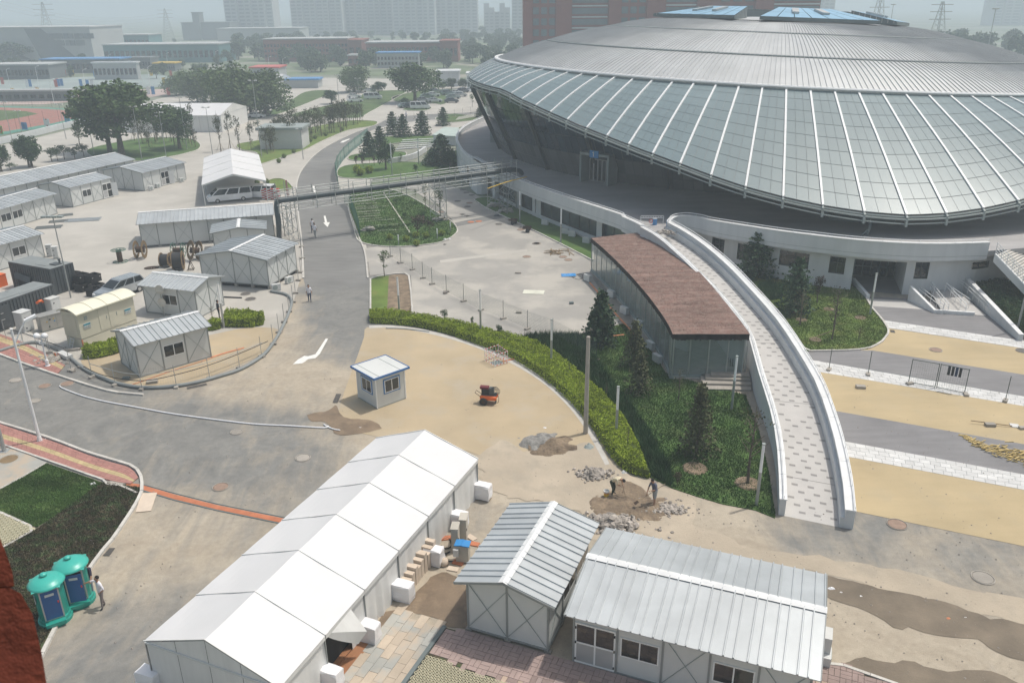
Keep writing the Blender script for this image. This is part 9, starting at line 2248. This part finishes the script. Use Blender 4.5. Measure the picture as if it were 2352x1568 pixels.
def tower_(label,x0,x1,Y,h,bays,m=m_towerw):
 a,b=at(x0,Y),at(x1,Y);W=(b-a).length;t=thing('tower_block',label,'tower block',(a.x,a.y,0),0,'hazy residential towers');o=MB();bw=W/bays;r2=random.Random(int(x0))
 for k in range(bays):dd=3.0*(k%2);o.box((bw*(k+.5),12-dd/2,0),(bw,24+dd,h-4*((k*7+3)%3)))
 obj('wall',o,m,t);o=MB();nf=int(h/3.1)
 for k in range(bays):
  dd=3.0*(k%2)
  for f in range(nf-3):o.box((bw*(k+.5),-dd-.1,2+f*3.1),(bw*(.55 if k%2 else .7),.5,1.5))
 obj('windows',o,m_towerd,t,kind='stuff');o=MB()
 for k in range(1,bays,2):
  for f in range(nf-3):o.box((bw*(k+.5),-3.9,1.2+f*3.1),(bw*.62,1.4,.9))
 obj('balconies',o,m,t,kind='stuff')
for a_ in[('leftmost hazy tower standing apart',522,632,800,72,7),('hazy tower at the left of the long row',672,790,860,78,8),('second hazy tower of the long row',792,905,880,82,8),('third hazy tower of the long row',905,1000,850,78,7),('fourth hazy tower at the right of the long row',1000,1098,880,80,7),('lower hazy block between the towers',1112,1172,900,28,5),('hazy tower touching the red building',1176,1240,860,74,5),('very faint hazy tower at the right edge',2275,2400,1000,62,6),('faint hazy tower right of the red building',1868,1910,850,60,3)]:tower_(*a_)
Yr=300;a0=at(1203,Yr);RB=thing('red_office_block','tall dark red office block with gridded glass bays behind the roof','office building',(a0.x,a0.y,0))
def rseg(x0,x1,m,dy=0.0,h=52):a,b=at(x0,Yr)-a0,at(x1,Yr)-a0;o=MB();o.box(((a.x+b.x)/2,12+dy,0),(b.x-a.x,24,h));obj('wall',o,m,RB);return a.x,b.x
xs=[(1203,1222,0),(1222,1276,1),(1276,1310,0),(1310,1393,2),(1393,1420,0),(1420,1478,1),(1478,1520,0),(1520,1590,2),(1590,1640,0),(1640,1720,1),(1720,1760,0),(1760,1866,2)]
pm={}
for x0,x1,k in xs:
 u0,u1=rseg(x0,x1,m_brick,1.2 if k else 0)
 if k:
  nc=3 if k==1 else 1;wd=(u1-u0)/nc
  for r in range(14):
   z=1.5+r*3.5
   for c in range(nc):
    o=MB();o.box((0,0,0),(wd*(.72 if k==1 else .96),.3,2.2 if k==1 else 1.9));put('window',o.mesh('window',mat('office_blue_glass',(.13,.16,.18),rough=.2,rand=.2)),RB,loc=(u0+wd*(c+.5),1.05,z))
   if k==2:o=MB();o.box((0,0,0),((u1-u0)*.96,.5,.5));put('floor_band',o.mesh('floor_band',m_towerw),RB,loc=((u0+u1)/2,1.0,z+2.3))
def pylon(label,x,ytop,Y,h,w):
 p=at(x,Y);d=_R*((x-1176)/FOC)-_U*((ytop-784)/FOC)+_F;h=max(8,CAM_H+d.z*Y/d.y);t=thing('pylon',label,'pylon',(p.x,p.y,0),.2,'electricity pylons in the haze');q=lambda f:w*(1-f)*.5+.35
 for sx,sy in((-1,-1),(1,-1),(1,1),(-1,1)):o=MB();o.tube([(sx*q(0),sy*q(0),0),(sx*q(.6),sy*q(.6),h*.6),(sx*.35,sy*.35,h)],.16,4);obj('leg',o,m_scaf,t)
 o=MB();n=12
 for k in range(n):
  f0,f1=k/n,(k+1)/n
  for sy in(-1,1):o.beam((-q(f0),sy*q(f0),h*f0),(q(f1),sy*q(f1),h*f1),.12);o.beam((q(f0),sy*q(f0),h*f0),(-q(f1),sy*q(f1),h*f1),.12)
 obj('lattice',o,m_scaf,t);o=MB()
 for f in(.72,.84,.95):o.beam((-w*.75,0,h*f),(w*.75,0,h*f),.3)
 obj('crossarm',o,m_scaf,t)
for a_ in[('pylon at upper left above the grey building',115,5,620,40,9),('small pylon left of the first tower',387,20,760,40,8),('pylon cut by the top edge right of the dome crown',2003,-30,420,40,7),('pylon standing clear over the right roof shoulder',2141,4,380,40,7)]:pylon(*a_)
for i_,(x,yt,Y)in enumerate([(2255,22,300),(2033,12,420),(1052,10,700)]):p=at(x,Y);h=topz(p,x,yt);t=thing('high_mast_lamp',['tall high mast lamp at right over the roof shoulder','high mast lamp between the two right pylons','thin mast between the hazy towers'][i_],'lamp post',(p.x,p.y,0),0,'tall lamp masts in the haze');o=MB();o.tube([(0,0,0),(0,0,h)],[.22,.12],6);obj('pole',o,m_scaf,t);o=MB();o.lathe([(.3,h-.1),(1.2,h),(1.2,h+.3),(.2,h+.4)],8);obj('lamp_ring',o,m_scaf,t)
o=MB();
for z in(0,1.2,2.4):
 A_,B_=at(-60,620,36-z*2),at(387,760,22-z*2);o.tube([A_.lerp(B_,k/12)-Vector((0,0,9*math.sin(PI*k/12)))for k in range(13)],.08,3)
t=obj('power_line',o,m_scaf);t['label']='sagging power lines at the upper left in the haze';t['category']='power line'
area('court',[(-60,243),(0,244),(100,247),(170,250),(212,255),(216,262),(205,273),(120,290),(60,300),(-60,322)],m_courtg,.02);area('court',[(-60,246),(0,247),(90,250),(160,254),(190,260),(180,270),(120,284),(50,296),(-60,314)],m_court,.028);area('court',[(-60,252),(0,253),(60,256),(88,262),(40,272),(0,278),(-60,285)],m_grassf,.034)
area('court_yard',[(-60,215),(380,205),(392,215),(360,222),(200,232),(100,240),(-60,241)],mat('court_pinkish',(.42,.33,.30),vs=.05,var=.15),.02);area('court_yard',[(-60,188),(360,170),(395,178),(395,200),(-60,212)],mat('court_teal_grey',(.26,.31,.30),vs=.05,var=.2),.02)
fence('court_fence','tall mesh fence hung with banners round the red court',[(-10,312),(40,302),(72,297),(104,291),(138,285),(168,279),(205,272)],m_greend,hgt=3.6,spacing=.9,th=.03,foot=False);fence('court_fence','tall mesh fence on the far side of the red court',[(-20,243),(30,244),(75,246),(120,248),(165,250),(212,253)],m_greend,hgt=3.8,spacing=1.1,th=.03,foot=False)
t=thing('boundary_wall','low pale wall in front of the red court','wall',(0,0,0));o=MB();o.sweep([G(*p)for p in[(-30,338),(60,318),(130,300),(215,280)]],[(-.15,0),(.15,0),(.15,1.3),(-.15,1.3)]);obj('wall',o,m_white,t)
for i_,(x,y,w,h,m_)in enumerate([(60,282,14,21,m_bluer),(111,274,14,21,m_carw),(158,266,13,21,mat('banner_sky_blue',(.15,.45,.62))),(200,254,10,13,m_jean),(4,290,15,24,mat('banner_lime',(.25,.45,.12)))]):
 b_=G(x,y+h);z1=topz(b_,x,y);Wd=w/FOC*b_.y*1.05;t=thing('banner',['blue banner with dark characters on the court fence','white banner with notched red edges like a letter M','sky blue banner with a white figure on the court fence','dark navy banner with a white figure at the court corner','round blue and red ring banner cut by the left edge'][i_],'banner',(b_.x,b_.y-.2,0),R(-12));o=MB();o.box((0,0,z1*.25),(Wd,.05,z1*.8));obj('cloth',o,m_,t);o=MB()
 if i_==1:
  for s_ in(-1,1):o.add([(-.14*Wd,-.04,z1*(.65+s_*.41)),(.14*Wd,-.04,z1*(.65+s_*.41)),(0,-.04,z1*(.65+s_*.2))],[(0,1,2)])
  obj('notch',o,m_court,t)
 elif i_==4:o.tube([(.36*Wd*math.cos(2*PI*k/18),-.05,z1*.65+.36*Wd*math.sin(2*PI*k/18))for k in range(18)],.10,5,closed=True);obj('ring',o,m_red,t)
 else:
  for k in range(3):o.beam((-.2*Wd,-.05,z1*(.5+.15*k)),(.2*Wd,-.05,z1*(.55+.15*k)),.12,.03)
  obj('figure',o,m_jean if i_==0 else m_carw,t)
rr=random.Random(12)
for i_ in range(26):
 x=rr.uniform(0,395);y=rr.choice([rr.uniform(196,204),rr.uniform(218,226),rr.uniform(176,182)]);b_=G(x,y);t=put('banner',share(('bn',i_%4),lambda:MB().box((0,0,.4),(1.1,.06,2.4)).mesh('banner',[m_bluer,m_redr,m_yellow,m_carw][i_%4])),loc=(b_.x,b_.y,0));t['label']=['blue','faded red','yellow','white'][i_%4]+' hanging banner far behind the courts';t['category']='banner';t['group']=['blue','faded red','yellow','white'][i_%4]+' banners behind the courts'
p=G(1143/1.0*.0+746.5+.3418*715,.3418*365);t=thing('excavator','tiny orange excavator far off before the brick building','excavator',(p.x,p.y,0));o=MB();o.box((0,0,.3),(3.4,2.4,.8));obj('tracks',o,m_contd,t);o=MB();o.box((.3,0,1.1),(3.0,2.4,1.8));obj('cab',o,m_orange,t);o=MB();o.beam((-1,0,2),(-4,0,5.5),.6);o.beam((-4,0,5.5),(-7,0,3.5),.5);obj('boom',o,m_orange,t)
t=thing('garden_canopy','flat pale green glass canopy beside the terrace end','canopy',(0,0,0));o=MB();P_=[cC(720,908,1.8),cC(880,918,1.8),cC(900,860,1.8),cC(800,855,1.8)];o.prism([(p.x,p.y)for p in P_],1.65,1.85);obj('roof',o,mat('canopy_pale_green',(.42,.50,.47)),t);o=MB();o.prism([(p.x+.2,p.y+.3)for p in P_],0,1.6);obj('underside',o,m_white,t)
t=thing('garden_wall','low curved white wall with steps in the paved garden','wall',(0,0,0));o=MB();o.sweep(cat([cC(430,1100),cC(520,1085),cC(610,1060),cC(680,1015)],4),[(-.2,0),(.2,0),(.2,.9),(-.2,.9)]);obj('wall',o,m_white,t)
for k in range(5):o=MB();a,b=cC(480+10*k,1005-12*k),cC(745,985-10*k);o.beam(a+Vector((0,0,.1+.08*k)),b+Vector((0,0,.1+.08*k)),.5,.12);obj('step',o,m_whitec,t)
t=thing('pleated_sign','white bent tube rack with a small round no entry sign at the ramp head','rack',(0,0,0));
F_=lambda x,y,z:G(*s23(x,y),z);zb=zfloor(14);o=MB();a,b=F_(1100,240,zb),F_(1475,240,zb)
for p in(a,b):o.tube([p,p+Vector((0,0,1.0))],.03,6)
for z_ in(.05,.95):o.tube([a+Vector((0,0,z_)),b+Vector((0,0,z_))],.03,6)
obj('rack_frame',o,m_rib,t);o=MB()
for k in range(9):p=a.lerp(b,(k+.5)/9)+Vector((0,0,1.0));o.tube([p+Vector((.18*math.cos(PI*j/5),0,.18*math.sin(PI*j/5)))for j in range(6)],.02,5)
obj('rack_loops',o,m_rib,t);p=a.lerp(b,.45)+Vector((0,-.05,.62));o=MB();o.tube([p,p+Vector((0,-.03,0))],.2,16);s_=obj('sign_disc',o,m_carw,t);o=MB();n=16;o.tube([p+Vector((.18*math.cos(2*PI*k/n),-.04,.18*math.sin(2*PI*k/n)))for k in range(n)],.03,5,closed=True);o.beam(p+Vector((-.12,-.04,.12)),p+Vector((.12,-.04,-.12)),.04,.02);obj('red_ring',o,m_red,s_)
for i_,(x,y)in enumerate([(1338,215),(1568,255)]):p=F_(x,y,zb);t=thing('blue_drum',['white topped blue drum behind the tube rack','blue drum at the head of the ramp wall'][i_],'drum',p);o=MB();o.lathe([(.22,0),(.24,.1),(.22,.35),(.24,.6),(.22,.7),(0,.7)],12);obj('barrel',o,m_bluer,t);o=MB();o.lathe([(.23,.7),(.23,.78),(0,.8)],12);obj('lid',o,m_carw if i_==0 else m_bluer,t)
# ------ haze
hb=MB();hb.box((0,2300,-1.2),(7000,5600,150.0))
hm=bpy.data.materials.new('haze_air');hm.use_nodes=True;n_=hm.node_tree;n_.nodes.clear()
pv=n_.nodes.new('ShaderNodeVolumePrincipled');mo=n_.nodes.new('ShaderNodeOutputMaterial');n_.links.new(pv.outputs[0],mo.inputs['Volume'])
pv.inputs['Color'].default_value=(.76,.87,.97,1);pv.inputs['Density'].default_value=.0011;pv.inputs['Anisotropy'].default_value=.1
hz=obj('haze',hb,hm);hz['kind']='stuff'
hm.volume_intersection_method if False else None
